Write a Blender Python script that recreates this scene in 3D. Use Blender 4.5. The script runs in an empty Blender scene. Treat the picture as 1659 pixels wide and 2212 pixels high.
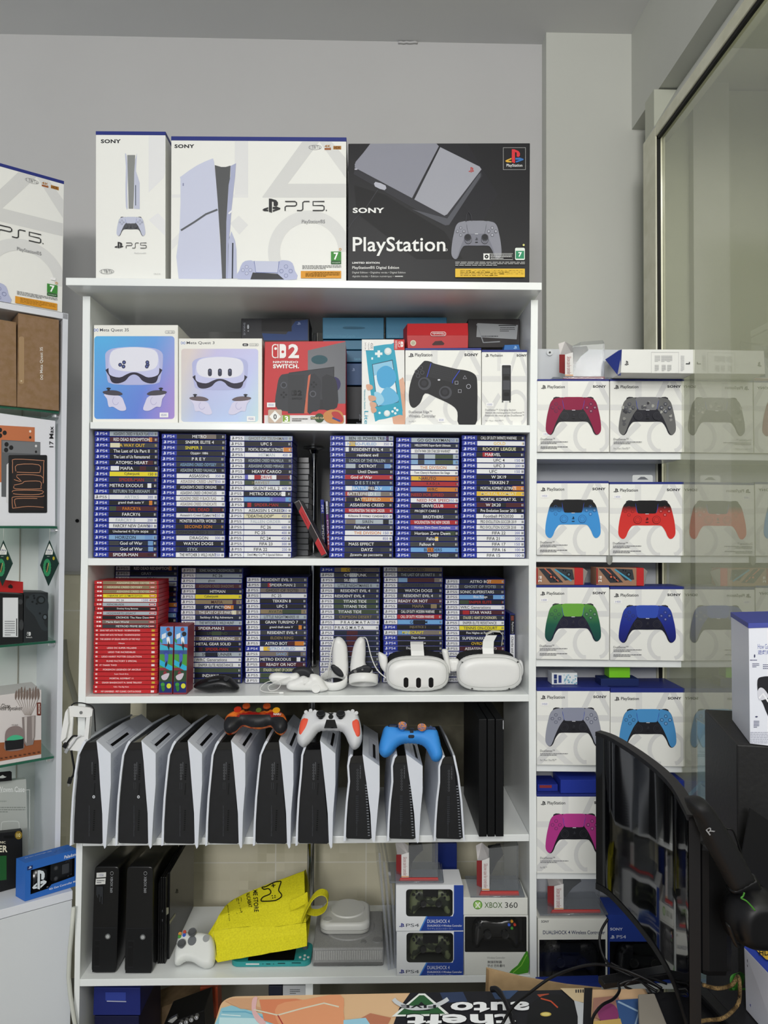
import bpy, bmesh, math, random
from mathutils import Vector, Matrix
from mathutils.geometry import tessellate_polygon, delaunay_2d_cdt
random.seed(7)
SC = bpy.context.scene
COL = SC.collection
V = Vector
# ---------------------------------------------------------------- camera
FPX = 1534.0
CAMP = V((0, 0, 1.5))
CR = (Matrix.Rotation(math.radians(-1.2), 3, 'Z') @ Matrix.Rotation(math.radians(91.27), 3, 'X') @ Matrix.Rotation(math.radians(0.28), 3, 'Z'))
cd = bpy.data.cameras.new('camera'); cam = bpy.data.objects.new('camera', cd); COL.objects.link(cam)
cd.sensor_fit = 'VERTICAL'; cd.sensor_height = 36; cd.lens = FPX / 2212 * 36; cd.clip_start = .02
cam.matrix_world = Matrix.Translation(CAMP) @ CR.to_4x4()
SC.camera = cam
# ---------------------------------------------------------------- light and exposure
SC.view_settings.view_transform = 'Standard'; SC.view_settings.look = 'None'
SC.view_settings.exposure = 0.0; SC.view_settings.gamma = 1.0; SC.view_settings.use_curve_mapping = False
w = bpy.data.worlds.new('world'); SC.world = w; w.use_nodes = True
w.node_tree.nodes['Background'].inputs[0].default_value = (0.86, 0.93, 1, 1)
w.node_tree.nodes['Background'].inputs[1].default_value = 0.40
def area(name, loc, to, size, energy, col=(1, 1, 1), sy=None):
    l = bpy.data.lights.new(name, 'AREA'); l.energy = energy; l.size = size; l.color = col
    if sy: l.shape = 'RECTANGLE'; l.size_y = sy
    o = bpy.data.objects.new(name, l); COL.objects.link(o); o.location = loc
    o.rotation_euler = (V(to) - V(loc)).to_track_quat('-Z', 'Y').to_euler()
    return o
area('ceiling_panel_far', (-0.7, -3.2, 2.75), (0.1, 2.0, 1.3), 0.9, 92, (1, .985, .97))
area('ceiling_panel_near', (0.1, -0.7, 3.05), (0.1, 1.2, 0), 0.8, 30, (1, .99, .96))
SC.cycles.max_bounces = 6; SC.cycles.transparent_max_bounces = 16
try: SC.cycles.use_denoising = True
except Exception: pass
# ---------------------------------------------------------------- pixel <-> place
def ray(x, y): return (CR @ V(((x - 829.5) / FPX, -(y - 1106) / FPX, -1))).normalized()
def HP(x, y, p0, n):
    d = ray(x, y); return CAMP + d * ((V(p0) - CAMP).dot(n) / d.dot(n))
def P(x, y, Y): return HP(x, y, (0, Y, 0), V((0, 1, 0)))
def H(x, y, z): return HP(x, y, (0, 0, z), V((0, 0, 1)))
def X_(x, y, X): return HP(x, y, (X, 0, 0), V((1, 0, 0)))
# ---------------------------------------------------------------- materials
def lin(c): return c / 12.92 if c <= .04045 else ((c + .055) / 1.055) ** 2.4
def rgb(h):
    h = h.lstrip('#')
    if len(h) == 3: h = ''.join(c + c for c in h)
    return tuple(lin(int(h[i:i + 2], 16) / 255) for i in (0, 2, 4)) + (1,)
_M = {}
def M(c, rough=.5, metal=0, **k):
    key = (c, rough, metal, tuple(sorted(k.items())))
    if key in _M: return _M[key]
    m = bpy.data.materials.new('paint_' + c.strip('#')); m.use_nodes = True
    b = m.node_tree.nodes['Principled BSDF']
    b.inputs['Base Color'].default_value = rgb(c); b.inputs['Roughness'].default_value = rough; b.inputs['Metallic'].default_value = metal
    if 'coat' in k: b.inputs['Coat Weight'].default_value = k['coat']; b.inputs['Coat Roughness'].default_value = .08
    if 'alpha' in k: b.inputs['Alpha'].default_value = k['alpha']
    if 'trans' in k: b.inputs['Transmission Weight'].default_value = k['trans']; b.inputs['IOR'].default_value = k.get('ior', 1.45)
    b.inputs['Specular IOR Level'].default_value = k.get('spec', .3 if not metal else .5)
    if 'emit' in k: b.inputs['Emission Color'].default_value = rgb(c); b.inputs['Emission Strength'].default_value = k['emit']
    _M[key] = m; return m
def noise_mat(name, c1, c2, scale=8, rough=.6, bump=.1, detail=5, lo=.35, hi=.65, stretch=(1, 1, 1), coat=0):
    m = bpy.data.materials.new(name); m.use_nodes = True; t = m.node_tree; b = t.nodes['Principled BSDF']
    tc = t.nodes.new('ShaderNodeTexCoord'); mp = t.nodes.new('ShaderNodeMapping'); mp.inputs['Scale'].default_value = stretch
    n = t.nodes.new('ShaderNodeTexNoise'); n.inputs['Scale'].default_value = scale; n.inputs['Detail'].default_value = detail
    r = t.nodes.new('ShaderNodeValToRGB'); r.color_ramp.elements[0].position = lo; r.color_ramp.elements[1].position = hi
    r.color_ramp.elements[0].color = rgb(c1); r.color_ramp.elements[1].color = rgb(c2)
    L = t.links.new
    L(tc.outputs['Object'], mp.inputs[0]); L(mp.outputs[0], n.inputs['Vector']); L(n.outputs[0], r.inputs[0]); L(r.outputs[0], b.inputs['Base Color'])
    if bump:
        bp = t.nodes.new('ShaderNodeBump'); bp.inputs['Strength'].default_value = bump; bp.inputs['Distance'].default_value = .002
        L(n.outputs[0], bp.inputs['Height']); L(bp.outputs[0], b.inputs['Normal'])
    b.inputs['Roughness'].default_value = rough
    if coat: b.inputs['Coat Weight'].default_value = coat
    return m
def grad_mat(name, stops, vec=(0, 0, 1), a=0, b_=1, rough=.5, stops2=None, vec2=None, a2=0, b2=1, spec=.3):
    """printed colour gradient along a direction in the object's own coordinates"""
    m = bpy.data.materials.new(name); m.use_nodes = True; t = m.node_tree; b = t.nodes['Principled BSDF']; L = t.links.new
    tc = t.nodes.new('ShaderNodeTexCoord')
    def ramp(stops, vec, a, bb):
        d = t.nodes.new('ShaderNodeVectorMath'); d.operation = 'DOT_PRODUCT'; d.inputs[1].default_value = vec
        mr = t.nodes.new('ShaderNodeMapRange'); mr.inputs[1].default_value = a; mr.inputs[2].default_value = bb
        r = t.nodes.new('ShaderNodeValToRGB'); e = r.color_ramp.elements
        while len(e) < len(stops): e.new(.5)
        for i, (p, c) in enumerate(stops): e[i].position = p; e[i].color = rgb(c)
        L(tc.outputs['Object'], d.inputs[0]); L(d.outputs['Value'], mr.inputs[0]); L(mr.outputs[0], r.inputs[0]); return r.outputs[0]
    o = ramp(stops, vec, a, b_)
    if stops2:
        o2 = ramp(stops2, vec2, a2, b2); mx = t.nodes.new('ShaderNodeMix'); mx.data_type = 'RGBA'; mx.inputs[0].default_value = .5
        L(o, mx.inputs[6]); L(o2, mx.inputs[7]); o = mx.outputs[2]
    L(o, b.inputs['Base Color']); b.inputs['Roughness'].default_value = rough; b.inputs['Specular IOR Level'].default_value = spec
    return m
def glass_mat(name, tint='#ffffff', ior=1.45, rough=0.0, mixadd=0.0, film=0.0, filmc='#ffffff'):
    """thin pane: see-through with Fresnel reflection, plus a little dull film"""
    m = bpy.data.materials.new(name); m.use_nodes = True; t = m.node_tree; t.nodes.clear(); L = t.links.new
    out = t.nodes.new('ShaderNodeOutputMaterial'); tr = t.nodes.new('ShaderNodeBsdfTransparent'); tr.inputs[0].default_value = rgb(tint)
    g = t.nodes.new('ShaderNodeBsdfGlossy'); g.inputs['Roughness'].default_value = rough
    fr = t.nodes.new('ShaderNodeFresnel'); fr.inputs[0].default_value = ior
    ad = t.nodes.new('ShaderNodeMath'); ad.operation = 'ADD'; ad.inputs[1].default_value = mixadd; ad.use_clamp = True
    ge = t.nodes.new('ShaderNodeNewGeometry'); iv = t.nodes.new('ShaderNodeMath'); iv.operation = 'SUBTRACT'; iv.inputs[0].default_value = 1; L(ge.outputs['Backfacing'], iv.inputs[1])
    ml = t.nodes.new('ShaderNodeMath'); ml.operation = 'MULTIPLY'; L(fr.outputs[0], ad.inputs[0]); L(ad.outputs[0], ml.inputs[0]); L(iv.outputs[0], ml.inputs[1]); mx = t.nodes.new('ShaderNodeMixShader'); L(ml.outputs[0], mx.inputs[0])
    base = tr.outputs[0]
    if film:
        df = t.nodes.new('ShaderNodeBsdfDiffuse'); df.inputs[0].default_value = rgb(filmc); m2 = t.nodes.new('ShaderNodeMixShader'); m2.inputs[0].default_value = film
        L(base, m2.inputs[1]); L(df.outputs[0], m2.inputs[2]); base = m2.outputs[0]
    L(base, mx.inputs[1]); L(g.outputs[0], mx.inputs[2]); L(mx.outputs[0], out.inputs[0])
    return m
def mm(m): return M(m) if isinstance(m, str) else m
# ---------------------------------------------------------------- text outlines
_T = {}
def text_mesh(s, bold=0.0):
    k = (s, bold)
    if k in _T: return _T[k]
    cu = bpy.data.curves.new('t', 'FONT'); cu.body = s; cu.resolution_u = 3; cu.fill_mode = 'FRONT'; cu.offset = bold; cu.space_character = 1 + bold * 2
    o = bpy.data.objects.new('t', cu); me = o.to_mesh()
    vs = [(v.co.x, v.co.y) for v in me.vertices]; fs = [tuple(p.vertices) for p in me.polygons]
    o.to_mesh_clear(); bpy.data.objects.remove(o); bpy.data.curves.remove(cu)
    if vs:
        x0 = min(v[0] for v in vs); x1 = max(v[0] for v in vs); y0 = min(v[1] for v in vs); y1 = max(v[1] for v in vs)
        vs = [((x - x0) / max(x1 - x0, 1e-6), (y - y0) / max(y1 - y0, 1e-6)) for x, y in vs]
        asp = (x1 - x0) / max(y1 - y0, 1e-6)
    else: asp = 1
    _T[k] = (vs, fs, asp); return _T[k]
# ---------------------------------------------------------------- mesh builder
def smooth_loop(pts, n=4, closed=True):
    out = []; N = len(pts)
    for i in range(N if closed else N - 1):
        p0, p1, p2, p3 = (V(pts[(i - 1) % N]), V(pts[i]), V(pts[(i + 1) % N]), V(pts[(i + 2) % N])) if closed else (V(pts[max(i - 1, 0)]), V(pts[i]), V(pts[i + 1]), V(pts[min(i + 2, N - 1)]))
        for j in range(n):
            t = j / n
            out.append(.5 * ((2 * p1) + (p2 - p0) * t + (2 * p0 - 5 * p1 + 4 * p2 - p3) * t * t + (3 * p1 - p0 - 3 * p2 + p3) * t ** 3))
    if not closed: out.append(V(pts[-1]))
    return out
def mirror_x(half, cx): return half + [(2 * cx - x, y) for x, y in reversed(half)]
def tag(o, label=None, cat=None, group=None, kind=None):
    if label: o['label'] = label
    if cat: o['category'] = cat
    if group: o['group'] = group
    if kind: o['kind'] = kind
    return o
class MB:
    def __init__(s): s.v = []; s.f = []; s.mi = []; s.mats = []; s.sm = []
    def mat(s, m):
        m = mm(m)
        if m not in s.mats: s.mats.append(m)
        return s.mats.index(m)
    def add(s, vs, fs, m, smooth=False):
        b = len(s.v); s.v += [V(v) for v in vs]; k = s.mat(m)
        for f in fs: s.f.append(tuple(i + b for i in f)); s.mi.append(k); s.sm.append(smooth)
        return s
    def bm(s, b, m, T=None, smooth=False):
        vs = [(T @ v.co if T else v.co.copy()) for v in b.verts]; b.verts.index_update()
        fs = [tuple(v.index for v in f.verts) for f in b.faces]; b.free(); return s.add(vs, fs, m, smooth)
    def box(s, c, size, m, bev=0, rot=None, seg=2, smooth=False):
        b = bmesh.new(); bmesh.ops.create_cube(b, size=1); bmesh.ops.scale(b, vec=V(size), verts=b.verts)
        if bev: bmesh.ops.bevel(b, geom=list(b.edges), offset=bev, segments=seg, profile=.5, affect='EDGES')
        T = Matrix.Translation(V(c)) @ (rot.to_4x4() if rot is not None else Matrix.Identity(4))
        return s.bm(b, m, T, smooth)
    def hexa(s, q, vec, m, bev=0, seg=2):
        """box from a front quad (4 points) pushed by vec"""
        vec = V(vec); vs = [V(p) for p in q] + [V(p) + vec for p in q]
        b = bmesh.new(); bv = [b.verts.new(v) for v in vs]
        for f in ((0, 1, 2, 3), (7, 6, 5, 4), (0, 4, 5, 1), (1, 5, 6, 2), (2, 6, 7, 3), (3, 7, 4, 0)): b.faces.new([bv[i] for i in f])
        if bev: bmesh.ops.bevel(b, geom=list(b.edges), offset=bev, segments=seg, profile=.5, affect='EDGES')
        return s.bm(b, m)
    def prism(s, poly, vec, m, scale=1.0, smooth=False, back=True, mside=None):
        vec = V(vec); poly = [V(p) for p in poly]; n = len(poly); c = sum(poly, V()) / n
        bk = [c + (p - c) * scale + vec for p in poly]
        tri = tessellate_polygon([poly]); fs = [tuple(t) for t in tri]
        s.add(poly + bk, fs + ([tuple(i + n for i in reversed(t)) for t in tri] if back else []), m)
        s.add(poly + bk, [(i, (i + 1) % n, (i + 1) % n + n, i + n) for i in range(n)], mside or m, smooth)
        return s
    def tube(s, pts, r, m, n=8, closed=False, caps=True):
        pts = [V(p) for p in pts]; rs = r if isinstance(r, (list, tuple)) else [r] * len(pts)
        vs = []; fs = []; N = len(pts); up = None
        for i, p in enumerate(pts):
            t = (pts[(i + 1) % N] - pts[i - 1]) if closed else (pts[min(i + 1, N - 1)] - pts[max(i - 1, 0)])
            if t.length < 1e-9: t = V((0, 0, 1))
            t.normalize()
            if up is None: up = V((0, 0, 1)) if abs(t.z) < .9 else V((1, 0, 0))
            a = t.cross(up)
            if a.length < 1e-5: a = t.orthogonal()
            a.normalize(); b = a.cross(t).normalized(); up = b
            for k in range(n): q = 2 * math.pi * k / n; vs.append(p + (a * math.cos(q) + b * math.sin(q)) * rs[i])
        for i in range(N if closed else N - 1):
            for k in range(n):
                j = (i + 1) % N; fs.append((i * n + k, i * n + (k + 1) % n, j * n + (k + 1) % n, j * n + k))
        if not closed and caps: fs.append(tuple(range(n))); fs.append(tuple((N - 1) * n + k for k in range(n)))
        return s.add(vs, fs, m, True)
    def cyl(s, p0, p1, r0, m, r1=None, n=24, bev=0):
        p0 = V(p0); p1 = V(p1); r1 = r0 if r1 is None else r1
        return s.lathe(p0, p1 - p0, [(0, 0), (r0, 0), (r1, 1), (0, 1)], m, n)
    def lathe(s, base, axis, prof, m, n=24, ang=2 * math.pi, smooth=False):
        """prof: (radius in m, fraction along axis)"""
        base = V(base); axis = V(axis); t = axis.normalized(); a = t.orthogonal().normalized(); b = t.cross(a)
        vs = []; fs = []
        for r, h in prof:
            for k in range(n): q = ang * k / n; vs.append(base + axis * h + (a * math.cos(q) + b * math.sin(q)) * r)
        for i in range(len(prof) - 1):
            for k in range(n): fs.append((i * n + k, i * n + (k + 1) % n, (i + 1) * n + (k + 1) % n, (i + 1) * n + k))
        return s.add(vs, fs, m, smooth)
    def loft(s, secs, m, smooth=False, caps=(True, True)):
        n = len(secs[0]); vs = [V(p) for q in secs for p in q]; fs = []
        for i in range(len(secs) - 1):
            for k in range(n): fs.append((i * n + k, i * n + (k + 1) % n, (i + 1) * n + (k + 1) % n, (i + 1) * n + k))
        s.add(vs, fs, m, smooth)
        for q, c in ((secs[0], caps[0]), (secs[-1], caps[1])):
            if c: s.add([V(p) for p in q], [tuple(t) for t in tessellate_polygon([[V(p) for p in q]])], m)
        return s
    def ball(s, c, r, m, T=None, nu=16, nv=10):
        b = bmesh.new(); bmesh.ops.create_uvsphere(b, u_segments=nu, v_segments=nv, radius=1)
        r = r if isinstance(r, (tuple, list)) else (r, r, r)
        bmesh.ops.scale(b, vec=V(r), verts=b.verts)
        return s.bm(b, m, Matrix.Translation(V(c)) @ (T.to_4x4() if T is not None else Matrix.Identity(4)), True)
    def pillow(s, outline, fr, m, R, T, back=None, step=None, exp=2.0, hole=False, hfun=None, mfun=None):
        """rounded body: 2-D outline swollen to both sides. fr: function (x, y) -> 3-D point on the mid plane; R: rounding reach; T: front swell; back: back swell"""
        out = [V((p[0], p[1])) for p in outline]; n = len(out); back = T if back is None else back
        xs = [p.x for p in out]; ys = [p.y for p in out]; step = step or max(max(xs) - min(xs), max(ys) - min(ys)) / 26
        def inside(q):
            c = False
            for i in range(n):
                a, b = out[i], out[(i + 1) % n]
                if (a.y > q.y) != (b.y > q.y) and q.x < (b.x - a.x) * (q.y - a.y) / (b.y - a.y) + a.x: c = not c
            return c
        def dist(q):
            d = 1e9
            for i in range(n):
                a, b = out[i], out[(i + 1) % n]; ab = b - a; t = max(0, min(1, (q - a).dot(ab) / max(ab.length_squared, 1e-12)))
                d = min(d, (q - a - ab * t).length)
            return d
        pts = list(out); y = min(ys); k = 0
        while y < max(ys):
            x = min(xs) + (step / 2 if k % 2 else 0)
            while x < max(xs):
                q = V((x, y))
                if inside(q) and dist(q) > step * .25: pts.append(q)
                x += step
            y += step * .87; k += 1
        # rings close to the edge make the rim round
        for i in range(n):
            a, b = out[i], out[(i + 1) % n]; e = (b - a)
            if e.length < 1e-9: continue
            for off in (.06, .2):
                for sg in (1, -1):
                    q = (a + b) / 2 + V((-e.y, e.x)).normalized() * R * off * sg
                    if inside(q) and dist(q) > R * off * .8: pts.append(q)
        r = delaunay_2d_cdt(pts, [(i, (i + 1) % n) for i in range(n)], [list(range(n))], 1, 1e-7)
        vv = [V(q) for q in r[0]]; hs = []
        for q in vv:
            d = min(dist(q) / R, 1); h = (1 - (1 - d) ** exp) ** (1 / exp)
            hs.append(h)
        f0 = [fr(q.x, q.y) for q in vv]
        e = (max(xs) - min(xs)) * .01; cx = (max(xs) + min(xs)) / 2; cy = (max(ys) + min(ys)) / 2
        nn = (fr(cx + e, cy) - fr(cx, cy)).cross(fr(cx, cy + e) - fr(cx, cy)).normalized()
        if nn.dot(CAMP - fr(cx, cy)) < 0: nn = -nn
        A = []; B = []
        for q, p, h in zip(vv, f0, hs):
            k = hfun(q.x, q.y) if hfun else 0
            A.append(p + nn * (T * h + k * h)); B.append(p - nn * back * h)
        if mfun:
            for f in r[2]:
                c = sum((vv[i] for i in f), V((0, 0))) / len(f)
                s.add([A[i] for i in f], [tuple(range(len(f)))], mfun(c.x, c.y), True)
        else: s.add(A, [tuple(f) for f in r[2]], m, True)
        if back: s.add(B, [tuple(reversed(f)) for f in r[2]], m, True)
        s.nn = nn
        return s
    def build(s, name, parent=None, origin=None, label=None, cat=None, group=None, kind=None, weld=True):
        me = bpy.data.meshes.new(name)
        if origin is None:
            if parent is not None and parent.get('_o') is not None: origin = V(parent['_o'])
            else:
                lo = [min(v[i] for v in s.v) for i in range(3)]; hi = [max(v[i] for v in s.v) for i in range(3)]
                origin = V(((lo[0] + hi[0]) / 2, (lo[1] + hi[1]) / 2, lo[2]))
        me.from_pydata([v - V(origin) for v in s.v], [], s.f)
        for m in s.mats: me.materials.append(m)
        me.polygons.foreach_set('material_index', s.mi); me.polygons.foreach_set('use_smooth', s.sm); me.update()
        if weld:
            b = bmesh.new(); b.from_mesh(me); bmesh.ops.remove_doubles(b, verts=b.verts, dist=1e-6); bmesh.ops.recalc_face_normals(b, faces=b.faces); b.to_mesh(me); b.free()
        o = bpy.data.objects.new(name, me); COL.objects.link(o)
        if parent is not None:
            o.parent = parent; po = V(parent['_o']) if parent.get('_o') is not None else V()
            o.location = V(origin) - po
        else: o.location = origin; o['_o'] = tuple(origin)
        if parent is not None: o['_o'] = tuple(origin)
        return tag(o, label, cat, group, kind)
def settle(root, z):
    """lowers or lifts a thing so that it rests at height z"""
    lo = 1e9
    def walk(o, off):
        nonlocal lo
        off = off + V(o.location)
        if o.type == 'MESH':
            for v in o.data.vertices: lo = min(lo, (v.co + off).z)
        for c in bpy.data.objects:
            if c.parent == o: walk(c, off)
    walk(root, V()); root.location.z += z - lo + .0008; root['_o'] = tuple(root.location)
def thing(name, loc, label, cat, group=None):
    o = bpy.data.objects.new(name, None); COL.objects.link(o); o.location = loc; o['_o'] = tuple(loc); o.empty_display_size = .03
    return tag(o, label, cat, group)
def clone(o, loc=None, parent=None, rot=None):
    c = o.copy(); COL.objects.link(c); c.parent = parent
    if loc is not None: c.location = loc; c['_o'] = tuple(loc)
    if rot is not None: c.rotation_euler = rot
    for ch in [x for x in bpy.data.objects if x.parent == o]: clone(ch, None, c)
    return c
# ---------------------------------------------------------------- printing on faces
class D:
    """draws print on a plane; coordinates are mapped by self.f to points of that plane"""
    zmin = None
    def __init__(s, mb, f, n, e=.00005, k=1): s.mb = mb; s.f0 = f; s.n = V(n).normalized(); s.e = e; s.k = [k]; s.T = None; s.zm = D.zmin
    def sub(s, T):
        d = D(s.mb, s.f0, s.n, s.e); d.k = s.k; d.zm = s.zm; old = s.T
        d.T = (lambda x, y: old(*T(x, y))) if old else T; return d
    def quad(s, tl, tr, br, bl):
        def T(u, v):
            return (tl[0] * (1 - u) * (1 - v) + tr[0] * u * (1 - v) + br[0] * u * v + bl[0] * (1 - u) * v, tl[1] * (1 - u) * (1 - v) + tr[1] * u * (1 - v) + br[1] * u * v + bl[1] * (1 - u) * v)
        return s.sub(T)
    def pt(s, x, y):
        if s.T: x, y = s.T(x, y)
        p = s.f0(x, y) + s.n * (s.e * s.k[0])
        if s.zm is not None: p.z = max(p.z, s.zm)
        return p
    def poly(s, pts, m):
        s.k[0] += 1; q = [s.pt(*p[:2]) for p in pts]
        tri = tessellate_polygon([[V((p[0], p[1], 0)) for p in pts]]); s.mb.add(q, [tuple(t) for t in tri], m); return s
    def sm(s, pts, m, n=4): return s.poly([(p.x, p.y) for p in smooth_loop([(a, b) for a, b in pts], n)], m)
    def rect(s, x0, y0, x1, y1, m): return s.poly([(x0, y0), (x1, y0), (x1, y1), (x0, y1)], m)
    def rr(s, x0, y0, x1, y1, r, m, ry=None):
        return s.poly(rrpts(x0, y0, x1, y1, r, ry), m)
    def ell(s, cx, cy, rx, ry, m, n=20, a0=0, a1=360):
        return s.poly([(cx + rx * math.cos(math.radians(a0 + (a1 - a0) * i / n)), cy + ry * math.sin(math.radians(a0 + (a1 - a0) * i / n))) for i in range(n + (0 if a1 - a0 == 360 else 1))], m)
    def line(s, pts, w, m, closed=False, wy=None):
        s.k[0] += 1; N = len(pts); L = []; R = []; pts = [V((p[0], p[1])) for p in pts]; ay = (wy or w) / w
        for i in range(N):
            a = pts[i - 1] if (i or closed) else pts[0]; b = pts[(i + 1) % N] if (i < N - 1 or closed) else pts[-1]
            t = b - a; t = t.normalized() if t.length > 1e-9 else V((1, 0)); nn = V((-t.y, t.x)) * w / 2; nn.y *= ay
            L.append(s.pt(*(pts[i] + nn))); R.append(s.pt(*(pts[i] - nn)))
        s.mb.add(L + R, [(i, (i + 1) % N, (i + 1) % N + N, i + N) for i in range(N if closed else N - 1)], m); return s
    def arc(s, cx, cy, rx, ry, w, m, a0=0, a1=360, n=24, wy=None):
        return s.line([(cx + rx * math.cos(math.radians(a0 + (a1 - a0) * i / n)), cy + ry * math.sin(math.radians(a0 + (a1 - a0) * i / n))) for i in range(n + (0 if a1 - a0 == 360 else 1))], w, m, a1 - a0 == 360, wy)
    def text(s, t, x0, y0, x1, y1, m, bold=0, rot=0, flip=False):
        """rot 0: upright; 90: reads downwards; -90: reads upwards; 180: upside down"""
        vs, fs, a = text_mesh(t, bold)
        if not vs: return s
        s.k[0] += 1; q = []
        for u, v in vs:
            if flip: u = 1 - u
            if rot == 0: p = (u, 1 - v)
            elif rot == 90: p = (v, u)
            elif rot == -90: p = (1 - v, 1 - u)
            else: p = (1 - u, v)
            q.append(s.pt(x0 + (x1 - x0) * p[0], y0 + (y1 - y0) * p[1]))
        s.mb.add(q, fs, m); return s
    def fit(s, t, cx, cy, h, m, bold=0, maxw=1e9, asp=1.0):
        w = min(text_mesh(t, bold)[2] * h * asp, maxw); return s.text(t, cx - w / 2, cy - h / 2, cx + w / 2, cy + h / 2, m, bold)
    def pslogo(s, x0, y0, x1, y1, m, cols=None):
        d = s.quad((x0, y0), (x1, y0), (x1, y1), (x0, y1)); c = cols or (m, m, m, m)
        d.poly([(.36, .02), (.36, .93), (.53, 1), (.53, .2), (.62, .24), (.62, .52), (.78, .56), (.86, .44), (.86, .28), (.76, .13), (.5, .03)], c[0])
        d.poly([(.33, .62), (.33, .72), (.18, .79), (.33, .80), (.33, .90), (.08, .88), (0, .80), (.1, .71)], c[1])
        d.poly([(.57, .60), (.8, .58), (1, .68), (.98, .76), (.57, .94), (.57, .83), (.8, .74), (.57, .74)], c[2]); return s
    def tiny(s, x0, y0, x1, y1, n, m, seed=1):
        """n lines of fine print too small to read"""
        r = random.Random(seed); h = (y1 - y0) / n
        for i in range(n):
            x = x0; y = y0 + h * (i + .25); end = x1 if i < n - 1 else x0 + (x1 - x0) * .6
            while x < end:
                w = (x1 - x0) * r.uniform(.03, .1); s.k[0] -= 1; s.rect(x, y, min(x + w, end), y + h * .45, m); x += w + (x1 - x0) * .012
        s.k[0] += 1; return s
def rrpts(x0, y0, x1, y1, r, ry=None, n=4):
    ry = ry or r; out = []
    for cx, cy, a in ((x1 - r, y0 + ry, -90), (x1 - r, y1 - ry, 0), (x0 + r, y1 - ry, 90), (x0 + r, y0 + ry, 180)):
        for i in range(n + 1): q = math.radians(a + 90 * i / n); out.append((cx + r * math.cos(q), cy + ry * math.sin(q)))
    return out
def on(Y): return lambda x, y: P(x, y, Y)
def qd(x0, y0, x1, y1, Y): return [P(x0, y0, Y), P(x1, y0, Y), P(x1, y1, Y), P(x0, y1, Y)]
NF = V((0, -1, 0))
SH = {}
def zline(k, x):
    (a, b, Y) = SH[k]; p, q = P(*a, Y), P(*b, Y); return p.z + (q.z - p.z) * (x - p.x) / (q.x - p.x)
SH.update(T=((142, 599.5), (1170.5, 610.2), 1.84), A=((194.8, 911.5), (1144.8, 918.3), 1.9), B=((190, 1206), (1142.4, 1207.5), 1.9), C=((184.8, 1505), (1142.3, 1500.5), 1.9), D=((178.5, 1812), (1143, 1802.5), 1.9), E=((172, 2115.8), (1145, 2106), 1.9),
    a=((1159, 977.5), (1472, 978.5), 1.905), b=((1158, 1199), (1471.5, 1201), 1.905), c=((1158, 1423), (1472, 1427), 1.905), d=((1159, 1650), (1475, 1654), 1.905), e=((1159.5, 1882.5), (1478, 1885), 1.905), f=((1159.5, 2120), (1480, 2122), 1.905))
def pbox(q, Y, depth, m, bev=.001, vec=None, seat=None):
    """q: (x0,y0,x1,y1) or four corner pixels, on the plane Y; returns builder and printer of the front face"""
    if not isinstance(q[0], (tuple, list)): q = [(q[0], q[1]), (q[2], q[1]), (q[2], q[3]), (q[0], q[3])]
    pts = [P(x, y, Y) for x, y in q]
    if seat:
        lim = dict(A=(194.8, 1145), B=(190.8, 1142.3), C=(187, 1142), D=(181, 1143), E=(173, 1144.5)).get(seat)
        if lim:
            for p in pts: p.x = min(max(p.x, -.743), .4283)
        for i in (2, 3): pts[i].z = zline(seat, pts[i].x) + .0008
        D.zmin = max(pts[2].z, pts[3].z)
    else: D.zmin = None
    mb = MB(); mb.hexa(pts, vec or (0, depth, 0), m, bev); return mb, D(mb, on(Y), NF), q
# ---------------------------------------------------------------- the room
WY = 2.42      # plastered back wall
WHITE = M('#f2f5f4', .24, spec=.5)          # white laminate
EDGE = M('#eef2f0', .35)
plaster = noise_mat('plaster', '#c1c0bf', '#c6c5c4', 1.5, .75, .2, 8)
def plane_mb(q, vec, m): return MB().hexa(q, vec, m)
ZC = P(600, 85, WY).z
Zt = P(150, 1238, WY).z
def wall(name, lo, hi, m):
    mb = MB(); lo = V(lo); hi = V(hi); mb.box((lo + hi) / 2, hi - lo, m); return mb.build(name, kind='structure')
xw = P(1180, 600, 2.37).x
wall('wall_back', (-2.6, WY, Zt), (2.2, WY + .1, ZC), plaster)
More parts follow.
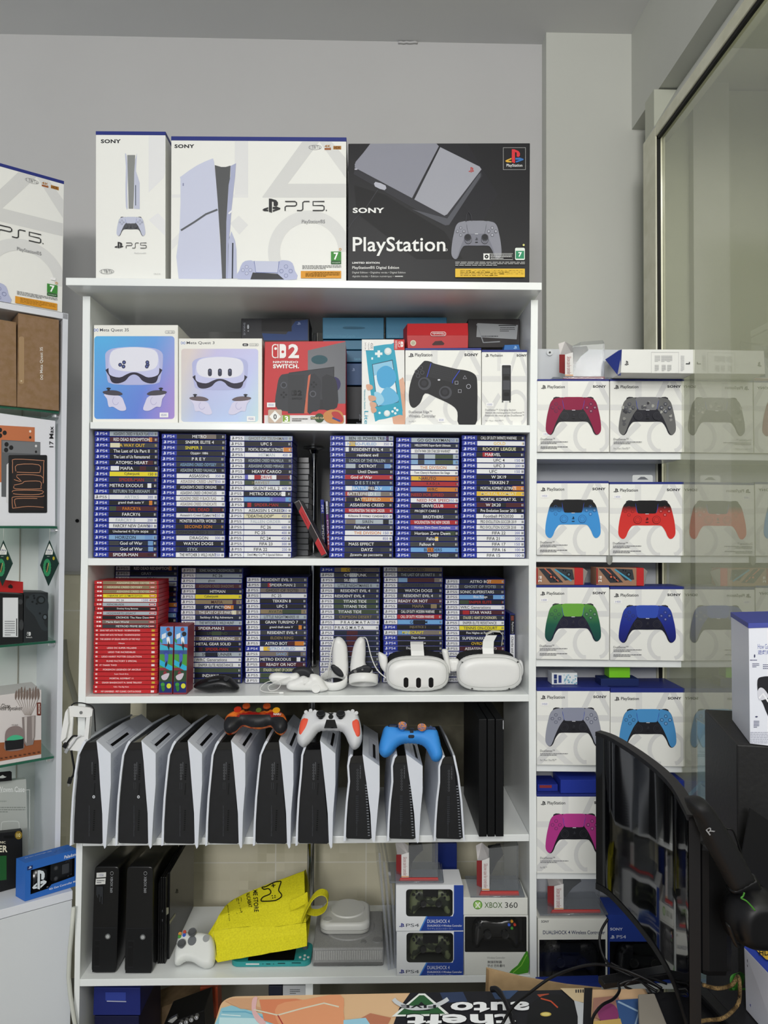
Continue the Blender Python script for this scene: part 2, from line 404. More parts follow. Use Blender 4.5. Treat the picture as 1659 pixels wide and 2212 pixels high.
# tiled dado of the back wall
def tile_mat():
    m = bpy.data.materials.new('wall_tiles'); m.use_nodes = True; t = m.node_tree; b = t.nodes['Principled BSDF']; L = t.links.new
    tc = t.nodes.new('ShaderNodeTexCoord'); sp = t.nodes.new('ShaderNodeSeparateXYZ'); cb = t.nodes.new('ShaderNodeCombineXYZ')
    L(tc.outputs['Object'], sp.inputs[0]); L(sp.outputs[0], cb.inputs[0]); L(sp.outputs[2], cb.inputs[1])
    def brick(w, h, mo, c1, c2, cm, off):
        k = t.nodes.new('ShaderNodeTexBrick'); k.offset = off; k.inputs['Scale'].default_value = 1; k.inputs['Brick Width'].default_value = w; k.inputs['Row Height'].default_value = h
        k.inputs['Mortar Size'].default_value = mo; k.inputs['Color1'].default_value = rgb(c1); k.inputs['Color2'].default_value = rgb(c2); k.inputs['Mortar'].default_value = rgb(cm)
        mp = t.nodes.new('ShaderNodeMapping'); L(cb.outputs[0], mp.inputs[0]); mp.inputs['Location'].default_value = (.107, .043, 0); L(mp.outputs[0], k.inputs[0]); return k
    a = brick(.0303, .03, .0003, '#dbd5b8', '#f0ead0', '#e6e0c6', 0); c = brick(.303, .42, .0022, '#ffffff', '#ffffff', '#e4dfc9', 0)
    no = t.nodes.new('ShaderNodeTexNoise'); no.inputs['Scale'].default_value = 5; mr = t.nodes.new('ShaderNodeMapRange'); mr.inputs[1].default_value = .45; mr.inputs[2].default_value = .6
    L(tc.outputs['Object'], no.inputs[0]); L(no.outputs[0], mr.inputs[0])
    m0 = t.nodes.new('ShaderNodeMix'); m0.data_type = 'RGBA'; m0.inputs[6].default_value = rgb('#ebe5cb'); L(mr.outputs[0], m0.inputs[0]); L(a.outputs[0], m0.inputs[7])
    mx = t.nodes.new('ShaderNodeMix'); mx.data_type = 'RGBA'; L(c.outputs[1], mx.inputs[0]); L(m0.outputs[2], mx.inputs[6]); mx.inputs[7].default_value = rgb('#f8f4e4')
    L(mx.outputs[2], b.inputs['Base Color']); b.inputs['Roughness'].default_value = .25
    return m
wall('wall_back_tiled', (-2.6, WY - .008, 0), (2.2, WY + .1, Zt), tile_mat())
# pier in the corner, beam above the glass, right wall
plaster2 = noise_mat('plaster_pier', '#c6c7bf', '#cbccc4', 1.5, .8, .25, 8)
XG = .846      # plane of the glass wall
YP = 2.36
xr = P(1365, 400, YP).x
wall('wall_pier', (P(1180, 500, YP).x, YP, 0), (xr + .2, WY + .02, ZC), plaster2)
zb = P(1362, 280, YP).z
wall('wall_right_upper', (xr, -2.5, zb), (xr + .35, YP, ZC), plaster2)
ceil = noise_mat('ceiling_paint', '#dcdcdc', '#e0e0df', 2, .9, .2, 6)
wall('ceiling', (-2.6, -4.2, ZC), (2.2, WY + .1, ZC + .1), ceil)
wall('floor', (-2.6, -4.2, -.1), (2.2, WY + .1, 0), noise_mat('floor_tiles', '#8b8880', '#98958c', 4, .3, .05))
# glass wall: cream steel frame, black gasket, pane, and the dim room behind it
cream = noise_mat('cream_gloss_paint', '#cfcdb4', '#dbd9c3', 20, .22, .15, 4)
zf = P(1437, 293, 2.03).z
fr = MB()
yb, yf = 2.13, 2.035
fr.box((XG + .0, (yb + yf) / 2, zf / 2 + .015), (.03, yb - yf, zf + .03), cream, .003)
fr.box((XG + .0, (yf - 2.5) / 2, zf + .018), (.03, yf + 2.5, .036), cream, .003)
w1 = fr.build('window_1', kind='structure')
g = MB(); g.box((XG - .007, yf - .004, zf / 2), (.008, .008, zf), M('#101010', .6)); g.box((XG - .007, (yf - 2.5) / 2, zf - .006), (.008, yf + 2.5, .01), M('#101010', .6))
g.build('gasket', w1)
pane = MB(); pane.box((XG, (yf - 2.5) / 2 - .01, zf / 2), (.006, yf + 2.48, zf - .012), glass_mat('window_glass', '#e9e9e2', 1.75, 0, .1, .16, '#c6cbb8'))
pane.build('pane', w1)
wall('wall_beyond', (XG + .38, -2.5, 0), (XG + .45, 2.3, zf + .2), noise_mat('green_grey_paint', '#b6b8a8', '#bec0b1', 2, .8, .1))
wall('wall_beyond_end', (XG + .02, 2.13, 0), (XG + .45, 2.2, zf + .2), noise_mat('green_grey_paint2', '#b6b8a8', '#bec0b1', 2, .8, .1))
t = MB(); t.prism([(XG - .008, -2.5, zf + .036), (XG + .06, -2.5, zf + .036), (xr + .12, -2.5, zb), (xr + .056, -2.5, zb)], (0, yb + 2.5, 0), plaster2); t.build('trim_1', kind='structure')
wall('wall_right', (xr + .09, yb - .03, 0), (xr + .2, YP, zb), plaster2)
l = bpy.data.lights.new('added_beyond_light', 'AREA'); l.energy = 22; l.size = .25; l.size_y = 2; l.shape = 'RECTANGLE'; lo = bpy.data.objects.new('added_beyond_light', l); COL.objects.link(lo); lo.location = (XG + .2, .6, zf + .1)  # unseen lamp, added to brighten the walls seen through the pane
# crack line where the ceiling meets the wall, filler blob
t = MB(); t.tube([P(860 + i * 6, 92 + random.uniform(-1, 1.5), WY - .004) for i in range(8)], .004, plaster); t.build('trim_2', kind='structure')
# ---------------------------------------------------------------- main shelving unit
YF = 1.90       # its front edges
WH = WHITE
DEP = .36
def board(a, b, c, d, Y=YF, dep=DEP, m=None, bev=.0012):
    """a, b: top-left and top-right pixels; c, d: bottom-right, bottom-left"""
    return MB().hexa([P(*a, Y), P(*b, Y), P(*c, Y), P(*d, Y)], (0, dep, 0), m or WH, bev)
base = P(660, 2400, YF); base.z = 0
su = thing('shelving_unit', (base.x, YF + .18, 0), 'tall white open shelving unit against the back wall, packed with games and consoles', 'shelving unit')
def panel(name, outer, inner, Y=YF, dep=DEP, parent=su, bot=0.0):
    mb = MB(); n = len(outer)
    F = [P(*p, Y) for p in outer] + [P(*p, Y) for p in reversed(inner)]
    F2 = []
    for p in F: F2.append(p)
    k = len(outer) - 1
    lo = F2[k].copy(); lo.z = bot; li = F2[k + 1].copy(); li.z = bot
    poly = F2[:k + 1] + [lo, li] + F2[k + 1:]
    mb.prism(poly, (0, dep, 0), WH); return mb.build(name, parent)
panel('side_panel', [(178.8, 640), (175, 1210), (169, 1507), (160.5, 2125)], [(194.8, 640), (190, 1210), (184.8, 1507), (172, 2125)])
panel('side_panel', [(1162, 648), (1158, 1210), (1157.5, 1507), (1159.5, 2110)], [(1147, 648), (1142.4, 1210), (1142.3, 1507), (1145, 2110)])
def shelf_part(a, b, c, d, x0=-1, x1=1, Y=YF, dep=DEP - .005):
    mb = board(a, b, c, d, Y + .0006, dep); return mb.build('shelf', su)
YT = 1.84
mb = board((142, 599.5), (1170.5, 610.2), (1170.5, 626.5), (142, 616), YT, .43); mb.build('top_board', su)
shelf_part((194.8, 911.5), (1144.8, 918.3), (1144.8, 934.3), (194.5, 926), dep=.505)
shelf_part((190, 1206), (1142.4, 1207.5), (1142.4, 1222), (190, 1221.5), dep=.505)
shelf_part((184.8, 1505), (1142.3, 1500.5), (1142.3, 1515.6), (184.8, 1520), dep=.505)
shelf_part((178.5, 1812), (1143, 1802.5), (1143, 1817.5), (178.5, 1828))
shelf_part((172, 2115.8), (1145, 2106), (1145, 2121.5), (172, 2131))
# upright between the compartments below the bottom shelf
a = P(660, 2131, YF + .03); b = P(676, 2131, YF + .03); MB().hexa([(a.x, a.y, a.z + .006), (b.x, a.y, a.z + .006), (b.x, a.y, 0), (a.x, a.y, 0)], (0, .3, 0), WH).build('divider', su)
sc = MB(); q = H(670, 2097, P(640, 2115, YF).z + .0008); sc.cyl(q, q + V((0, 0, .0008)), .004, M('#85837c', .35, .6), n=14); sc.build('screw_cap', su)
# chrome pole behind the shelves
chrome = M('#d0d0d0', .12, 1)
YPo = 2.29
seg = [((680, 690), (678, 905)), ((679, 940), (677, 1200)), ((677, 1225), (674, 1500)), ((673, 1522), (670, 1800)), ((669, 1822), (666, 2075))]
tp = P(680, 690, YPo); bt = P(667, 2110, YPo)
zs = {}
pole = MB(); 
for za, zb_ in ((0, 1.0305), (1.0565, 1.3955), (1.4185, 1.758), (1.7795, tp.z)): pole.cyl((tp.x, YPo, za), (tp.x, YPo, zb_), .0125, chrome, n=24)
po = pole.build('chrome_pole', label='slim chrome pole standing upright behind the shelves of the tall white unit', cat='pole')
fl = MB(); fl.lathe((tp.x, YPo, tp.z - .03), (0, 0, .05), [(.0125, 0), (.016, .3), (.018, .7), (.034, .8), (.034, 1), (0, 1)], chrome, 28, smooth=False); fl.build('flange', po)
fl = MB(); zz = 1.757; fl.lathe((tp.x, YPo, zz), (0, 0, -.02), [(.034, 0), (.034, .2), (.018, .4), (.0125, 1)], chrome, 28); fl.build('flange', po)
# ---------------------------------------------------------------- narrow shelves on the right
YR = 1.905
ru_label = 'narrow white wall shelves with five ledges, between the tall unit and the glass wall'
xR0 = P(1159, 1200, YR).x; xR1 = P(1472, 1200, YR).x; xBk = P(1432, 1200, 2.04).x
ru = thing('wall_shelves', ((xR0 + xR1) / 2, YR + .08, 0), ru_label, 'shelves')
bk = MB(); ztop = P(1290, 755, 2.045).z; bk.box(((xR0 + xBk) / 2 + .01, 2.052, ztop / 2), (xBk - xR0 + .02, .016, ztop), M('#c9ccd2', .35), .001); bk.build('back_panel', ru)
s_ = MB(); q = P(1187, 762, 2.043); s_.cyl(q, q + V((0, -.003, 0)), .009, M('#d5d8dc', .4), n=18); s_.cyl(q, q + V((0, -.0045, 0)), .003, M('#333333', .4), n=10); s_.build('screw', ru)
RS = [((1159, 977.5), (1472, 978.5), (1472, 993), (1159, 992)), ((1158, 1199), (1471.5, 1201), (1471.5, 1216), (1158, 1214)), ((1158, 1423), (1472, 1427), (1472, 1442), (1158, 1440)), ((1159, 1650), (1475, 1654), (1475, 1669), (1159, 1666.5)), ((1159.5, 1882.5), (1478, 1885), (1478, 1900), (1159.5, 1899)), ((1159.5, 2120), (1480, 2122), (1480, 2137), (1159.5, 2136))]
for q in RS: board(*q, Y=YR, dep=.135).build('shelf', ru)
drip = MB(); q = P(1316.5, 1207, YR - .004); drip.ball(q, (.0085, .003, .017), M('#8d8f8a', .5)); drip.build('cable_clip', ru)
# ---------------------------------------------------------------- angled display cabinet on the left
CT = V((.805, .593, 0)).normalized(); CN = V((CT.y, -CT.x, 0))      # along its front; out of its front
CP0 = P(139.5, 1200, 2.09)
def CF(x, y, back=0.0): return HP(x, y, CP0 - CN * back, CN)
LW = M('#e4e6ec', .25)
cab = thing('display_cabinet', (CP0.x, CP0.y, 0), 'white corner display cabinet with green-edged glass shelves, beside the tall unit', 'display cabinet')
p0 = CF(128, 1200); p1 = CF(139.5, 1200)
zt = CF(138, 676).z
wpan = (p1 - p0); wpan.z = 0
zc = CF(139, 1900).z   # counter top
D_ = .27
mb = MB(); mb.hexa([(p0.x, p0.y, zt), (p1.x, p1.y, zt), (p1.x, p1.y, zc), (p0.x, p0.y, zc)], -CN * D_, LW); mb.build('side_panel', cab)
ptl = p1 - CT * .42
mb = MB(); th = .018; a = ptl; b = p1
mb.hexa([(a.x, a.y, zt), (b.x, b.y, zt), (b.x, b.y, zt - th), (a.x, a.y, zt - th)], -CN * D_, LW, .001); mb.build('top_board', cab)
gb = M('#dfe3de', .3); a = ptl - CN * D_; b = p0 - CN * D_
mb = MB(); mb.hexa([(a.x, a.y, zt), (b.x, b.y, zt), (b.x, b.y, zc), (a.x, a.y, zc)], -CN * .012, gb)
mb.build('back_panel', cab)
seam = MB(); s0 = b - CT * .055; seam.hexa([(s0.x, s0.y, zt - .02), (s0.x + .003, s0.y, zt - .02), (s0.x + .003, s0.y, zc), (s0.x, s0.y, zc)], CN * .002, M('#9a9588', .5)); seam.build('seam', cab)
gshelf = glass_mat('shelf_glass', '#e8f4ee', 1.5, 0, 0); gedge = M('#2f6b55', .1, coat=.5)
for yy, xx in ((888, 119), (1137, 119), (1384, 117), (1634, 112)):
    e = CF(xx, yy, .012); z = e.z; L0 = p0 - CN * .012 - CT * .4; R0 = p0 - CN * .012 - CT * .004
    mb = MB(); mb.hexa([(L0.x, L0.y, z), (R0.x, R0.y, z), (R0.x, R0.y, z - .006), (L0.x, L0.y, z - .006)], -CN * (D_ - .014), gshelf)
    mb.hexa([(L0.x, L0.y, z + .0001), (R0.x, R0.y, z + .0001), (R0.x, R0.y, z - .0061), (L0.x, L0.y, z - .0061)], -CN * .0012, gedge)
    gs = mb.build('glass_shelf', cab)
    k = MB(); c = p0 - CN * .03 - CT * .012; k.cyl((c.x, c.y, z - .009), (c.x, c.y, z - .016), .008, chrome, n=14); c2 = c - CN * 0 - CT * .0; k.cyl((c.x, c.y, z - .012), c + CT * .012 + V((0, 0, z - .012 - c.z)), .004, chrome, n=10); k.build('shelf_pin', gs)
# base with a counter that sticks out
a = ptl + CN * .16; b = p1 + CN * .05 + CT * .03
A0 = CF(0, 1985); 
mb = MB()
f0 = H(0, 1966, zc); f1 = H(157, 1924, zc)
q0 = f1 + (f0 - f1) * 2.2
zt2 = zc
fL = V((q0.x, q0.y, zt2)); fR = V((f1.x, f1.y, zt2))
mb.hexa([fL, fR, fR - V((0, 0, .024)), fL - V((0, 0, .024))], -CN * .36, LW, .001); mb.build('counter_top', cab)
mb = MB(); mb.hexa([fL - V((0, 0, .0275)) - CN * .004, fR - V((0, 0, .0275)) - CN * .004, V((fR.x, fR.y, 0)) - CN * .004, V((fL.x, fL.y, 0)) - CN * .004], -CN * .35, M('#dcdfe2', .4), .0015); mb.build('door', cab)
# darker mottled band with thin lines on the wall behind the tall unit
wall('wall_back_dark_band', (-.74, WY - .018, .62), (.5, WY - .009, 1.46), noise_mat('mottled_dark_brown', '#4a4739', '#726e5c', 9, .4, .1, 8, .38, .66))
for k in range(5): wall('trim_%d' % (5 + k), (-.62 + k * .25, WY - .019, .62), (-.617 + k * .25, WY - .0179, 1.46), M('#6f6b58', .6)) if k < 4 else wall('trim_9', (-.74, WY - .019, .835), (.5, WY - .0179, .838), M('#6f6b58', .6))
# ---------------------------------------------------------------- art helpers for boxes
WB = '#f1f1ec'; BLUE = '#28337f'; INK = '#2b2b30'; G1 = '#dcdcdb'; G2 = '#e3e3e1'
card = lambda c: M(c, .45)
def ds_art(d, x0, y0, x1, y1, shell='#a01840', pad=None, core='#26262c', top=None, marks='#333a55', camo=False, lowcol=None, rim='#3a4fc0', btn=None):
    """gamepad print inside the rectangle"""
    e = d.quad((x0, y0), (x1, y0), (x1, y1), (x0, y1)); pad = pad or shell; m_ = lambda x: 1 - x
    half = [(.5, .0), (.29, .0), (.25, .01), (.17, .03), (.12, .07), (.08, .16), (.05, .32), (.02, .52), (0, .75), (.005, .9), (.05, .99), (.1, 1), (.14, .93), (.17, .82), (.22, .7), (.28, .65), (.5, .65)]
    full = half + [(1 - x, y) for x, y in reversed(half[1:-1])]
    for s in (0, 1):
        f = (lambda x: 1 - x) if s else (lambda x: x)
        e.poly([(f(.13), .06), (f(.14), .01), (f(.18), -.015), (f(.24), -.01), (f(.27), .01), (f(.25), .05)], '#2a2a30')
    e.sm(full, core, 3)
    for s in (0, 1):
        f = (lambda x: 1 - x) if s else (lambda x: x)
        e.sm([(f(x), y) for x, y in [(.29, .01), (.22, .015), (.14, .05), (.09, .14), (.055, .3), (.02, .52), (0, .76), (.005, .9), (.045, .98), (.09, .985), (.125, .9), (.16, .76), (.2, .62), (.25, .47), (.3, .36), (.325, .3), (.305, .16)]], shell, 3)
        e.line([(f(.3), .03), (f(.315), .2), (f(.335), .31)], .008, rim)
    e.sm([(.31, .005), (.5, -.008), (.69, .005), (.69, .12), (.665, .3), (.63, .335), (.5, .335), (.37, .335), (.335, .3), (.31, .12)], pad, 3)
    if top:
        pass
    if camo:
        r = random.Random(4)
        for i in range(26):
            cx = r.choice([r.uniform(.07, .26), r.uniform(.74, .93), r.uniform(.37, .63)]); cy = r.uniform(.06, .28) if .3 < cx < .7 else r.uniform(.1, .62) if abs(cx - .5) < .33 else r.uniform(.25, .85)
            if not .3 < cx < .7 and cy > .45: cx = .09 if cx < .5 else .91
            e.sm([(cx + r.uniform(.5, 1) * .035 * math.cos(a) , cy + r.uniform(.5, 1) * .05 * math.sin(a)) for a in [k * 1.05 for k in range(6)]], r.choice(['#3a3a40', '#8d8d8a', '#a8a8a2', '#55555a']), 2)
    bt = btn or shell
    for dx, dy in ((0, -.095), (0, .095), (-.075, 0), (.075, 0)):
        cx, cy = .185 + dx * .85, .275 + dy
        e.ell(cx, cy, .03, .042, marks, 10); e.ell(cx, cy, .023, .033, bt, 10)
        cx2 = .815 + dx * .95; e.ell(cx2, cy, .03, .046, marks, 14); e.ell(cx2, cy, .023, .036, bt, 14); e.arc(cx2, cy, .011, .017, .005, '#c9c9d6', 0, 360, 4 if dx < 0 else 3 if dy < 0 else 12)
    for cx in (.335, .665):
        e.ell(cx, .5, .072, .105, '#3a3a42' if core != shell else marks, 20); e.ell(cx, .5, .064, .094, core, 20); e.ell(cx, .5, .044, .064, '#34343b' if core != shell else marks, 18); e.ell(cx, .5, .038, .056, core, 18)
    e.line([(.47, .345), (.53, .345)], .014, '#e8e8f0'); e.rect(.475, .555, .525, .575, '#15151a'); e.pslogo(.475, .44, .525, .51, '#15151a' if core == shell else '#3a3a42')
def ps_shapes(d, k=1.0):
    """pale pattern of triangle, cross, ring and square strokes; d works in 0..1 of the face"""
    d.poly([(.34, 0), (.425, 0), (.425, .26), (.34, .26)], G2)
    d.rect(0, .33, .56, .41, G2); d.rect(.56, .33, 1, .41, G1)
    d.poly([(.56, .33), (.64, .33), (.8, 0), (.72, 0)], G1); d.poly([(.8, 0), (.88, 0), (1, .24), (1, .38)], G1)
    d.poly([(0, .66), (0, .55), (.44, .95), (.5, 1), (.38, 1)], G2); d.poly([(.0, 1), (.0, .92), (.36, .56), (.42, .62), (.06, 1)], G1)
    pts = [(.76 + .235 * math.cos(math.radians(a)), .78 + .235 * math.sin(math.radians(a))) for a in range(-250, 71, 12)]
    pts = [(min(max(x, 0), .97), min(y, .975)) for x, y in pts]
    d.line(pts, .055, G1)
def ps_head(d, x0=.05, y0=.045, sony='#26262b', big=1.0):
    d.pslogo(x0, y0 + .012, x0 + .07 * big, y0 + .07 * big, sony); d.text('PlayStation', x0 + .09 * big, y0 + .015, x0 + .33 * big, y0 + .07 * big, sony, .01)
def sony_txt(d, x0, y0, x1, y1, c='#2b2b30'): d.text('SONY', x0, y0, x1, y1, c, .035)
def price(d, x0, y0, x1, y1, s='1450'):
    d.rect(x0, y0, x1, y1, '#f6f5f4'); d.text(s, x0 + (x1 - x0) * .18, y0 + (y1 - y0) * .25, x1 - (x1 - x0) * .2, y1 - (y1 - y0) * .25, '#6d74b4')
def dsbox(x0, y0, x1, y1, lbl, Y=1.895, seat=None, lidy=7, pr=None, prp=None, foot=0, depth=.09, price_low=False, **art):
    mb, d, q = pbox((x0, y0 + lidy, x1, y1), Y, depth, card(WB), .0008, seat='abcde'[min(range(5), key=lambda i: abs((978, 1201, 1425, 1652, 1883)[i] - y1))])
    lid = [P(x0, y0, Y), P(x1, y0, Y), P(x1, y0 + lidy, Y), P(x0, y0 + lidy, Y)]
    mb.hexa(lid, (0, depth, 0), card(BLUE), .0006)
    o = mb.build('controller_box', label=lbl, cat='box', group='boxed gamepads on the wall shelves')
    m2 = MB(); d = D(m2, on(Y), NF); e = d.quad((x0, y0 + lidy), (x1, y0 + lidy), (x1, y1), (x0, y1))
    ps_shapes(e); e.k[0] += 2
    ps_head(e); sony_txt(e, .77, .06, .955, .095)
    if pr: price(e, .05 if not price_low else .07, .15 if not price_low else .72, .16 if not price_low else .17, .2 if not price_low else .77, pr)
    ds_art(e, .115, .23, .885, .755, **art)
    e.text('DualSense™', .04, .8, .24, .83, '#55555c'); e.tiny(.04, .845, .42, .885, 2, '#77777c', 3)
    if foot == 0: e.tiny(.04, .915, .42, .955, 2, '#66666c', 5)
    elif foot == 1: e.text('For / Pour / Para PS5™', .04, .93, .26, .955, '#77777c')
    else: e.text('For PS5™', .04, .93, .13, .955, '#77777c')
    m2.build('printed_front', o)
    return o
# ---------------------------------------------------------------- boxes on top of the tall unit
Y1 = 1.875
zT = P(400, 603, YT + .02).z
def on_top(q, depth, m, lidpx, lidc=BLUE):
    x0, y0, x1, y1 = q
ps5ink = '#2b2b2e'
def ps5_word(d, x0, y0, x1, y1, c=ps5ink):
    e = d.quad((x0, y0), (x1, y0), (x1, y1), (x0, y1)); w = .028
    e.line([(.0, .04), (.25, .04), (.29, .15), (.29, .38), (.25, .5), (.04, .5), (0, .6), (0, 1)], w, c, wy=.11)
    e.line([(.62, .04), (.49, .04), (.45, .15), (.45, .85), (.41, .97), (.3, .97)], w, c, wy=.11)
    e.line([(1, .04), (.71, .04), (.71, .45), (.95, .45), (.99, .55), (.99, .87), (.95, .97), (.7, .97)], w, c, wy=.11)
# narrow side of a console box
Q = [(207, 291), (357.5, 292), (357.5, 600), (207, 598.5)]
mb, d, _ = pbox(Q, Y1, .30, card(WB), seat='T'); mb.hexa([P(206.6, 283, Y1), P(357.8, 284, Y1), P(357.8, 292, Y1), P(206.6, 291, Y1)], (0, .3, 0), card(BLUE), .001)
o = mb.build('console_box', label='tall narrow white console box with blue lid, leftmost on top of the tall unit', cat='box')
m2 = MB(); d = D(m2, on(Y1), NF)
d.poly([(321, 293), (357, 293), (357, 372), (353, 385), (321, 416)], '#e9e9ea') ; d.poly([(321, 475), (341, 460), (357, 476), (357, 510)], '#ebebec')
sony_txt(d, 218, 301, 261, 309.5)
LG = '#c5c9dc'
d.sm([(270, 332), (274, 338), (276, 372), (275, 410), (276, 450), (272, 446), (271, 400), (272, 360)], LG, 2)
d.poly([(275, 335), (292, 335), (288, 451), (278, 451)], '#8d8f8d'); d.poly([(296, 331), (294, 370), (302, 395), (302, 452), (289, 451), (290, 372), (292, 345)], LG); d.line([(293, 400), (293, 444)], 1.6, '#3f4a5a')
ds_art(d, 252, 469, 314, 510, '#c5c9dc', core='#55565a')
d.pslogo(248, 523, 267, 537, ps5ink); ps5_word(d, 273, 525, 317, 537)
d.text('PlayStation®5', 291, 546, 316, 549.5, '#b9b9bd'); d.arc(231.5, 587, 15, 5, .7, '#77777b', n=28); d.text('1 TB/To', 220, 583.5, 243, 590, '#66666a'); d.text('CFI-2116', 333, 591, 347, 594, '#aaaaaa')
m2.build('printed_front', o)
# wide console box
def wide_art(d):
    d.rect(507, 305, 536, 426, '#e6e6e6'); d.rect(371, 420, 536, 427, '#e9e9e8')
    d.poly([(567, 425), (653, 306), (690, 306), (622, 397), (747, 397), (747, 427), (567, 427)], '#dadad8'); d.poly([(690, 306), (716, 306), (747, 342), (747, 385)], '#dfdfdd')
    d.poly([(497, 483), (516, 466), (536, 486), (517, 507)], '#e6e6e5'); d.poly([(371, 540), (371, 520), (390, 500), (400, 510)], '#e8e8e7')
    pts = [(668 + 76 * math.cos(math.radians(a)), 544 + 76 * math.sin(math.radians(a))) for a in range(-222, 1, 8)]; d.poly([(min(668 + R_ * math.cos(math.radians(a)), 747.5), 544 + R_ * math.sin(math.radians(a))) for R_, rg in ((89, range(-222, 1, 6)), (63, range(0, -223, -6))) for a in rg], '#e0e0de')
    sony_txt(d, 377, 312, 420, 320)
    d.arc(680.5, 318.5, 14, 5, .7, '#88888b', n=28); d.text('1 TB/To', 669, 315, 692, 321.5, '#66666a')
    d.text('4K', 701, 313, 715, 319, '#a8763a', .02); d.rect(701, 320, 715, 324, '#a05a28'); d.rect(720, 315.5, 737, 323, '#b07a30'); d.text('HDR', 722, 316.5, 735, 322, '#5a2a10', .02)
    pl = grad_mat('console_print', [(0, '#dfe2f2'), (1, '#bcc1da')], (0, 0, 1), 0, .3)
    d.sm([(390, 388), (392, 381), (425, 358), (456, 344), (461, 345), (464, 362), (471, 440), (475, 520), (480, 602), (386, 602), (388, 500), (390, 440)], '#cdd1e6', 2)
    d.poly([(464, 357), (478, 361), (488, 361), (498, 358), (497, 380), (495, 440), (497, 602), (480, 602), (476, 520), (470, 430)], '#58595b')
    d.poly([(498, 359), (510, 353), (508, 380), (500, 455), (497, 500), (493, 530), (492, 602), (488, 602), (489, 480), (494, 400), (498, 380)], '#aeb3d0'); d.poly([(500, 500), (508, 520), (511, 540), (512, 602), (492, 602), (494, 520)], '#bcc1da'); d.line([(503, 525), (502, 602)], 3, '#30343f')
    d.line([(391, 498), (420, 480), (445, 463), (470, 453)], 4, '#5d6066'); d.line([(494, 462), (502, 455)], 3.5, '#f4f4f8')
    d.line([(396, 396), (396, 402)], 2.5, '#8a8fb0')
    e = d.quad((513, 562), (641, 562), (641, 604), (513, 604))
    d.sm([(513, 603), (517, 585), (524, 568), (536, 563), (550, 566), (560, 590), (595, 596), (600, 566), (620, 563), (632, 569), (637, 585), (641, 604), (580, 604)], '#b9bedb', 2)
    d.poly([(541, 604), (546, 589), (600, 592), (614, 604)], '#3a3b3f'); d.poly([(549, 564), (602, 565), (600, 590), (553, 589)], '#c9cde2'); d.line([(549, 564), (553, 589), (600, 590), (603, 565)], 1.2, '#5a6aa8')
    for dx, dy in ((0, -7), (0, 7), (-8, 0), (8, 0)): d.ell(533 + dx, 584 + dy, 4.2, 4, '#8d92b5', 10); d.ell(533 + dx, 584 + dy, 3.2, 3, '#c5c9e0', 10); d.arc(618 + dx * 1.25, 586 + dy * 1.4, 4, 4, .9, '#7f86ae', n=14)
    d.pslogo(567, 429, 606, 460, ps5ink); ps5_word(d, 616, 435, 701, 456); d.ell(705, 455, 1.3, 1.3, ps5ink, 8)
    d.text('PlayStation®5', 652, 475, 702, 485, '#88888b')
    d.arc(735, 539, 2.2, 2.2, 1, '#d89a30', n=12); d.rect(715, 544, 737, 564, '#3f8f3a'); d.text('7', 721, 546, 731, 562, '#ffffff', .03); d.rect(715, 565, 737, 571, '#24602a'); d.text('www.pegi.info', 717, 566.5, 735, 569.5, '#e8f0e4')
    d.tiny(653, 573, 737, 582, 3, '#9a9a9a', 9); d.rect(650, 586, 737, 601.5, '#e09a28'); d.tiny(660, 588, 734, 599, 4, '#8a5a18', 11)
Q = [(370, 303), (748, 305.5), (748, 606), (369, 601)]
mb, d, _ = pbox(Q, Y1, .16, card(WB), seat='T'); mb.hexa([P(369.5, 294, Y1), P(748.5, 296.5, Y1), P(748.5, 305.5, Y1), P(369.5, 303, Y1)], (0, .16, 0), card(BLUE), .001)
o = mb.build('console_box', label='wide white console box with blue lid in the middle on top of the tall unit', cat='box')
m2 = MB(); d = D(m2, on(Y1), NF)
wide_art(d)
m2.build('printed_front', o)
# black box
Q = [(752.5, 310), (1145, 309), (1143.5, 607), (750.5, 604)]
mb, d, _ = pbox(Q, Y1, .16, card('#17171b'), .0015, seat='T')
o = mb.build('console_box', label='black limited edition console box with grey console picture, rightmost on top of the tall unit', cat='box')
m2 = MB(); d = D(m2, on(Y1), NF)
gm = grad_mat('grey_glow_print', [(0, '#17171b'), (.45, '#1c1c24'), (1, '#3e4260')], V((-.5, 0, .8)), .05, .35, .35); d.poly([(950, 311), (1010, 311), (1075, 420), (1030, 500), (940, 480)], '#1c1c22')
d.poly([(766, 366), (1040, 372), (1042, 380), (966, 486), (958, 486), (764, 376)], '#303036'); d.poly([(765, 400), (830, 420), (960, 500), (1000, 560), (900, 560), (770, 460)], '#101013')
pg = '#94959f'
d.sm([(800, 311), (940, 310), (948, 316), (905, 385), (890, 428), (884, 424), (790, 372), (766, 362), (768, 350), (785, 330)], '#8c8d99', 1)
d.poly([(800, 310.5), (943, 310.5), (948, 316), (890, 428), (768, 363), (766, 355), (785, 330)], '#8f909c')
d.poly([(951, 318), (1036, 360), (1040, 366), (966, 463), (960, 466), (895, 431)], '#a3a4ae'); d.poly([(1033, 378), (1038, 374), (1038, 382), (970, 486), (962, 487), (890, 452), (966, 472)], '#54555d')
d.line([(948, 318), (893, 429)], 2, '#1c1c20'); d.rect(766, 364, 772, 367, '#b5b5c0'); d.sm([(811, 393), (833, 401), (831, 411), (810, 403)], '#b9bac6', 2); d.line([(816, 410), (790, 450), (765, 475), (752, 494)], 1.2, '#3c3c42')
d.pslogo(1012, 361, 1024, 373, '#b8403a'); 
sony_txt(d, 762, 449, 830, 460.5, '#f2f2f0')
d.text('PlayStation', 762, 512, 962, 553, '#f4f4f2', .012); d.arc(964, 540, 2.2, 2.2, .9, '#e0e0e0', n=12)
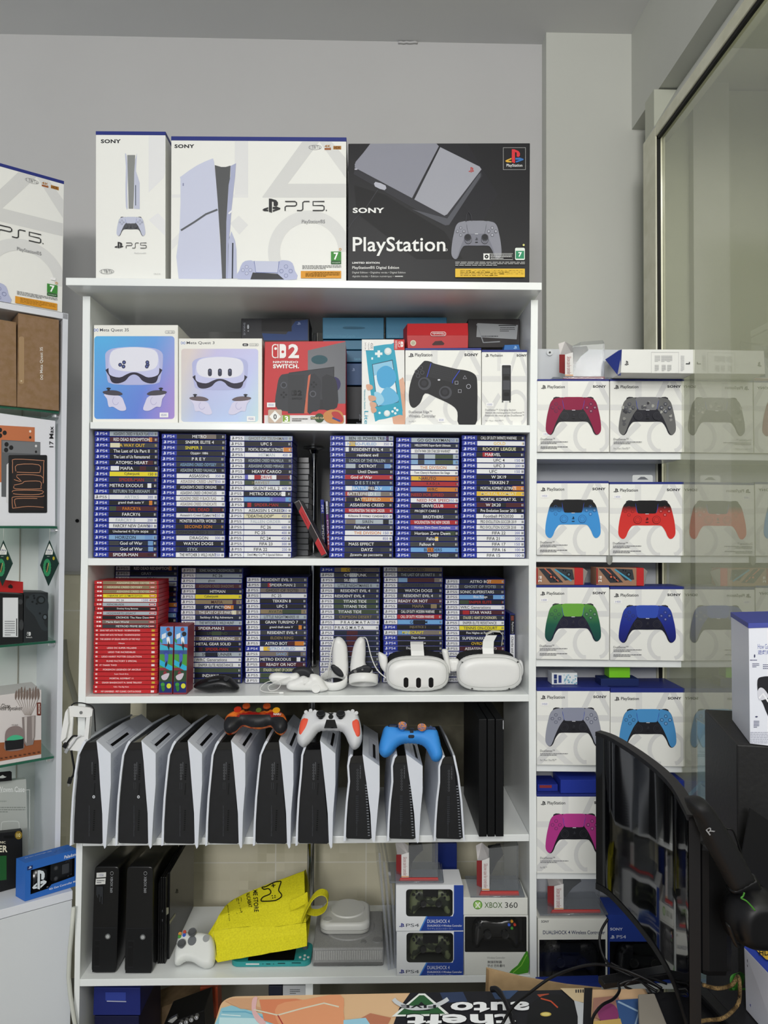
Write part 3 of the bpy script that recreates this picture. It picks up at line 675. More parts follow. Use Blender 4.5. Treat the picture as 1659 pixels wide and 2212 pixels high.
d.text('LIMITED EDITION', 761, 566, 820, 570, '#f0f0ee', .03); d.text('PlayStation®5 Digital Edition', 761, 575, 862, 583, '#e8e8e6', .01)
d.text('Digital Edition • Digitálna verzia • Digital Edition', 761, 587, 876, 592, '#d8d8d6'); d.text('digitális kiadás • Édition numérique •', 761, 594.5, 850, 600, '#d8d8d6'); d.tiny(853, 595, 882, 600, 1, '#d8d8d6', 3)
d.line([(1087, 319.5), (1135, 319.5), (1135, 367), (1087, 367)], .9, '#c8c8c8', True)
e = d.quad((1091, 323), (1131, 323), (1131, 353), (1091, 353)); e.poly([(.36, 0), (.36, .93), (.53, 1), (.53, .2), (.62, .24), (.62, .52), (.74, .56), (.8, .44), (.8, .28), (.72, .13), (.5, .0)], '#d8343c')
e.poly([(.34, .62), (.34, .72), (.14, .82), (.34, .86), (.34, .95), (.08, .93), (0, .84), (.1, .75)], '#e2b13c'); e.poly([(.55, .62), (.8, .6), (1, .7), (.98, .78), (.6, .96), (.55, .86), (.8, .76), (.55, .76)], '#3a74b8')
d.text('PlayStation', 1094, 354.5, 1128, 362.5, '#f0f0f0', .01)
e = d.quad((974, 484), (1083, 472), (1088, 547), (980, 560))
ds_art(d, 975, 478, 1083, 560, '#8c8d98', core='#7b7c88', marks='#3a3a42', rim='#3a3a42', btn='#a0a1ac')
for cx in (1010, 1047): d.ell(cx, 514, 7.5, 7.5, '#35353c', 18); d.ell(cx, 512.5, 5.5, 5.5, '#232328', 18)
d.line([(1006, 480), (1008, 465), (1012, 458), (1017, 466), (1019, 478)], 1.6, '#33333a')
d.line([(1043.5, 549), (1107, 549), (1107, 562), (1043.5, 562)], .8, '#d8d8d8', True); d.rect(1044, 549.5, 1057, 561.5, '#efefed'); d.ell(1050.5, 555.5, 4.3, 4.3, '#111111', 16); d.ell(1050.5, 555.5, 1.3, 1.3, '#eeeeee', 8); d.tiny(1059, 550.5, 1105, 561, 3, '#d8d8d8', 13)
d.rr(1112, 536.5, 1133, 563, 3, '#e4ece4'); d.rect(1113.5, 543, 1131.5, 560, '#2f8f66'); d.text('7', 1119, 546, 1126.5, 556, '#ffffff', .03); d.ell(1130.5, 530.5, 2.3, 2.3, '#e2e08a', 12)
d.tiny(983, 566, 1133, 576, 3, '#b9b9b9', 17); d.rr(983, 581.5, 1133, 600, 1, '#e5bc3a'); d.tiny(994, 584, 1130, 598, 4, '#8a6a18', 19)
m2.build('printed_front', o)
# ---------------------------------------------------------------- first compartment
Y2 = 1.915
QS = [(0, '#7fb6e6'), (.35, '#86a6e6'), (.6, '#8f9ae4'), (1, '#9cc4ee')]
o_ = V((0, 0, 0))
def quest(q, name, lbl, card_, bg, three, w128):
    x0, y0, x1, y1 = q
    mb, d, _ = pbox(q, Y2, .14, card('#f0efe8'), .001, seat='A')
    o = mb.build('headset_box', label=lbl, cat='box')
    m2 = MB(); d = D(m2, on(Y2), NF); W = x1 - x0; Hh = y1 - y0
    e = d.quad((x0, y0), (x1, y0), (x1, y1), (x0, y1))
    e.rr(*card_, .035, bg, .035)
    e.line([(.052 + .024 * math.cos(t * math.pi / 12), .053 + .014 * math.sin(t * math.pi / 6)) for t in range(25)], .0045, '#3a6ac8', True)
    e.text(name, .095, .035, .43, .072, '#4a4c55', .008)
    for (a, b, c_, tx) in w128:
        e.rr(a, .058, b, .09, .015, c_ if c_ else '#85858c'); 
        if not c_: e.rr(a + .004, .0615, b - .004, .0865, .012, '#f0efe8')
        e.text(tx, a + .015, .066, b - .015, .083, '#f0f0ee' if c_ else '#66666c', .01)
    # visor picture
    cx, top, bot, wv = three
    def X(u): return cx + u * wv
    def Yv(v): return top + v * (bot - top)
    e.sm([(X(-.55), Yv(.35)), (X(-.53), Yv(.1)), (X(-.3), Yv(-.02)), (X(.3), Yv(-.02)), (X(.53), Yv(.1)), (X(.56), Yv(.35)), (X(.52), Yv(.8)), (X(.4), Yv(1.02)), (X(-.4), Yv(1.02)), (X(-.52), Yv(.8))], '#b7bbe4', 3)
    e.sm([(X(-.48), Yv(.55)), (X(-.47), Yv(.8)), (X(-.42), Yv(.97)), (X(-.3), Yv(1.0)), (X(-.17), Yv(.93)), (X(-.09), Yv(.8)), (X(0), Yv(.745)), (X(.09), Yv(.8)), (X(.17), Yv(.93)), (X(.3), Yv(1.0)), (X(.42), Yv(.97)), (X(.47), Yv(.8)), (X(.48), Yv(.55))], '#2e2a3c', 3)
    e.sm([(X(-.48), Yv(.3)), (X(-.42), Yv(.06)), (X(-.2), Yv(-.03)), (X(.2), Yv(-.03)), (X(.42), Yv(.06)), (X(.48), Yv(.3)), (X(.49), Yv(.58)), (X(.46), Yv(.76)), (X(.28), Yv(.83)), (X(.14), Yv(.74)), (X(.05), Yv(.69)), (X(-.05), Yv(.69)), (X(-.14), Yv(.74)), (X(-.28), Yv(.83)), (X(-.46), Yv(.76)), (X(-.49), Yv(.58))], '#c9cbee', 3)
    e.sm([(X(-.47), Yv(.28)), (X(-.4), Yv(.06)), (X(-.15), Yv(-.02)), (X(.15), Yv(-.02)), (X(.4), Yv(.06)), (X(.47), Yv(.28)), (X(.42), Yv(.55)), (X(.2), Yv(.65)), (X(-.2), Yv(.65)), (X(-.42), Yv(.55))], '#e6e6f2', 3)
    if 's' in lbl[:0] or name.endswith('S'):
        for cx_ in (-.22, .23):
            for dx, dy in ((.03, -.07), (-.045, 0), (.02, .05)): e.ell(X(cx_ + dx + (.03 if cx_ > 0 and dy == 0 else 0) * 2.7), Yv(.47 + dy), .022, .02, '#2c3052', 14); e.ell(X(cx_ + dx + (.03 if cx_ > 0 and dy == 0 else 0) * 2.7) , Yv(.47 + dy), .011, .010, '#5a66a8', 10)
    else:
        for u in (-.2, 0, .2): e.rr(X(u) - .024, Yv(.35), X(u) + .024, Yv(.6), .022, '#34364a', .025); e.ell(X(u), Yv(.42), .010, .014, '#5a5f80', 10)
    for sx in (1, -1):
        c0 = .25 if sx > 0 else .75
        def fx(u): return c0 + sx * u
        e.sm([(fx(-.1), .71), (fx(.08), .73), (fx(.13), .8), (fx(.15), .87), (fx(.08), .88), (fx(0), .84), (fx(-.05), .84), (fx(-.07), .76)], '#d9d6ee', 3)
        e.sm([(fx(-.12), .685), (fx(-.03), .67), (fx(.06), .68), (fx(.11), .71), (fx(.05), .725), (fx(-.08), .715)], '#4a4652' if name.endswith('S') else '#6a5d62', 3)
        e.rect(fx(-.065), .655, fx(-.04), .68, '#2a2a34'); e.ell(fx(-.053), .652, .026, .009, '#2a2a34', 12)
        e.arc(fx(.03), .78, .035, .04, .006, '#b9b6da', 20, 250)
    price(e, *( (.79, .9, .89, .95) if name.endswith('S') else (.82, .9, .92, .96)), '8500' if name.endswith('S') else '9500')
    m2.build('printed_front', o); return o
bgS = grad_mat('quest_blue', [(0, '#5f7ad6'), (.35, '#6c86dc'), (1, '#62b4ea')], V((0, 0, 1)), 0, .24, .3, [(0, '#5ab6ec'), (.55, '#6a8ee0'), (1, '#d79ad0')], V((1, 0, -.25)), -.13, .1)
bg3 = grad_mat('quest_pastel', [(0, '#aac6ec'), (.6, '#b4b4e6'), (1, '#c8b6e0')], V((0, 0, 1)), 0, .22, .3, [(0, '#f2e6b4'), (.3, '#c2c4e6'), (.75, '#b4c4ea'), (1, '#b4dcc0')], V((1, 0, -.3)), -.14, .1)
quest((198, 702, 384.5, 912.5), 'Meta Quest 3S', 'headset box with bright blue and pink picture, leftmost on the first shelf', (.03, .115, .96, .965), bgS, (.49, .24, .6, .6), [(.85, .965, None, '128 GB')])
quest((386, 731, 566, 918), 'Meta Quest 3', 'headset box with pale pastel picture, second from left on first shelf', (.03, .12, .955, .965), bg3, (.495, .225, .58, .6), [(.765, .835, '#3a3a40', '4K'), (.845, .96, None, '512 GB')])
# red console box
Q = [(572, 738), (746, 736.5), (747, 917), (569, 918)]
mb, d, _ = pbox(Q, Y2, .13, card('#c42c31'), .001, seat='A'); q = [P(748, 737, Y2), P(755, 737, Y2 + .02), P(755, 916, Y2 + .02), P(748, 917, Y2)]
o = mb.build('console_box', label='red console box with dark handheld picture on the first shelf', cat='box')
m2 = MB(); d = D(m2, on(Y2), NF)
d.rect(571, 897, 746.5, 917.5, '#e4e2e2'); d.poly([(665, 757), (747, 738), (746.5, 872), (665, 872)], grad_mat('dark_aurora', [(0, '#2b2140'), (.4, '#243848'), (1, '#1b2230')], V((.6, 0, 1)), 0, .2, .3))
d.ell(690, 777, 18, 10, '#27505a', 14); d.ell(722, 830, 14, 16, '#2f2a5a', 14)
d.poly([(624, 805), (722, 792), (722, 885), (624, 885)], '#2a2a2e'); d.poly([(626, 806), (720, 794), (720, 862), (626, 866)], '#3b3c42')
d.sm([(601, 822), (606, 812), (616, 808), (655, 811), (656, 885), (616, 888), (600, 884), (594, 868), (598, 840)], '#3c3d42', 2); d.rect(622, 810, 658, 893, '#37383c')
d.poly([(666, 812), (671, 808), (664, 893), (657, 893)], '#c96a50')
d.sm([(671, 810), (688, 815), (694, 828), (692, 850), (690, 884), (676, 889), (664, 890)], '#33343a', 2); d.sm([(696, 815), (716, 812), (726, 822), (730, 850), (728, 880), (700, 885)], '#2c2d32', 2)
for cx, cy in ((613, 832), (676, 851)): d.ell(cx, cy, 7, 7, '#5b5d66', 16); d.ell(cx, cy, 5, 5, '#2c2d33', 16)
for cx, cy in ((613, 848), (608, 853), (618, 853), (613, 858), (678, 826), (683, 831), (673, 831), (678, 836)): d.ell(cx, cy, 2.4, 2.4, '#1d1e22', 10)
def sw_logo(d, x0, y0, x1, y1, c, bg):
    e = d.quad((x0, y0), (x1, y0), (x1, y1), (x0, y1)); e.rr(0, 0, .46, 1, .22, c, .22); e.rr(.07, .07, .46, .93, .16, bg, .16); e.rect(.4, 0, .46, 1, c); e.ell(.26, .32, .1, .1, c, 12)
    e.rr(.54, 0, 1, 1, .22, c, .22); e.rect(.54, 0, .7, 1, c); e.ell(.77, .55, .1, .1, bg, 12)
sw_logo(d, 587.5, 743.5, 618, 774, '#f5f2f0', '#c42c31'); d.text('2', 623, 743.5, 646, 774, '#f5f2f0', .035)
d.text('NINTENDO', 590, 780, 644, 785, '#f5f2f0', .03); d.text('SWITCH.', 590, 787, 646, 796, '#f5f2f0', .045)
sw_logo(d, 630, 843, 641, 854, '#19191c', '#37383c'); d.text('2', 643, 843, 652, 854, '#19191c', .03); d.text('SWITCH', 631, 859, 652, 863, '#202024')
price(d, 577, 870, 595, 880, '8500'); d.rr(579.5, 885, 609, 914, 3, '#c9b3a2'); d.poly([(594, 887), (607, 900), (594, 913), (582, 900)], '#f4f4f2'); d.text('0', 591, 895, 598, 906, '#333333', .02)
d.rect(611, 897, 626, 914, '#86a83a'); d.text('3', 615, 899, 623, 911, '#ffffff', .03); d.rect(611, 911, 626, 914, '#eef2e0')
d.tiny(631, 903, 665, 911, 2, '#55504e', 3); d.ell(690, 903, 10, 10, '#33502f', 16); d.line([(671, 903), (708, 903)], 6, '#2c2c30'); d.text('MARIO KART', 672, 901, 707, 905.5, '#e2d8a0', .02)
d.sm([(700, 893), (715, 885), (735, 888), (742, 900), (740, 915), (712, 914), (700, 905)], '#c9864a', 3); d.sm([(716, 892), (730, 890), (741, 903), (738, 913), (726, 908)], '#b8383a', 3); d.line([(718, 903), (735, 910)], 4, '#3b4a8c')
m2.build('printed_front', o)
# handheld box
Q = [(781.5, 733), (873.5, 733), (875, 917.5), (781.5, 917.5)]
mb, d, _ = pbox(Q, Y2, .06, card('#ecece9'), .001, seat='A')
o = mb.build('console_box', label='tall white box picturing a hand holding a turquoise handheld console', cat='box')
m2 = MB(); d = D(m2, on(Y2), NF)
sk = '#d9a78c'; tq = '#2ea3c0'
d.sm([(848, 905), (845, 880), (862, 850), (866, 820), (872, 818), (874, 850), (874.5, 917), (852, 917)], sk, 3)
d.sm([(862, 822), (868, 819), (874, 826), (874, 850), (864, 846)], '#e0b096', 2)
d.poly([(791.5, 757), (796, 752), (846, 743.5), (851, 747), (870, 888), (866, 894), (815, 906), (810, 902)], tq)
d.sm([(791, 765), (796, 751), (846, 743), (852, 752), (869, 885), (862, 896), (818, 907), (808, 898)], tq, 3)
d.poly([(803.5, 787), (848, 777), (861, 869), (815, 878.5)], '#26435a'); d.poly([(805, 788), (847, 779), (859.5, 868), (816, 877)], '#dfeef6')
d.poly([(805, 788), (847, 779), (849, 795), (808, 812)], '#8fc8e6'); d.sm([(814, 805), (832, 790), (851, 800), (855, 822), (840, 838), (820, 835)], '#4aa6d8', 4); d.sm([(818, 860), (835, 836), (856, 848), (859, 868), (818, 876)], '#64b4de', 3); d.sm([(808, 848), (822, 850), (830, 866), (816, 875)], '#9ad0ea', 3)
d.rect(815.5, 757, 821, 772, '#e8f0f0'); d.rect(810, 761.5, 826, 767, '#e8f0f0'); d.ell(838, 759, 8, 8, '#cfdcdc', 18); d.ell(838, 758, 5.5, 5.5, '#e8eeee', 16); d.rect(802, 772, 806, 777, '#dff0f4')
for cx, cy in ((853, 882), (848, 889), (858, 886), (854, 893)): d.ell(cx, cy, 2.8, 2.8, '#e8f2f2', 10)
d.ell(836, 893, 7, 7, '#cfdcdc', 18); d.ell(836, 892, 5, 5, '#eef2f2', 16); d.ell(820, 892, 2.6, 2.6, '#e8f2f2', 10)
for x, y, w in ((797, 836, 6), (803, 860, 7), (805, 874, 6), (806, 885, 5)): d.sm([(x - w, y - 5), (x + w, y - 4), (x + w + 2, y + 4), (x - w + 3, y + 7)], sk, 3)
d.rect(851, 733.5, 873.5, 756, '#c9302f'); sw_logo(d, 860, 738, 871, 750, '#f3efee', '#c9302f'); d.text('NINTENDO', 853, 736, 858, 754, '#f3efee', 0, 90)
d.rect(787, 738, 807, 757, '#f6f4f2'); d.text('Switch Lite', 788, 740, 792, 755, '#66666c', 0, 90); d.text('TURQUOISE', 794, 740, 798, 756, '#66666c', 0, 90); d.text('4500', 800, 741, 806, 754, '#66666c', 0, 90)
d.text('Nintendo Switch', 786, 842, 790, 884, '#66b4c8', 0, 90); d.text('Lite', 787, 888, 795.5, 916, '#2ea3c0', .0, 90)
m2.build('printed_front', o)
# edge gamepad box
def small_ps(q, lbl):
    (x0, y0, x1, y1) = q
    mb, d, _ = pbox((x0, y0 + 5, x1, y1), Y2, .09, card(WB), .0008, seat='A'); mb.hexa(qd(x0, y0, x1, y0 + 5, Y2), (0, .09, 0), card(BLUE), .0006)
    o = mb.build('controller_box', label=lbl, cat='box'); m2 = MB(); d = D(m2, on(Y2), NF); e = d.quad((x0, y0 + 5), (x1, y0 + 5), (x1, y1), (x0, y1)); ps_shapes(e); e.k[0] += 2
    return o, m2, d, e
o, m2, d, e = small_ps((875.5, 751.5, 1039.5, 917.5), 'white box with a tilted black gamepad picture, right part of first shelf')
d.pslogo(882, 763, 894, 772, INK); d.text('PlayStation', 896.5, 763, 934, 772, INK, .01); sony_txt(d, 1003, 763.5, 1033, 769.5)
d.sm([(913, 783), (920, 779.5), (932, 782), (940, 786), (985, 797), (1000, 799), (1016, 803), (1028, 812), (1031, 830), (1031, 880), (1027, 917), (991, 917), (988, 890), (975, 875), (940, 858), (918, 850), (908, 870), (895, 881), (886, 875), (883, 855), (886, 830), (895, 805)], '#1a1a1e', 3)
d.line([(931, 785), (922, 815)], 1.5, '#3348c8'); d.line([(993, 800), (978, 822), (977, 828)], 1.5, '#3348c8'); d.poly([(934, 785), (990, 800), (975, 826), (924, 814)], '#28282c')
for cx, cy in ((917, 829), (962, 848)): d.ell(cx, cy, 14, 14, '#44454c', 20); d.ell(cx - 1, cy - 1, 10, 10, '#1b1b20', 20); d.ell(cx - 1, cy - 1, 6, 6, '#2c2c33', 16)
for cx, cy, n in ((1004, 816, 3), (986, 827, 4), (1012, 835, 16), (993, 845, 4)): d.arc(cx, cy, 4.5, 4.5, 1, '#b8b8c4', a0=-90 if n == 3 else 45, a1=270 if n == 3 else 405, n=n)
for cx, cy in ((909, 795), (900, 803), (912, 805), (903, 812)): d.arc(cx, cy, 4, 4, 1, '#55565e', n=12)
for a in range(12):
    for b in range(5): d.k[0] -= 1; d.rect(937 + a * 3.6 - b * .8, 790 + a * .9 + b * 4, 938.4 + a * 3.6 - b * .8, 791.4 + a * .9 + b * 4, '#3a3a40')
d.k[0] += 1; d.ell(948, 821, 3, 1.6, '#e8e8f0', 10)
d.text('DualSense Edge™', 883, 887, 933, 894, '#77777c'); d.text('Wireless Controller', 883, 895.5, 941, 902, '#77777c'); d.text('For PS5™', 883, 909, 898, 912.5, '#99999c'); price(d, 946, 903, 961, 912, '8500')
m2.build('printed_front', o)
o, m2, d, e = small_ps((1041, 755.5, 1138.5, 917.5), 'white charging station box, rightmost on the first shelf')
d.pslogo(1048, 764.5, 1056, 771.5, INK); d.text('PlayStation', 1059, 765, 1086, 772, INK, .01); sony_txt(d, 1116, 765.5, 1138, 770.5)
d.poly([(1080, 786), (1105, 787), (1103, 867), (1085, 868)], '#f4f4f4'); d.rr(1084, 789, 1103.5, 866, 2, '#26272b'); d.rect(1086, 795, 1101.5, 808, '#3a3b41'); d.rect(1086, 822, 1101.5, 842, '#4a4b52'); d.rr(1088, 813, 1100, 820, 3, '#111114'); d.rr(1088, 848, 1100, 856, 3, '#111114'); d.rect(1084, 866, 1087, 869.5, '#55565a'); d.rect(1100, 866, 1103, 869.5, '#55565a')
price(d, 1050, 870, 1066, 878, '1500')
for k, s in enumerate(('DualSense™ Charging Station', 'Station de rechargement DualSense™', 'Estación de recarga de DualSense™')): d.text(s, 1048, 883.5 + k * 6, 1112 + (20 if k else 2), 888.5 + k * 6, '#77777c')
d.text('For / Pour / Para PS5™', 1048, 907, 1087, 910.5, '#99999c')
m2.build('printed_front', o)
# red box lying on the gamepad box (top face leans to us)
zc1 = P(950, 752, Y2).z
q1 = [P(879, 724, Y2 + .0), P(1011.5, 724, Y2 + .0), P(1011, 751.5, Y2 + .0), P(880.5, 753, Y2 + .0)]
mb = MB(); mb.hexa(q1, (0, .02, 0), card('#b52a2e'), .0008)
lean = [P(880, 699, Y2 + .03), P(1010.5, 698, Y2 + .03), P(1011.5, 724, Y2), P(879, 724, Y2)]
mb.hexa(lean, (0, .025, 0), card('#c03034'), .0005); mb.hexa([P(871, 712, Y2 + .06), P(880, 699.5, Y2 + .03), P(879, 752, Y2 + .001), P(871, 748, Y2 + .05)], (.004, .02, 0), card('#8e2226'))
o = mb.build('accessory_box', label='small red box lying on the tilted black gamepad box', cat='box')
m2 = MB(); nn = (lean[1] - lean[0]).cross(lean[3] - lean[0]).normalized(); nn = nn if nn.y < 0 else -nn
d = D(m2, lambda x, y: HP(x, y, lean[3], nn), nn, k=2)
d.rr(930, 716.5, 963.5, 726, 4.5, '#e9dedd'); d.rr(931.2, 717.7, 962.3, 724.8, 3.5, '#b52a2e'); d.text('Nintendo', 934, 718.8, 960, 723.6, '#e9dedd', .02, 180)
d = D(m2, on(Y2), NF, k=2); d.ell(892.5, 741, 6.3, 6.3, '#d8d2bc', 18); d.ell(892.5, 741, 4.5, 4.5, '#b8b096', 18); d.poly([(933, 744), (940, 737), (954, 736), (960, 742), (958, 745.5), (935, 746)], '#3c1618')
m2.build('printed_front', o)
# darker boxes at the back
def plain(name, q, Y, dep, c, lbl, draw=None, cat='box', group=None, bev=.0012):
    mb, d, _ = pbox(q, Y, dep, card(c) if isinstance(c, str) else c, bev); o = mb.build(name, label=lbl, cat=cat, group=group)
    if draw: m2 = MB(); d = D(m2, on(Y), NF); draw(d); m2.build('printed_front', o)
    return o
def dr(d):
    d.poly([(638, 694), (665, 690), (665, 735), (570, 735), (566, 720), (618, 722)], '#1c3c74'); d.text('SHAX-IS', 526, 697, 530, 724, '#9aa0ac', 0, 90); d.ell(536, 706, 2, 5, '#c0c4cc', 12); d.rect(535, 714, 537.5, 716, '#c0c4cc'); d.rect(565, 690, 630, 716, '#0c0c10'); d.pslogo(641, 696, 650, 702, '#8fa4c8')
plain('controller_box', (521, 688, 668, 760), Y2 + .12, .1, '#14161e', 'black and blue box at the back of the first shelf, left of the pole', dr)
bl = '#3c7ea0'
def dr(d): d.sm([(740, 708), (747, 705.5), (780, 706), (789, 708.5), (780, 711), (747, 711)], '#26607c', 2); d.text('DUALSHOCK 4 Wireless Controller', 702, 723, 768, 729, '#5a9cb8')
plain('controller_box', (697, 686, 829, 732), Y2 + .13, .12, bl, 'muted blue box with a hand slot, topmost of the blue pile on first shelf', dr)
def dr(d): d.text('DUALSHOCK', 838, 723, 862, 729, '#5a9cb8')
plain('controller_box', (834, 685.5, 965, 731), Y2 + .13, .12, bl, 'muted blue box behind the small red box', dr)
plain('controller_box', (698, 735, 870, 755), Y2 + .13, .12, '#37708e', 'second muted blue box of the pile behind the first shelf', None)
plain('controller_box', (698, 757, 870, 782), Y2 + .13, .12, '#2f6486', 'third muted blue box of the pile behind the first shelf', lambda d: d.text('Controller', 765, 773, 780, 778, '#6aa8c4'))
plain('controller_box', (698, 785, 870, 832), Y2 + .13, .12, '#254c7c', 'deep blue box low in the pile behind the turquoise handheld box', lambda d: d.pslogo(760, 795, 767, 802, '#8fa4c8'))
plain('controller_box', (698, 835, 870, 906), Y2 + .13, .12, '#15171f', 'near-black box at the bottom of the pile behind the first shelf', lambda d: (d.text('PDP', 776, 895, 780, 908, '#8a8f9c', 0, -90), d.text('Bluetooth', 770, 912, 785, 916, '#8a8f9c')))
def dr(d):
    d.poly([(1031, 698), (1119, 702), (1116, 733), (1029, 728)], '#9a9c9e'); d.rect(1077, 702, 1115, 704, '#1c1c1e'); d.tiny(1080, 706, 1112, 717, 3, '#3a3a3c', 3); d.tiny(1040, 724, 1100, 729, 1, '#44464a', 4); d.line([(1030, 700), (1044, 740), (1080, 738)], 2.5, '#8f9296')
plain('camera_box', (1011, 689, 1123, 751), Y2 + .1, .1, '#1a1214', 'dark box with pale data label at the back right of the first shelf', dr)
def dr(d): d.pslogo(1109, 747, 1117, 754, '#a8c8e8')
plain('accessory_box', [(1090, 745), (1121, 744), (1124, 757), (1088, 757)], Y2 + .03, .03, '#2a6ab0', 'small bright blue box lying on the charging station box', dr)
# ---------------------------------------------------------------- gamepad boxes on the wall shelves
B = dsbox
B(1161, 819, 1316, 977, 'white box with dark red gamepad picture, top ledge, left', pr='1450', price_low=True, shell='#8c1a42', core='#232228', lidy=4)
B(1318, 819, 1478, 977.5, 'white box with grey camouflage gamepad picture, top ledge, right', foot=1, shell='#6a6a6a', pad='#77777a', core='#23232c', camo=True, lidy=4)
tb = grad_mat('black_to_blue', [(0, '#3f93d8'), (.63, '#3f93d8'), (.78, '#101014'), (1, '#101014')], V((0, 0, 1)), .045, .155)
tr = grad_mat('black_to_red', [(0, '#d8352f'), (.63, '#cf2f2c'), (.8, '#101014'), (1, '#101014')], V((0, 0, 1)), .045, .155)
B(1160, 1039, 1315, 1200, 'white box with blue and black gamepad picture, second ledge, left', pr='1450', shell=tb, pad='#101014', core=tb, marks='#2a5a98', lidy=5)
B(1317, 1041, 1477, 1202, 'white box with red and black gamepad picture, second ledge, right', pr='1450', shell=tr, pad='#101014', core=tr, marks='#7a2020', lidy=5)
tg = grad_mat('green_fade', [(0, '#123c40'), (.45, '#1a5a48'), (1, '#5c9a40')], V((0, 0, 1)), .045, .155)
B(1159, 1264, 1316, 1423, 'white box with iridescent green gamepad picture, third ledge, left', pr='1450', shell=tg, pad='#6aa83e', core='#1e1e34', lidy=5)
ti = grad_mat('indigo_fade', [(0, '#161c66'), (.45, '#1e2a8a'), (1, '#2e48a8')], V((0, 0, 1)), .045, .155)
B(1318, 1267, 1478, 1425.5, 'white box with deep indigo gamepad picture, third ledge, right', pr='1450', shell=ti, pad='#3450b4', core='#1a1a2e', lidy=6)
B(1160, 1485, 1317.5, 1650, 'white box with silver gamepad picture, fourth ledge, left', pr='1450', foot=1, shell='#9598a6', pad='#8f93a6', core='#232329', lidy=8, depth=.13)
B(1319, 1487, 1479, 1653, 'white box with light blue gamepad picture, fourth ledge, right', foot=3, shell='#4d93cc', pad='#4f97d2', core='#232329', lidy=9, depth=.13)
B(1160, 1716, 1320, 1882, 'white box with magenta gamepad picture, fifth ledge, beside the monitor', foot=2, shell='#b83a8c', pad='#bf3f92', core='#1c1c22', lidy=5)
# ---------------------------------------------------------------- game cases
C_ = dict(k='#17181c', g='#3a3c40', w='#e6e7e9', r='#a8262a', y='#e6d62a', n='#1c2436', b='#6f97c8', o='#c87a2c', e='#3c4a34', t='#8a7a5c', m='#4a1e24', s='#a9b4bc', c='#dcd6b8', p='#5a5ab4', a='#7fa6cc', d='#2c3038', z='#e0b83c', l='#6fa4d8', i='#7a7068')
CN_ = dict(k='black', g='dark grey', w='white', r='red', y='yellow', n='navy', b='blue', o='orange', e='dark green', t='tan', m='maroon', s='pale grey', c='cream', p='violet', a='pale blue', d='charcoal', z='gold', l='light blue', i='taupe')
ORD = 'topmost second third fourth fifth sixth seventh eighth ninth tenth eleventh twelfth thirteenth fourteenth fifteenth sixteenth seventeenth eighteenth nineteenth twentieth twenty-first twenty-second twenty-third twenty-fourth twenty-fifth twenty-sixth twenty-seventh'.split()
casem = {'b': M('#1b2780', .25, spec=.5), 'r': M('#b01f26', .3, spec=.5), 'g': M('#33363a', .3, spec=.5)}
def spine(parent, o, wd, th, spec, kind, seed):
    """printed insert of one case; o: left-bottom-front corner of the spine"""
    r = random.Random(seed); mb = MB()
    d = D(mb, lambda u, v: V((o.x + u * wd, o.y, o.z + (1 - v) * th)), NF, .00008, 2)
    plat, bg, fg, title = spec[:4]; pr = spec[4] if len(spec) > 4 else ''
    bgc = C_[bg]; fgc = fg if fg.startswith('#') else C_[fg]
    if kind == 'sw':
        full = plat == 'S'
        if full:
            d.rect(.02, .1, .98, .9, '#c2262c'); d.rr(.035, .3, .065, .68, .006, '#f0e4e4', .12); d.rect(.048, .3, .052, .68, '#c2262c')
            w = min(.62, text_mesh(title)[2] * .42 * th / wd); x = .1 if len(title) % 3 == 0 else .5 - w / 2 - .06; d.text(title, x, .32, x + w, .7, '#f6e8e8', .01)
            d.rect(.9, .25, .95, .75, ['#e8a23c', '#e9dedd', '#c8b23c'][seed % 3])
        else:
            d.rect(.02, .1, .13, .9, '#c2262c'); d.rect(.05, .3, .075, .65, '#f0e4e4'); d.rect(.085, .3, .12, .65, '#f0e4e4')
            d.rect(.14, .1, .97, .9, bgc); w = min(.55, text_mesh(title)[2] * .5 * th / wd); x = .2 if seed % 2 else .35; d.text(title, x, .28, x + w, .74, fgc, .01); d.rr(.86, .3, .955, .7, .01, '#c2262c', .1); d.rect(.875, .42, .94, .58, '#f0e4e4')
            if pr: d.text(pr, .74, .25, .84, .75, '#4450a0')
        return mb.build('spine_insert', parent)
    w_ = plat in '5'
    if plat == '-': d.rect(.02, .1, .98, .9, bgc)
    else:
        d.rect(.015, .09, .235, .91, '#e4e5ea' if w_ else '#2436a0'); d.rect(.242, .09, .985, .91, bgc)
        c = '#26262c' if w_ else '#eef0fa'
        d.pslogo(.03, .2, .075, .78, c); d.text('PS5' if w_ else 'PS4', .095, .28, .205, .72, c)
    if len(spec) > 5 and spec[5]:
        for a, b, cc in spec[5]: d.rect(a, .1, b, .9, C_[cc])
    if title:
        hh = .56; w = min(.56, text_mesh(title, .012)[2] * hh * th / wd); cx = .59 if seed % 3 else .5
        if len(title) > 16: cx = .58
        x = max(.255, cx - w / 2); d.text(title, x, .5 - hh / 2, x + w, .5 + hh / 2, fgc, .012)
    if pr: d.text(pr, .84, .26, .92, .74, '#3d48a0' if bg in 'wcs' else '#111116')
    d.rect(.945, .3, .953, .72, fgc); d.rect(.958, .3, .975, .72, '#88898c')
    return mb.build('spine_insert', parent)
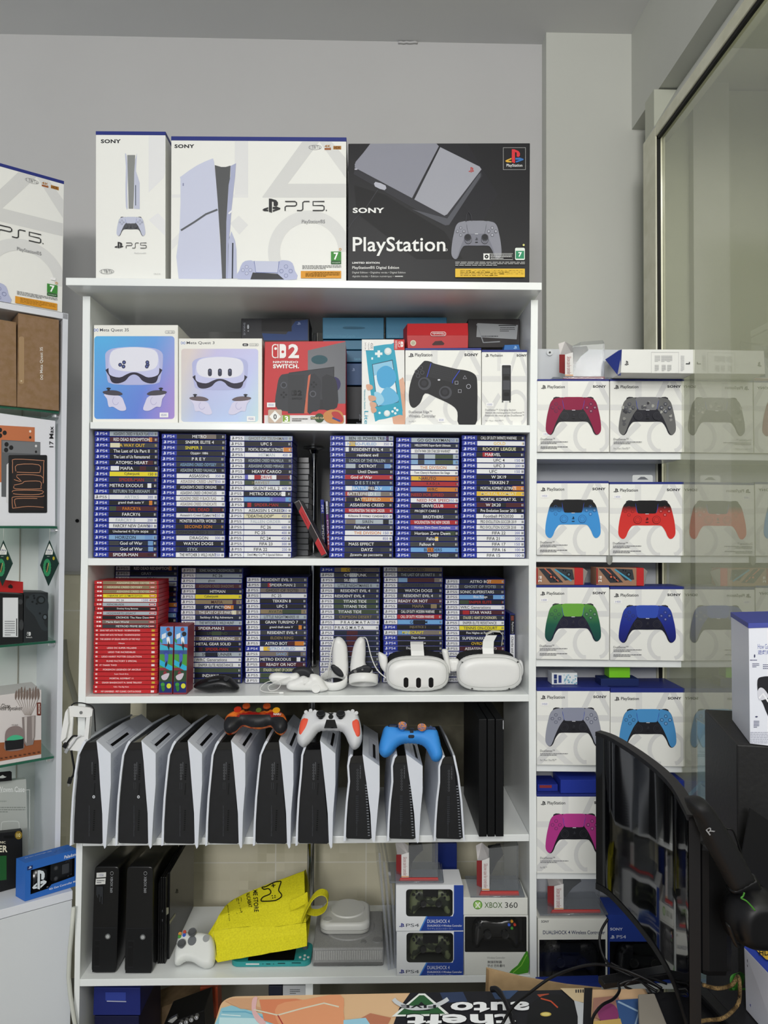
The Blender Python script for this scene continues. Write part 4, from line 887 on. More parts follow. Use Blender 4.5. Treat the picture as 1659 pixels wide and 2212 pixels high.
def stack(x0, x1, ytop, rows, shelf, Y, desc, group, kind='b', casec='b', depth=.132, base=None, jit=.0012):
    zb = zline(shelf, P((x0 + x1) / 2, ytop, Y).x) + .0012; zt = P((x0 + x1) / 2, ytop, Y).z
    n = len(rows); pitch = (zt - zb) / n; th = pitch - .0003
    L = P(x0, ytop, Y).x; Rr = P(x1, ytop, Y).x; wd = Rr - L
    mb = MB(); mb.box((0, depth / 2, th / 2), (wd, depth, th), casem[casec], .0013, seg=2)
    mb.box((0, -.0004, th / 2), (wd * .97, .0012, th * .84), casem[casec])
    me = None; r = random.Random(int(x0))
    for i, spec in enumerate(rows):
        z = zb + pitch * (n - 1 - i); x = (L + Rr) / 2 + r.uniform(-jit, jit) ; y = Y + r.uniform(-.002, .002)
        if i == n - 1: y = Y
        spec = spec.split('|') if isinstance(spec, str) else spec
        spec = list(spec)
        if len(spec) > 5 and isinstance(spec[5], str): spec[5] = [(float(q.split(':')[0]), float(q.split(':')[1]), q.split(':')[2]) for q in spec[5].split(';') if q]
        look = 'red case' if (kind == 'sw' and spec[0] == 'S') else ('red case with %s spine' % CN_[spec[1]] if kind == 'sw' else ('grey case' if casec == 'g' else '%s-spined case' % CN_[spec[1]]))
        lab = '%s, %s, %s' % (look, ORD[i] + ('' if i == 0 else ' from top'), desc)
        if me is None:
            o = mb.build('game_case', origin=(0, 0, 0)); me = o
        else:
            o = me.copy(); COL.objects.link(o); o.parent = None
        o.location = (x, y, z); o['_o'] = (x, y, z); tag(o, lab, 'game case', group)
        if spec[1] != '.': spine(o, V((x - wd / 2, y - .001, z)), wd, th, spec, kind, i + int(x0))
U = 'upper game shelf'
G1_ = 'games stacked on the upper game shelf'; G2_ = 'games stacked on the lower game shelf'
YG = 1.925; D.zmin = None
stack(204.5, 343.5, 931, ['4|s|k|ASSASSIN\'S CREED IV BLACK FLAG|350', '4|m|w|RED DEAD REDEMPTION||.85:.9:o', '4|g|z|A WAY OUT||.25:.4:c', '4|k|w|The Last of Us Part II', '4|k|w|The Last of Us Remastered', '4|k|w|ATOMIC HEART||.75:.92:m', '4|k|w|MAFIA||.25:.38:w;.7:.8:m', '4|y|k|Cyberpunk|150', '4|d|r|SPIDER-MAN||', '4|k|w|METRO EXODUS||.84:.9:w', '4|d|s|RETURN TO ARKHAM', '5|w|s|ARTIKS|300', '4|k|w|grand theft auto V||.86:.91:o', '4|m|o|FARCRY6||.25:.35:e', '4|k|w|FARCRY6||', '4|w|s|FARCRY 5|200', '4|w|k|FARCRY NEW DAWN|200', '4|k|w|Uncharted 4: Путь вора', '4|a|n|HORIZON||.8:.92:b', '4|n|w|God of War||.25:.4:g;.85:.93:b', '4|n|w|God of War||.25:.42:g;.85:.93:b', '4|m|w|SPIDER-MAN|400'], 'B', YG, 'leftmost stack, ' + U, G1_)
stack(349, 488.5, 937, ['4|k|w|METRO||.6:.85:i', '4|k|w|SNIPER ELITE 4', '4|d|y|SNIPER 3', '4|k|w|Орден 1886', '4|d|w|P R E Y', '4|d|a|ASSASSINS CREED ODYSSEY||', '4|k|s|ASSASSINS CREED VALHALLA', '4|w|g|ASSASSINS|350', '4|w|i|ASSASSINS CREED UNITY|250', '4|k|w|ASSASSIN\'S CREED ORIGINS', '4|w|g|ASSASSIN\'S CREED CHRONICLES', '4|w|i|ASSASSINS CREED IV BLACK FLAG', '4|w|i|ASSASSINS CREED SYNDICATE', '4|k|r|EVIL DEAD||.8:.92:m', '4|w|g|Assassin\'s Creed Единство|250', '4|k|w|MONSTER HUNTER: WORLD', '4|k|o|SECOND SON', '4|g|k|DISHONORED 2|250', '4|w|g|DRAGON|300', '4|k|w|WATCH DOGS', '4|d|s|STYX||.3:.45:n', '4|w|k|THE WITCHER 3: WILD HUNT|250'], 'B', YG, 'second stack from left, ' + U, G1_)
stack(496, 632, 941, ['5|s|i|GHOST OF TSUSHIMA|650', '5|k|w|UFC 5', '5|k|w|MORTAL KOMBAT ULTIMATE||.85:.98:o', '5|w|s|HITMAN|450', '5|d|s|ASSASSINS CREED VALHALLA', '5|d|s|ASSASSINS CREED MIRAGE', '5|k|w|HEAVY CARGO||.5:.62:m', '5|w|r|DRIVE||.25:.3:p;.4:.5:r;.75:.97:m', '5|e|t|HARVEST||.4:.8:s', '5|w|g|SILENT HILL 2|600', '5|k|w|METRO EXODUS||.84:.9:w', '5|l|a|BLUE ROUGE||.65:.9:p', '5|k|r|SPIDER-MAN||.29:.35:r', '5|w|k|ASSASSIN S CREED|450', '5|c|k|"DEATHLOOP"|450', '5|w|s|FALLEN ORDER|', '5|w|k|FC 26|600', '5|w|k|FC 25|400', '5|w|k|FC 24|450', '5|w|k|FIFA 23|300', '5|w|k|FIFA 22|250', '5|w|k|Devil May Cry™ 5 Special Edition'], 'B', YG, 'third stack from left, ' + U, G1_)
stack(713, 851, 941, ['4|s|k|BEN 10: POWER TRIP|300|.88:.92:m', '4|w|b|NITRO-FUELED|350|.3:.4:z', '4|g|w|RESIDENT EVIL 4||.25:.3:w', '4|k|w|resident evil', '4|d|s|LORDS OF THE FALLEN', '4|n|w|DETROIT||.25:.4:s;.85:.95:b', '4|k|w|Until Dawn', '4|r|w|God of War|', '4|n|s|D E S T I N Y', '4|l|w|BATTLEFIELD V||.25:.35:w;.6:.7:n', '4|i|w|BATTLEFIELD 1||.25:.3:r;.6:.8:s', '4|o|c|BATTLEFIELD||.25:.5:k', '4|k|w|ASSASSINS CREED||.3:.4:n', '4|r|w|WOLFENSTEIN THE NEW ORDER', '4|w|k|Killzone В плену сумрака|200', '4|s|g|SIREN||.25:.4:i;.83:.92:k', '4|g|w|Fallout 4', '4|w|o|THE DIVISION|150', '4|w|g||850', '4|k|w|MASS EFFECT', '4|d|w|DAYZ||.65:.8:n', '4|k|w|Дожить до рассвета'], 'B', YG, 'third stack from right, ' + U, G1_)
stack(854.5, 992, 945, ['4|s|k|GO GO RAYMAN|250', '4|n|w|HELLDIVERS Super-Earth Ultimate', '4|w|k|SOUTH PARK DER STAB DER WAHRHEIT', '4|s|g|||.62:.9:e;.35:.45:g', '4|a|g|||.62:.9:e;.35:.45:g', '4|w|o|THE DIVISION|', '4|w|k|Tom Clancy\'s Rainbow Six Siege', '4|o|n|NARUTO||.25:.4:z', '4|r|k|R A D J A|', '4|o|n|WRC||.25:.5:b', '4|m|r|NEED FOR SPEED||', '4|w|r|NEED FOR SPEED|350', '4|r|w|DRIVECLUB||.25:.6:k', '4|k|w|PROJECT CARS 3', '4|g|w|BROTHERS', '4|r|w|WOLFENSTEIN THE NEW ORDER', '4|p|w|Horizon Zero Dawn Complete', '4|k|w|Horizon Zero Dawn||.78:.93:e', '4|g|w|Fallout||.63:.68:z', '4|g|w|Fallout 4|', '4|l|n|BUILDERS||.5:.6:o', '4|d|w|THIEF|250'], 'B', YG, 'second stack from right, ' + U, G1_)
stack(996.5, 1134, 940, ['4|k|w|CALL OF DUTY INFINITE WARFARE', '4|w|z|GOLD||', '4|k|c|ROCKET LEAGUE||.65:.85:e', '4|k|w|MARVEL||.34:.5:r', '4|w|k|UFC 4|150', '4|w|k|UFC 3|200', '4|w|k|UFC|150', '4|k|w|W 2K19||', '4|k|w|TEKKEN 7', '4|k|w|MORTAL KOMBAT ULTIMATE||.8:.98:o', '4|z|c|MORTAL KOMBAT', '4|k|w|MORTAL KOMBAT XL', '4|m|w|W 2K20||.5:.7:k', '4|k|w|Pro Evolution Soccer 2015', '4|w|k|Football PES2020', '4|w|g|PRO EVOLUTION SOCCER 2019', '4|w|g|PRO EVOLUTION SOCCER 2018', '4|w|k|FIFA 22|200', '4|w|k|FIFA 21|200', '4|w|k|FIFA 17|150', '4|w|k|FIFA 16|100', '4|w|k|FIFA 15|100'], 'B', YG, 'rightmost stack, ' + U, G1_)
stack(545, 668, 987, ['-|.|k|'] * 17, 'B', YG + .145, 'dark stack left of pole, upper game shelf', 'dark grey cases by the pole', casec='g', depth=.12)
# cases standing or leaning in the gap
def lean_case(ptl, pbl, thick, Y, c, lab, draw):
    """case standing on its short end; ptl/pbl pixel of top-left and bottom-left of the spine"""
    a = P(*ptl, Y); b = P(*pbl, Y); up = (a - b).normalized(); rt = up.cross(V((0, 1, 0))).normalized(); rt = rt if rt.x > 0 else -rt
    mb = MB(); mb.hexa([a, a + rt * thick, b + rt * thick, b], (0, .13, 0), c, .001); o = mb.build('game_case', label=lab, cat='game case'); m2 = MB()
    L = (a - b).length
    d = D(m2, lambda u, v: a + rt * thick * u - up * L * v, NF, .00008, 3); draw(d); m2.build('spine_insert', o); return o
redg = glass_mat('red_clear_plastic', '#c83a3a', 1.45, .05, .05, .55, '#a0141c')
lean_case((634.5, 1085), (696, 1204.3), .0165, YG + .012, casem['g'], 'black and red case leaning across the gap in front of the pole', lambda d: (d.rect(.04, .02, .96, .98, '#1a1214'), d.poly([(.04, .17), (.96, .1), (.96, .42), (.04, .5)], '#b01c24'), d.poly([(.04, .74), (.96, .68), (.96, .97), (.04, .97)], '#b01c24'), d.rect(.3, .2, .4, .4, '#7a0c14'), d.line([(.93, .02), (.93, .98)], .05, '#c8b8b8')))
lean_case((692, 1079), (695.5, 1200), .0105, YG + .145, casem['b'], 'blue game case with black spine standing upright right of the pole', lambda d: (d.rect(.1, .01, .9, .24, '#2436a0'), d.rect(.1, .25, .9, .99, '#17181c'), d.text('PS4', .2, .1, .8, .22, '#eef0fa', 0, 90), d.text('SPIDER', .2, .45, .8, .8, '#b9b9be', .02, 90)))
lean_case((703, 1082), (708, 1200), .0075, YG + .145, casem['b'], 'slim case with white and purple spine standing beside the fourth stack', lambda d: (d.rect(.1, .01, .9, .24, '#e4e5ea'), d.rect(.1, .25, .9, .99, '#8a3c8c'), d.rect(.1, .6, .9, .9, '#b8403c'), d.text('PS5', .2, .1, .8, .22, '#26262c', 0, 90), d.text('DEATH', .2, .35, .8, .8, '#e8d8e8', .02, 90)))
# ---------------------------------------------------------------- lower game shelf
L_ = 'lower game shelf'; YL = 2.05; D.zmin = None
stack(204, 343, 1254, ['s|t|c|ASSASSINS CREED ODYSSEY', 's|t|c|ASSASSINS CREED ODYSSEY', 's|t|c|ASSASSINS CREED ODYSSEY', 's|y|k|CYBERPUNK 2077: ULTIMATE EDITION', 's|w|k|FC 26|1200', 's|s|g|XENOBLADE', 's|k|w|Donkey Kong Bananza', 's|s|g|HOGWARTS LEGACY', 's|k|w|CRONOS: The New Dawn', 's|i|w|Mario Kart World', 's|g|w|METROID PRIME BEYOND', 'S|r|w|GRAND THEFT AUTO: THE TRILOGY - THE DEFINITIVE EDITION', 'S|r|w|GRAND THEFT AUTO: THE TRILOGY - THE DEFINITIVE EDITION', 'S|r|w|THE LEGEND OF ZELDA: BREATH OF THE WILD', 'S|r|w|Miitopia', 'S|r|w|LEGO DC SUPER-VILLAINS', 'S|r|w|LEGO THE INCREDIBLES', 'S|r|w|LEGO HARRY POTTER COLLECTION', 'S|r|w|RUNE FACTORY 3 SPECIAL', 'S|r|w|IT TAKES TWO', 'S|r|w|POKEMON LEGENDS OF ARCEUS', 'S|r|w|Super Smash Bros.', 'S|r|w|MORTAL KOMBAT 11', 'S|r|w|CRASH BANDICOOT N. SANE TRILOGY', 'S|r|w|R.B.I. The Big Hunt', 'S|r|w|MY UNIVERSE - PET CLINIC: CATS & DOGS'], 'C', 1.93, 'leftmost stack, ' + L_, 'red cases on the lower game shelf', 'sw', 'r', depth=.1)
stack(248, 384, 1222, ['5|k|w|RED DEAD REDEMPTION||.85:.9:o', '5|n|s|GRAY', '5|s|k|FC 26|', '5|s|g|HELL', '5|k|w|', '5|m|w|', '5|n|w|', '5|o|w|', '5|p|w|', '5|a|w|'] + ['5|k|w|'] * 12, 'C', 2.095, 'stack behind red cases, ' + L_, G2_, depth=.13)
stack(391, 525, 1226.5, ['5|g|s|SONIC RACING: CROSSWORLDS', '5|s|k|FC 26|', '5|s|g|ghost|', '5|m|i|ASSASSINS CREED SHADOWS', '5|k|w|HITMAN||', '5|y|k|Cyberpunk|', '5|t|m|MAFIA||.84:.9:m', '5|n|w|SPLIT FICTION||.7:.85:o', '5|i|w|THE LAST OF US PART I||.83:.9:c', '5|n|w|Sackboy: A Big Adventure||', '5|s|k|THE WITCHER 3: WILD HUNT', '5|m|w|SPIDER-MAN 2|', '5|k|e|UNBOUND||.5:.65:e', '5|i|w|DEATH STRANDING', '5|k|w|METAL GEAR SOLID', '5|k|r|SPIDER-MAN||.3:.36:m', '5|s|k|SNOW RUNNER||.4:.6:n', '5|w|g|WRC Generations', '5|w|k|SNIPER ELITE RESISTANCE', '5|e|w|', '5|k|w|INDIANA|', '5|g|w|'], 'C', YL, 'stack behind the mouse, ' + L_, G2_)
stack(531, 664.5, 1246.5, ['5|g|w|RESIDENT EVIL 3|', '5|g|w|SPIDER-MAN 2||.35:.4:r', '5|i|k|GHOST OF YOTEI', '5|w|k|FC 25|', '5|k|w|TEKKEN 8||', '5|k|w|UFC 5', '5|t|e|AVATAR||.6:.9:e', '5|s|g|LITTLE NIGHTMARES III', '5|k|w|GRAN TURISMO 7', '5|k|w|grand theft auto V||.86:.91:o', '5|g|w|RESIDENT EVIL 4', '5|k|t|ELDEN RING', '5|n|w|ASTRO BOT||.68:.8:m;.8:.95:o', '4|w|b|NITRO-FUELED||.3:.4:z', '5|i|a|SAND||.7:.9:g', '5|k|w|METRO EXODUS||.84:.9:w', '5|m|w|READY OR NOT', '5|e|c|STALKER 2: HEART OF CHORNOBYL', '5|t|w|||.25:.4:e', '5|e|w|||.5:.7:m'], 'C', YL, 'stack left of the pole, ' + L_, G2_)
stack(691, 821, 1225, ['4|i|g|CUPHEAD||.35:.5:z', '5|g|w|CYBERPUNK||.5:.62:s', '5|g|w|SILENT||.5:.62:s', '5|s|g|LITTLE NIGHTMARES II', '5|d|w|RESIDENT EVIL 4||', '5|d|w|RESIDENT EVIL 4||', '5|e|w|TITANS TIDE||', '5|e|w|TITANS TIDE||', '5|e|w|TITANS TIDE||', '5|g|t|CRIMSON DESERT', '5|w|g|P R A G M A T A|1250', '5|w|g|P R A G M A T A|', '5|n|w|||.45:.63:m', '5|n|w|||.45:.63:m', '5|n|w|||.45:.63:m', '5|n|w|||.45:.63:m', '5|d|w|||.5:.6:m', '5|g|w|', '5|d|w|', '5|k|w|', '5|g|w|', '5|k|w|'], 'C', YL, 'stack right of the pole, ' + L_, G2_)
stack(828, 957, 1224.5, ['5|t|g|UNCHARTED', '5|g|s|THE LAST OF US PART II', '5|i|w|||.25:.4:a;.4:.85:m', '5|g|n|HOGWARTS|', '5|k|w|WATCH DOGS', '5|g|w|RESIDENT EVIL 4', '5|m|w|READY OR NOT', '5|k|t|MAFIA||.8:.9:t', '5|k|w|CALL OF DUTY: MODERN WARFARE', '5|r|w|CALL OF DUTY: MODERN WARFARE', '5|l|n|GUNDAM||.5:.7:k', '4|k|t|INJUSTICE 2', '5|i|y|MINECRAFT||.25:.45:b', '4|k|w|Days Gone', '4|k|w|Days Gone', '4|k|w|Days Gone', '4|k|w|', '4|w|g|', '4|k|w|', '5|k|w|', '5|w|w|', '5|k|w|'], 'C', YL, 'second stack from right, ' + L_, G2_)
stack(961, 1091, 1250.5, ['5|n|w|ASTRO BOT||.7:.98:o', '5|g|s|GHOST OF YOTEI', '5|d|w|SONIC SUPERSTARS', '5|l|w|Blue Rouge||.65:.8:n', '5|k|r|SNIPER ELITE||.25:.4:e', '5|w|g|WRC Generations|', '5|m|w|STAR WARS||.29:.4:r', '5|d|c|STALKER 2: HEART OF CHORNOBYL', '5|w|k|SNIPER ELITE RESISTANCE', '5|y|g|TENNIS ON-COURT', '5|k|w|Five Nights at Freddy\'s', '5|n|w|SUPERMARKET', '5|k|z|OVRDRIVE', '5|m|w|ASSASSINS CREED', '5|g|w|', '5|k|w|', '5|n|w|', '5|k|w|', '5|w|k|', '5|s|k|'], 'C', YL, 'rightmost stack, ' + L_, G2_)
lean_case((1101, 1326), (1101, 1471.5), .0155, 2.06, casem['b'], 'black and white spined case standing upright by the right side panel, lower game shelf', lambda d: (d.rect(.06, .01, .94, .3, '#1a1a1e'), d.rect(.06, .31, .94, .99, '#e6e7e9'), d.rect(.25, .03, .75, .1, '#7a3a30'), d.text('PlayStation 2', .3, .12, .75, .29, '#d8d8dc', 0, 90), d.text('Charlie and the Chocolate', .3, .34, .72, .9, '#26262c', .01, 90)))
# two tall boxes in front
for i, (x0, x1, lb) in enumerate(((344, 374, 'tall slim sports game box, left one of the pair on the lower game shelf'), (375.5, 405, 'tall slim sports game box, right one of the pair on the lower game shelf'))):
    Yb = 1.918
    q = [(x0 + 1.5, 1352), (x1 + 1.5, 1352), (x1 - 2, 1497.5), (x0 - 1.5, 1497.5)]
    mb, d, _ = pbox(q, Yb, .07, card('#8a3440'), .0008, seat='C'); o = mb.build('game_box', label=lb, cat='box', group='two sports game boxes')
    m2 = MB(); d = D(m2, on(Yb), NF); e = d.quad(*q)
    e.rect(.03, .01, .97, .27, '#5f9ad8'); e.poly([(.03, .27), (.97, .33), (.97, .41), (.03, .37)], '#3fb4d0'); e.rect(.03, .36, .97, .42, '#3a5a8c'); e.rect(.03, .42, .97, .62, '#4c9a3c'); e.poly([(.03, .5), (.97, .6), (.97, .68), (.03, .58)], '#2fb0d4'); e.rect(.03, .66, .97, .83, '#2f4a34'); e.rect(.03, .83, .97, .99, '#1c2c6c')
    e.poly([(.15, .13), (.45, .1), (.45, .17), (.15, .2)], '#dfe6f0'); e.ell(.6, .05, .14, .03, '#9a3c34'); e.ell(.72, .12, .17, .035, '#26262c'); e.sm([(.5, .18), (.7, .17), (.75, .26), (.6, .28)], '#f0f0f0'); e.line([(.6, .26), (.72, .33)], .1, '#22242c')
    e.ell(.5, .4, .2, .035, '#3a4a9c'); e.sm([(.4, .42), (.65, .43), (.6, .55), (.45, .56)], '#4a62b8'); e.line([(.5, .54), (.52, .6)], .16, '#20243c')
    e.ell(.45, .7, .13, .03, '#8c2f3c'); e.sm([(.2, .74), (.75, .7), (.6, .79), (.3, .8)], '#cfc4d0'); e.ell(.3, .87, .15, .03, '#3f9a3c'); e.ell(.75, .89, .17, .038, '#d8d83c'); e.sm([(.2, .9), (.42, .89), (.45, .95), (.3, .97)], '#2f7a34'); e.line([(.03, .2), (.2, .24)], .05, '#3a9a5c')
    m2.build('printed_front', o)
# ---------------------------------------------------------------- headsets, mouse, hand controllers on the lower game shelf
whp = M('#e9e9e7', .38, spec=.45); whs = M('#dcdcda', .5); foam = M('#1d1e21', .8); blk = M('#121316', .35, spec=.5); blg = M('#0c0c0e', .12, spec=.6); dk = M('#26272b', .5)
def S_(pts, n=4): return [(p.x, p.y) for p in smooth_loop(pts, n)]
def super_(x0, y0, x1, y1, e=2.8, n=44):
    out = []
    for i in range(n):
        t = 2 * math.pi * i / n; c, s = math.cos(t), math.sin(t)
        out.append(((x0 + x1) / 2 + (x1 - x0) / 2 * math.copysign(abs(c) ** (2 / e), c), (y0 + y1) / 2 + (y1 - y0) / 2 * math.copysign(abs(s) ** (2 / e), s)))
    return out
def ribbon(mb, pts, wvec, m, th=.0012):
    pts = [V(p) for p in pts]; wv = V(wvec)
    for i in range(len(pts) - 1):
        a, b = pts[i], pts[i + 1]; n = (b - a).cross(wv).normalized() * th
        mb.hexa([a, b, b + wv, a + wv], n, m)
    return mb
def headset(label, body, Y, dark, lenses=None, dots=None, strap=None, arms=()):
    x0, y0, x1, y1 = body
    root = thing('vr_headset', P((x0 + x1) / 2, y1, Y + .04), label, 'vr headset')
    mb = MB(); mb.pillow(super_(x0, y0, x1, y1, 2.9), on(Y + .032), whp, 22, .028, .03, exp=2.2); mb.build('visor', root)
    mb = MB(); ring = [P(x, y, Y + .0055) for x, y in super_(x0 + 5, y0 + 7, x1 - 5, y1 - 7, 3.0, 60)]
    mb.tube(ring, .0006, M('#b9bab8', .6), 5, closed=True); mb.build('seam', root)
    mb = MB(); dx0, dy0, dx1, dy1 = dark; mb.pillow(super_(dx0, dy0, dx1, dy1, 3.0), on(Y + .085), foam, 16, .035, .03); mb.build('face_cushion', root)
    if lenses:
        for cx, cy, rx, ry in lenses:
            l = MB(); l.prism([P(x, y, Y + .0055) for x, y in rrpts(cx - rx - 2, cy - ry - 2, cx + rx + 2, cy + ry + 2, rx + 1.9, n=5)], (0, -.003, 0), whp); l.prism([P(x, y, Y + .0024) for x, y in rrpts(cx - rx, cy - ry, cx + rx, cy + ry, rx - .1, n=5)], (0, -.0012, 0), blg); l.build('camera_window', root)
    if dots:
        for cx, cy in dots: l = MB(); l.ball(P(cx, cy, Y + .012), (.0028, .0022, .0022), blg, nu=10, nv=6); l.build('camera_lens', root)
    if strap: m = MB(); strap(m); m.build('head_strap', root)
    for a in arms: m = MB(); m.pillow(S_(a[0]), on(a[1]), whp, 8, .012, .012); m.build('strap_arm', root)
    settle(root, zline('C', root.location.x)); return root
def st3(m):
    pts = [P(888.5, 1424, 1.955), P(887.5, 1410, 1.965), P(886.5, 1396, 1.985), P(886.5, 1390, 2.0), P(888, 1392, 2.02), P(889, 1402, 2.04)]
    ribbon(m, pts, P(915.5, 1400, 1.965) - P(887.5, 1400, 1.965), whp)
headset('white headset with three dark camera windows, in front of the games', (833, 1420.5, 970, 1497), 1.912, (836, 1409, 962, 1460), lenses=[(877, 1478.5, 5.2, 11), (904, 1479, 5.2, 11), (931, 1478.5, 5.2, 11)], strap=st3,
    arms=[([(817, 1414), (828, 1416), (837, 1425), (836, 1452), (831, 1457), (820, 1440)], 1.97), ([(954, 1410), (962, 1406), (968, 1410), (972, 1440), (973, 1456), (969, 1458), (962, 1440)], 1.96)])
def st2(m):
    pts = [P(1043, 1420, 1.955), P(1042, 1405, 1.96), P(1043, 1390, 1.975), P(1050, 1377, 1.99), P(1064, 1370, 2.0), P(1080, 1371, 2.01), P(1086, 1378, 2.02), P(1083, 1400, 2.03)]
    ribbon(m, pts[:4], P(1066, 1400, 1.96) - P(1042, 1400, 1.96), whp); ribbon(m, pts[3:], V((.004, .03, 0)), whp)
headset('plain white headset with four tiny corner cameras, rightmost on lower game shelf', (986, 1417.5, 1128, 1497), 1.912, (985, 1408, 1110, 1456), dots=[(998.5, 1435.5), (1118.5, 1435), (1020, 1492.5), (1100, 1493)], strap=st2,
    arms=[([(969, 1430), (978, 1427), (991, 1430), (992, 1452), (976, 1456), (972, 1450)], 1.965), ([(1120, 1431), (1128, 1434), (1131, 1450), (1129, 1463), (1122, 1466), (1120, 1450)], 1.955)])
zC = zline('C', 0); D.zmin = None
def motion(label, handle, Yh, face, ringc, ringr, tilt=0, strap=None, btn=True):
    root = thing('motion_controller', ringc, label, 'motion controller')
    m = MB(); m.pillow(S_(handle), on(Yh), whp, 11, .017, .017, exp=2); m.build('grip', root)
    m = MB(); b = MB()
    (fx, fy, rx, ry, ang) = face; el = []
    for i in range(20):
        t = 2 * math.pi * i / 20; u, v = rx * math.cos(t), ry * math.sin(t); el.append((fx + u * math.cos(ang) - v * math.sin(ang), fy + u * math.sin(ang) + v * math.cos(ang)))
    m.pillow(el, on(Yh - .014), dk, 5, .005, .004); fo = m.build('button_plate', root)
    if btn:
        for du, dv, r_ in ((-.45, 0, .0045), (.15, -.3, .003), (.15, .4, .003)):
            q = P(fx + du * rx, fy + dv * ry, Yh - .019); b.cyl(q, q + V((0, -.004, .002)), r_, blg, n=14)
        b.build('buttons', fo)
    m = MB(); c = V(ringc); R = ringr
    m.lathe(c, (0, tilt, .024), [(R - .004, 0), (R, .1), (R + .001, .5), (R, .9), (R - .004, 1), (R - .006, .9), (R - .006, .1), (R - .004, 0)], whp, 36, smooth=True); m.build('tracking_ring', root)
    if strap: s = MB(); s.tube(smooth_loop([P(*p) for p in strap], 5, False), .0016, whs, 6); s.build('wrist_strap', root)
    settle(root, zline('C', root.location.x)); return root
cB = P(785, 1487, 1.965); cB.z = zC + .0008
motion('white hand controller standing on its ring, beside the three-lens headset', [(757, 1462), (759, 1430), (766, 1400), (777, 1387), (788, 1392), (790, 1420), (790, 1445), (804, 1457), (802, 1468), (770, 1470)], 1.985, (779, 1462, 26, 12.5, -.35), cB, .040, .010, [(782, 1388, 1.98), (792, 1392, 1.96), (802, 1430, 1.95), (815, 1458, 1.94), (834, 1476, 1.93)])
cA = P(721, 1483, 1.985); cA.z = zC + .0008
motion('white hand controller standing on its ring, left one of the upright pair', [(719, 1460), (717, 1430), (718, 1400), (726, 1385), (738, 1386), (749, 1402), (752, 1430), (753, 1455), (750, 1472), (735, 1470)], 2.005, (729, 1457, 18, 8.5, .75), cA, .038, -.008, [(722, 1387, 1.99), (714, 1420, 1.98), (712, 1455, 1.98), (707, 1470, 1.97), (712, 1440, 1.96)], btn=False)
root = thing('motion_controller', P(664, 1495, 1.93), 'white hand controller lying on its side left of the upright pair', 'motion controller')
m = MB(); m.pillow(S_([(581, 1468), (586, 1458), (600, 1455), (625, 1457), (642, 1456), (648, 1466), (640, 1478), (618, 1482), (594, 1480)]), on(1.955), whp, 9, .014, .014); m.build('grip', root)
m = MB(); m.pillow(S_([(631, 1452), (640, 1444), (655, 1442), (670, 1447), (680, 1460), (676, 1470), (640, 1468)]), on(1.97), dk, 8, .012, .01); m.build('button_plate', root)
m = MB(); m.pillow(S_([(619, 1487), (622, 1475), (640, 1468), (655, 1462), (667, 1466), (672, 1458), (690, 1462), (704, 1482), (708, 1492), (690, 1497), (668, 1494), (645, 1494), (628, 1493)]), on(1.94), whp, 11, .015, .014); m.build('tracking_ring', root)
m = MB(); q = P(683, 1489, 1.928); m.cyl(q, q + V((0, -.006, 0)), .0115, whp, n=24); m.prism([P(x, y, 1.928) for x, y in ((653, 1468), (664, 1466), (668, 1474), (656, 1483))], (0, -.003, 0), whp); m.build('battery_cover', root); settle(root, zline('C', root.location.x))
m = MB(); m.tube([P(x, y, 1.922) for x, y in smooth_loop([(606, 1496), (590, 1496), (570, 1494), (562, 1488), (572, 1476), (592, 1470), (606, 1476), (600, 1488), (584, 1492), (580, 1482), (600, 1472), (626, 1462)], 6, False)], .0011, whs, 6)
m.box(P(608, 1496.5, 1.921), (.012, .006, .0045), whp, .001); m.build('charging_cable', label='thin white cable looped beside the lying hand controller', cat='cable')
# mouse
root = thing('computer_mouse', P(467, 1491, 1.93), 'black sculpted gaming mouse in front of the game stacks', 'mouse')
m = MB(); m.pillow(S_([(419, 1480), (428, 1469), (447, 1461), (474, 1456), (496, 1460), (508, 1470), (517, 1484), (509, 1490), (488, 1489), (455, 1492), (434, 1488)]), on(1.945), M('#141518', .35, spec=.4), 13, .03, .03, exp=1.8); m.build('shell', root)
m = MB(); m.pillow(S_([(450, 1467), (470, 1463), (474, 1466), (452, 1471)]), on(1.914), M('#2c2e33', .3), 2, .003, .001); m.build('side_button', root)
m = MB()
for i in range(7): m.box(P(462 + i * 4, 1480 + (i % 2), 1.9145), (.0022, .002, .006), M('#08090a', .6), .0004, Matrix.Rotation(.4, 3, 'Y'))
m.build('side_grip', root)
m = MB(); q = P(490, 1462, 1.93); m.cyl(q, q + V((0, -.012, 0)), .006, M('#26282c', .5), n=18); m.build('scroll_wheel', root); settle(root, zline('C', root.location.x))
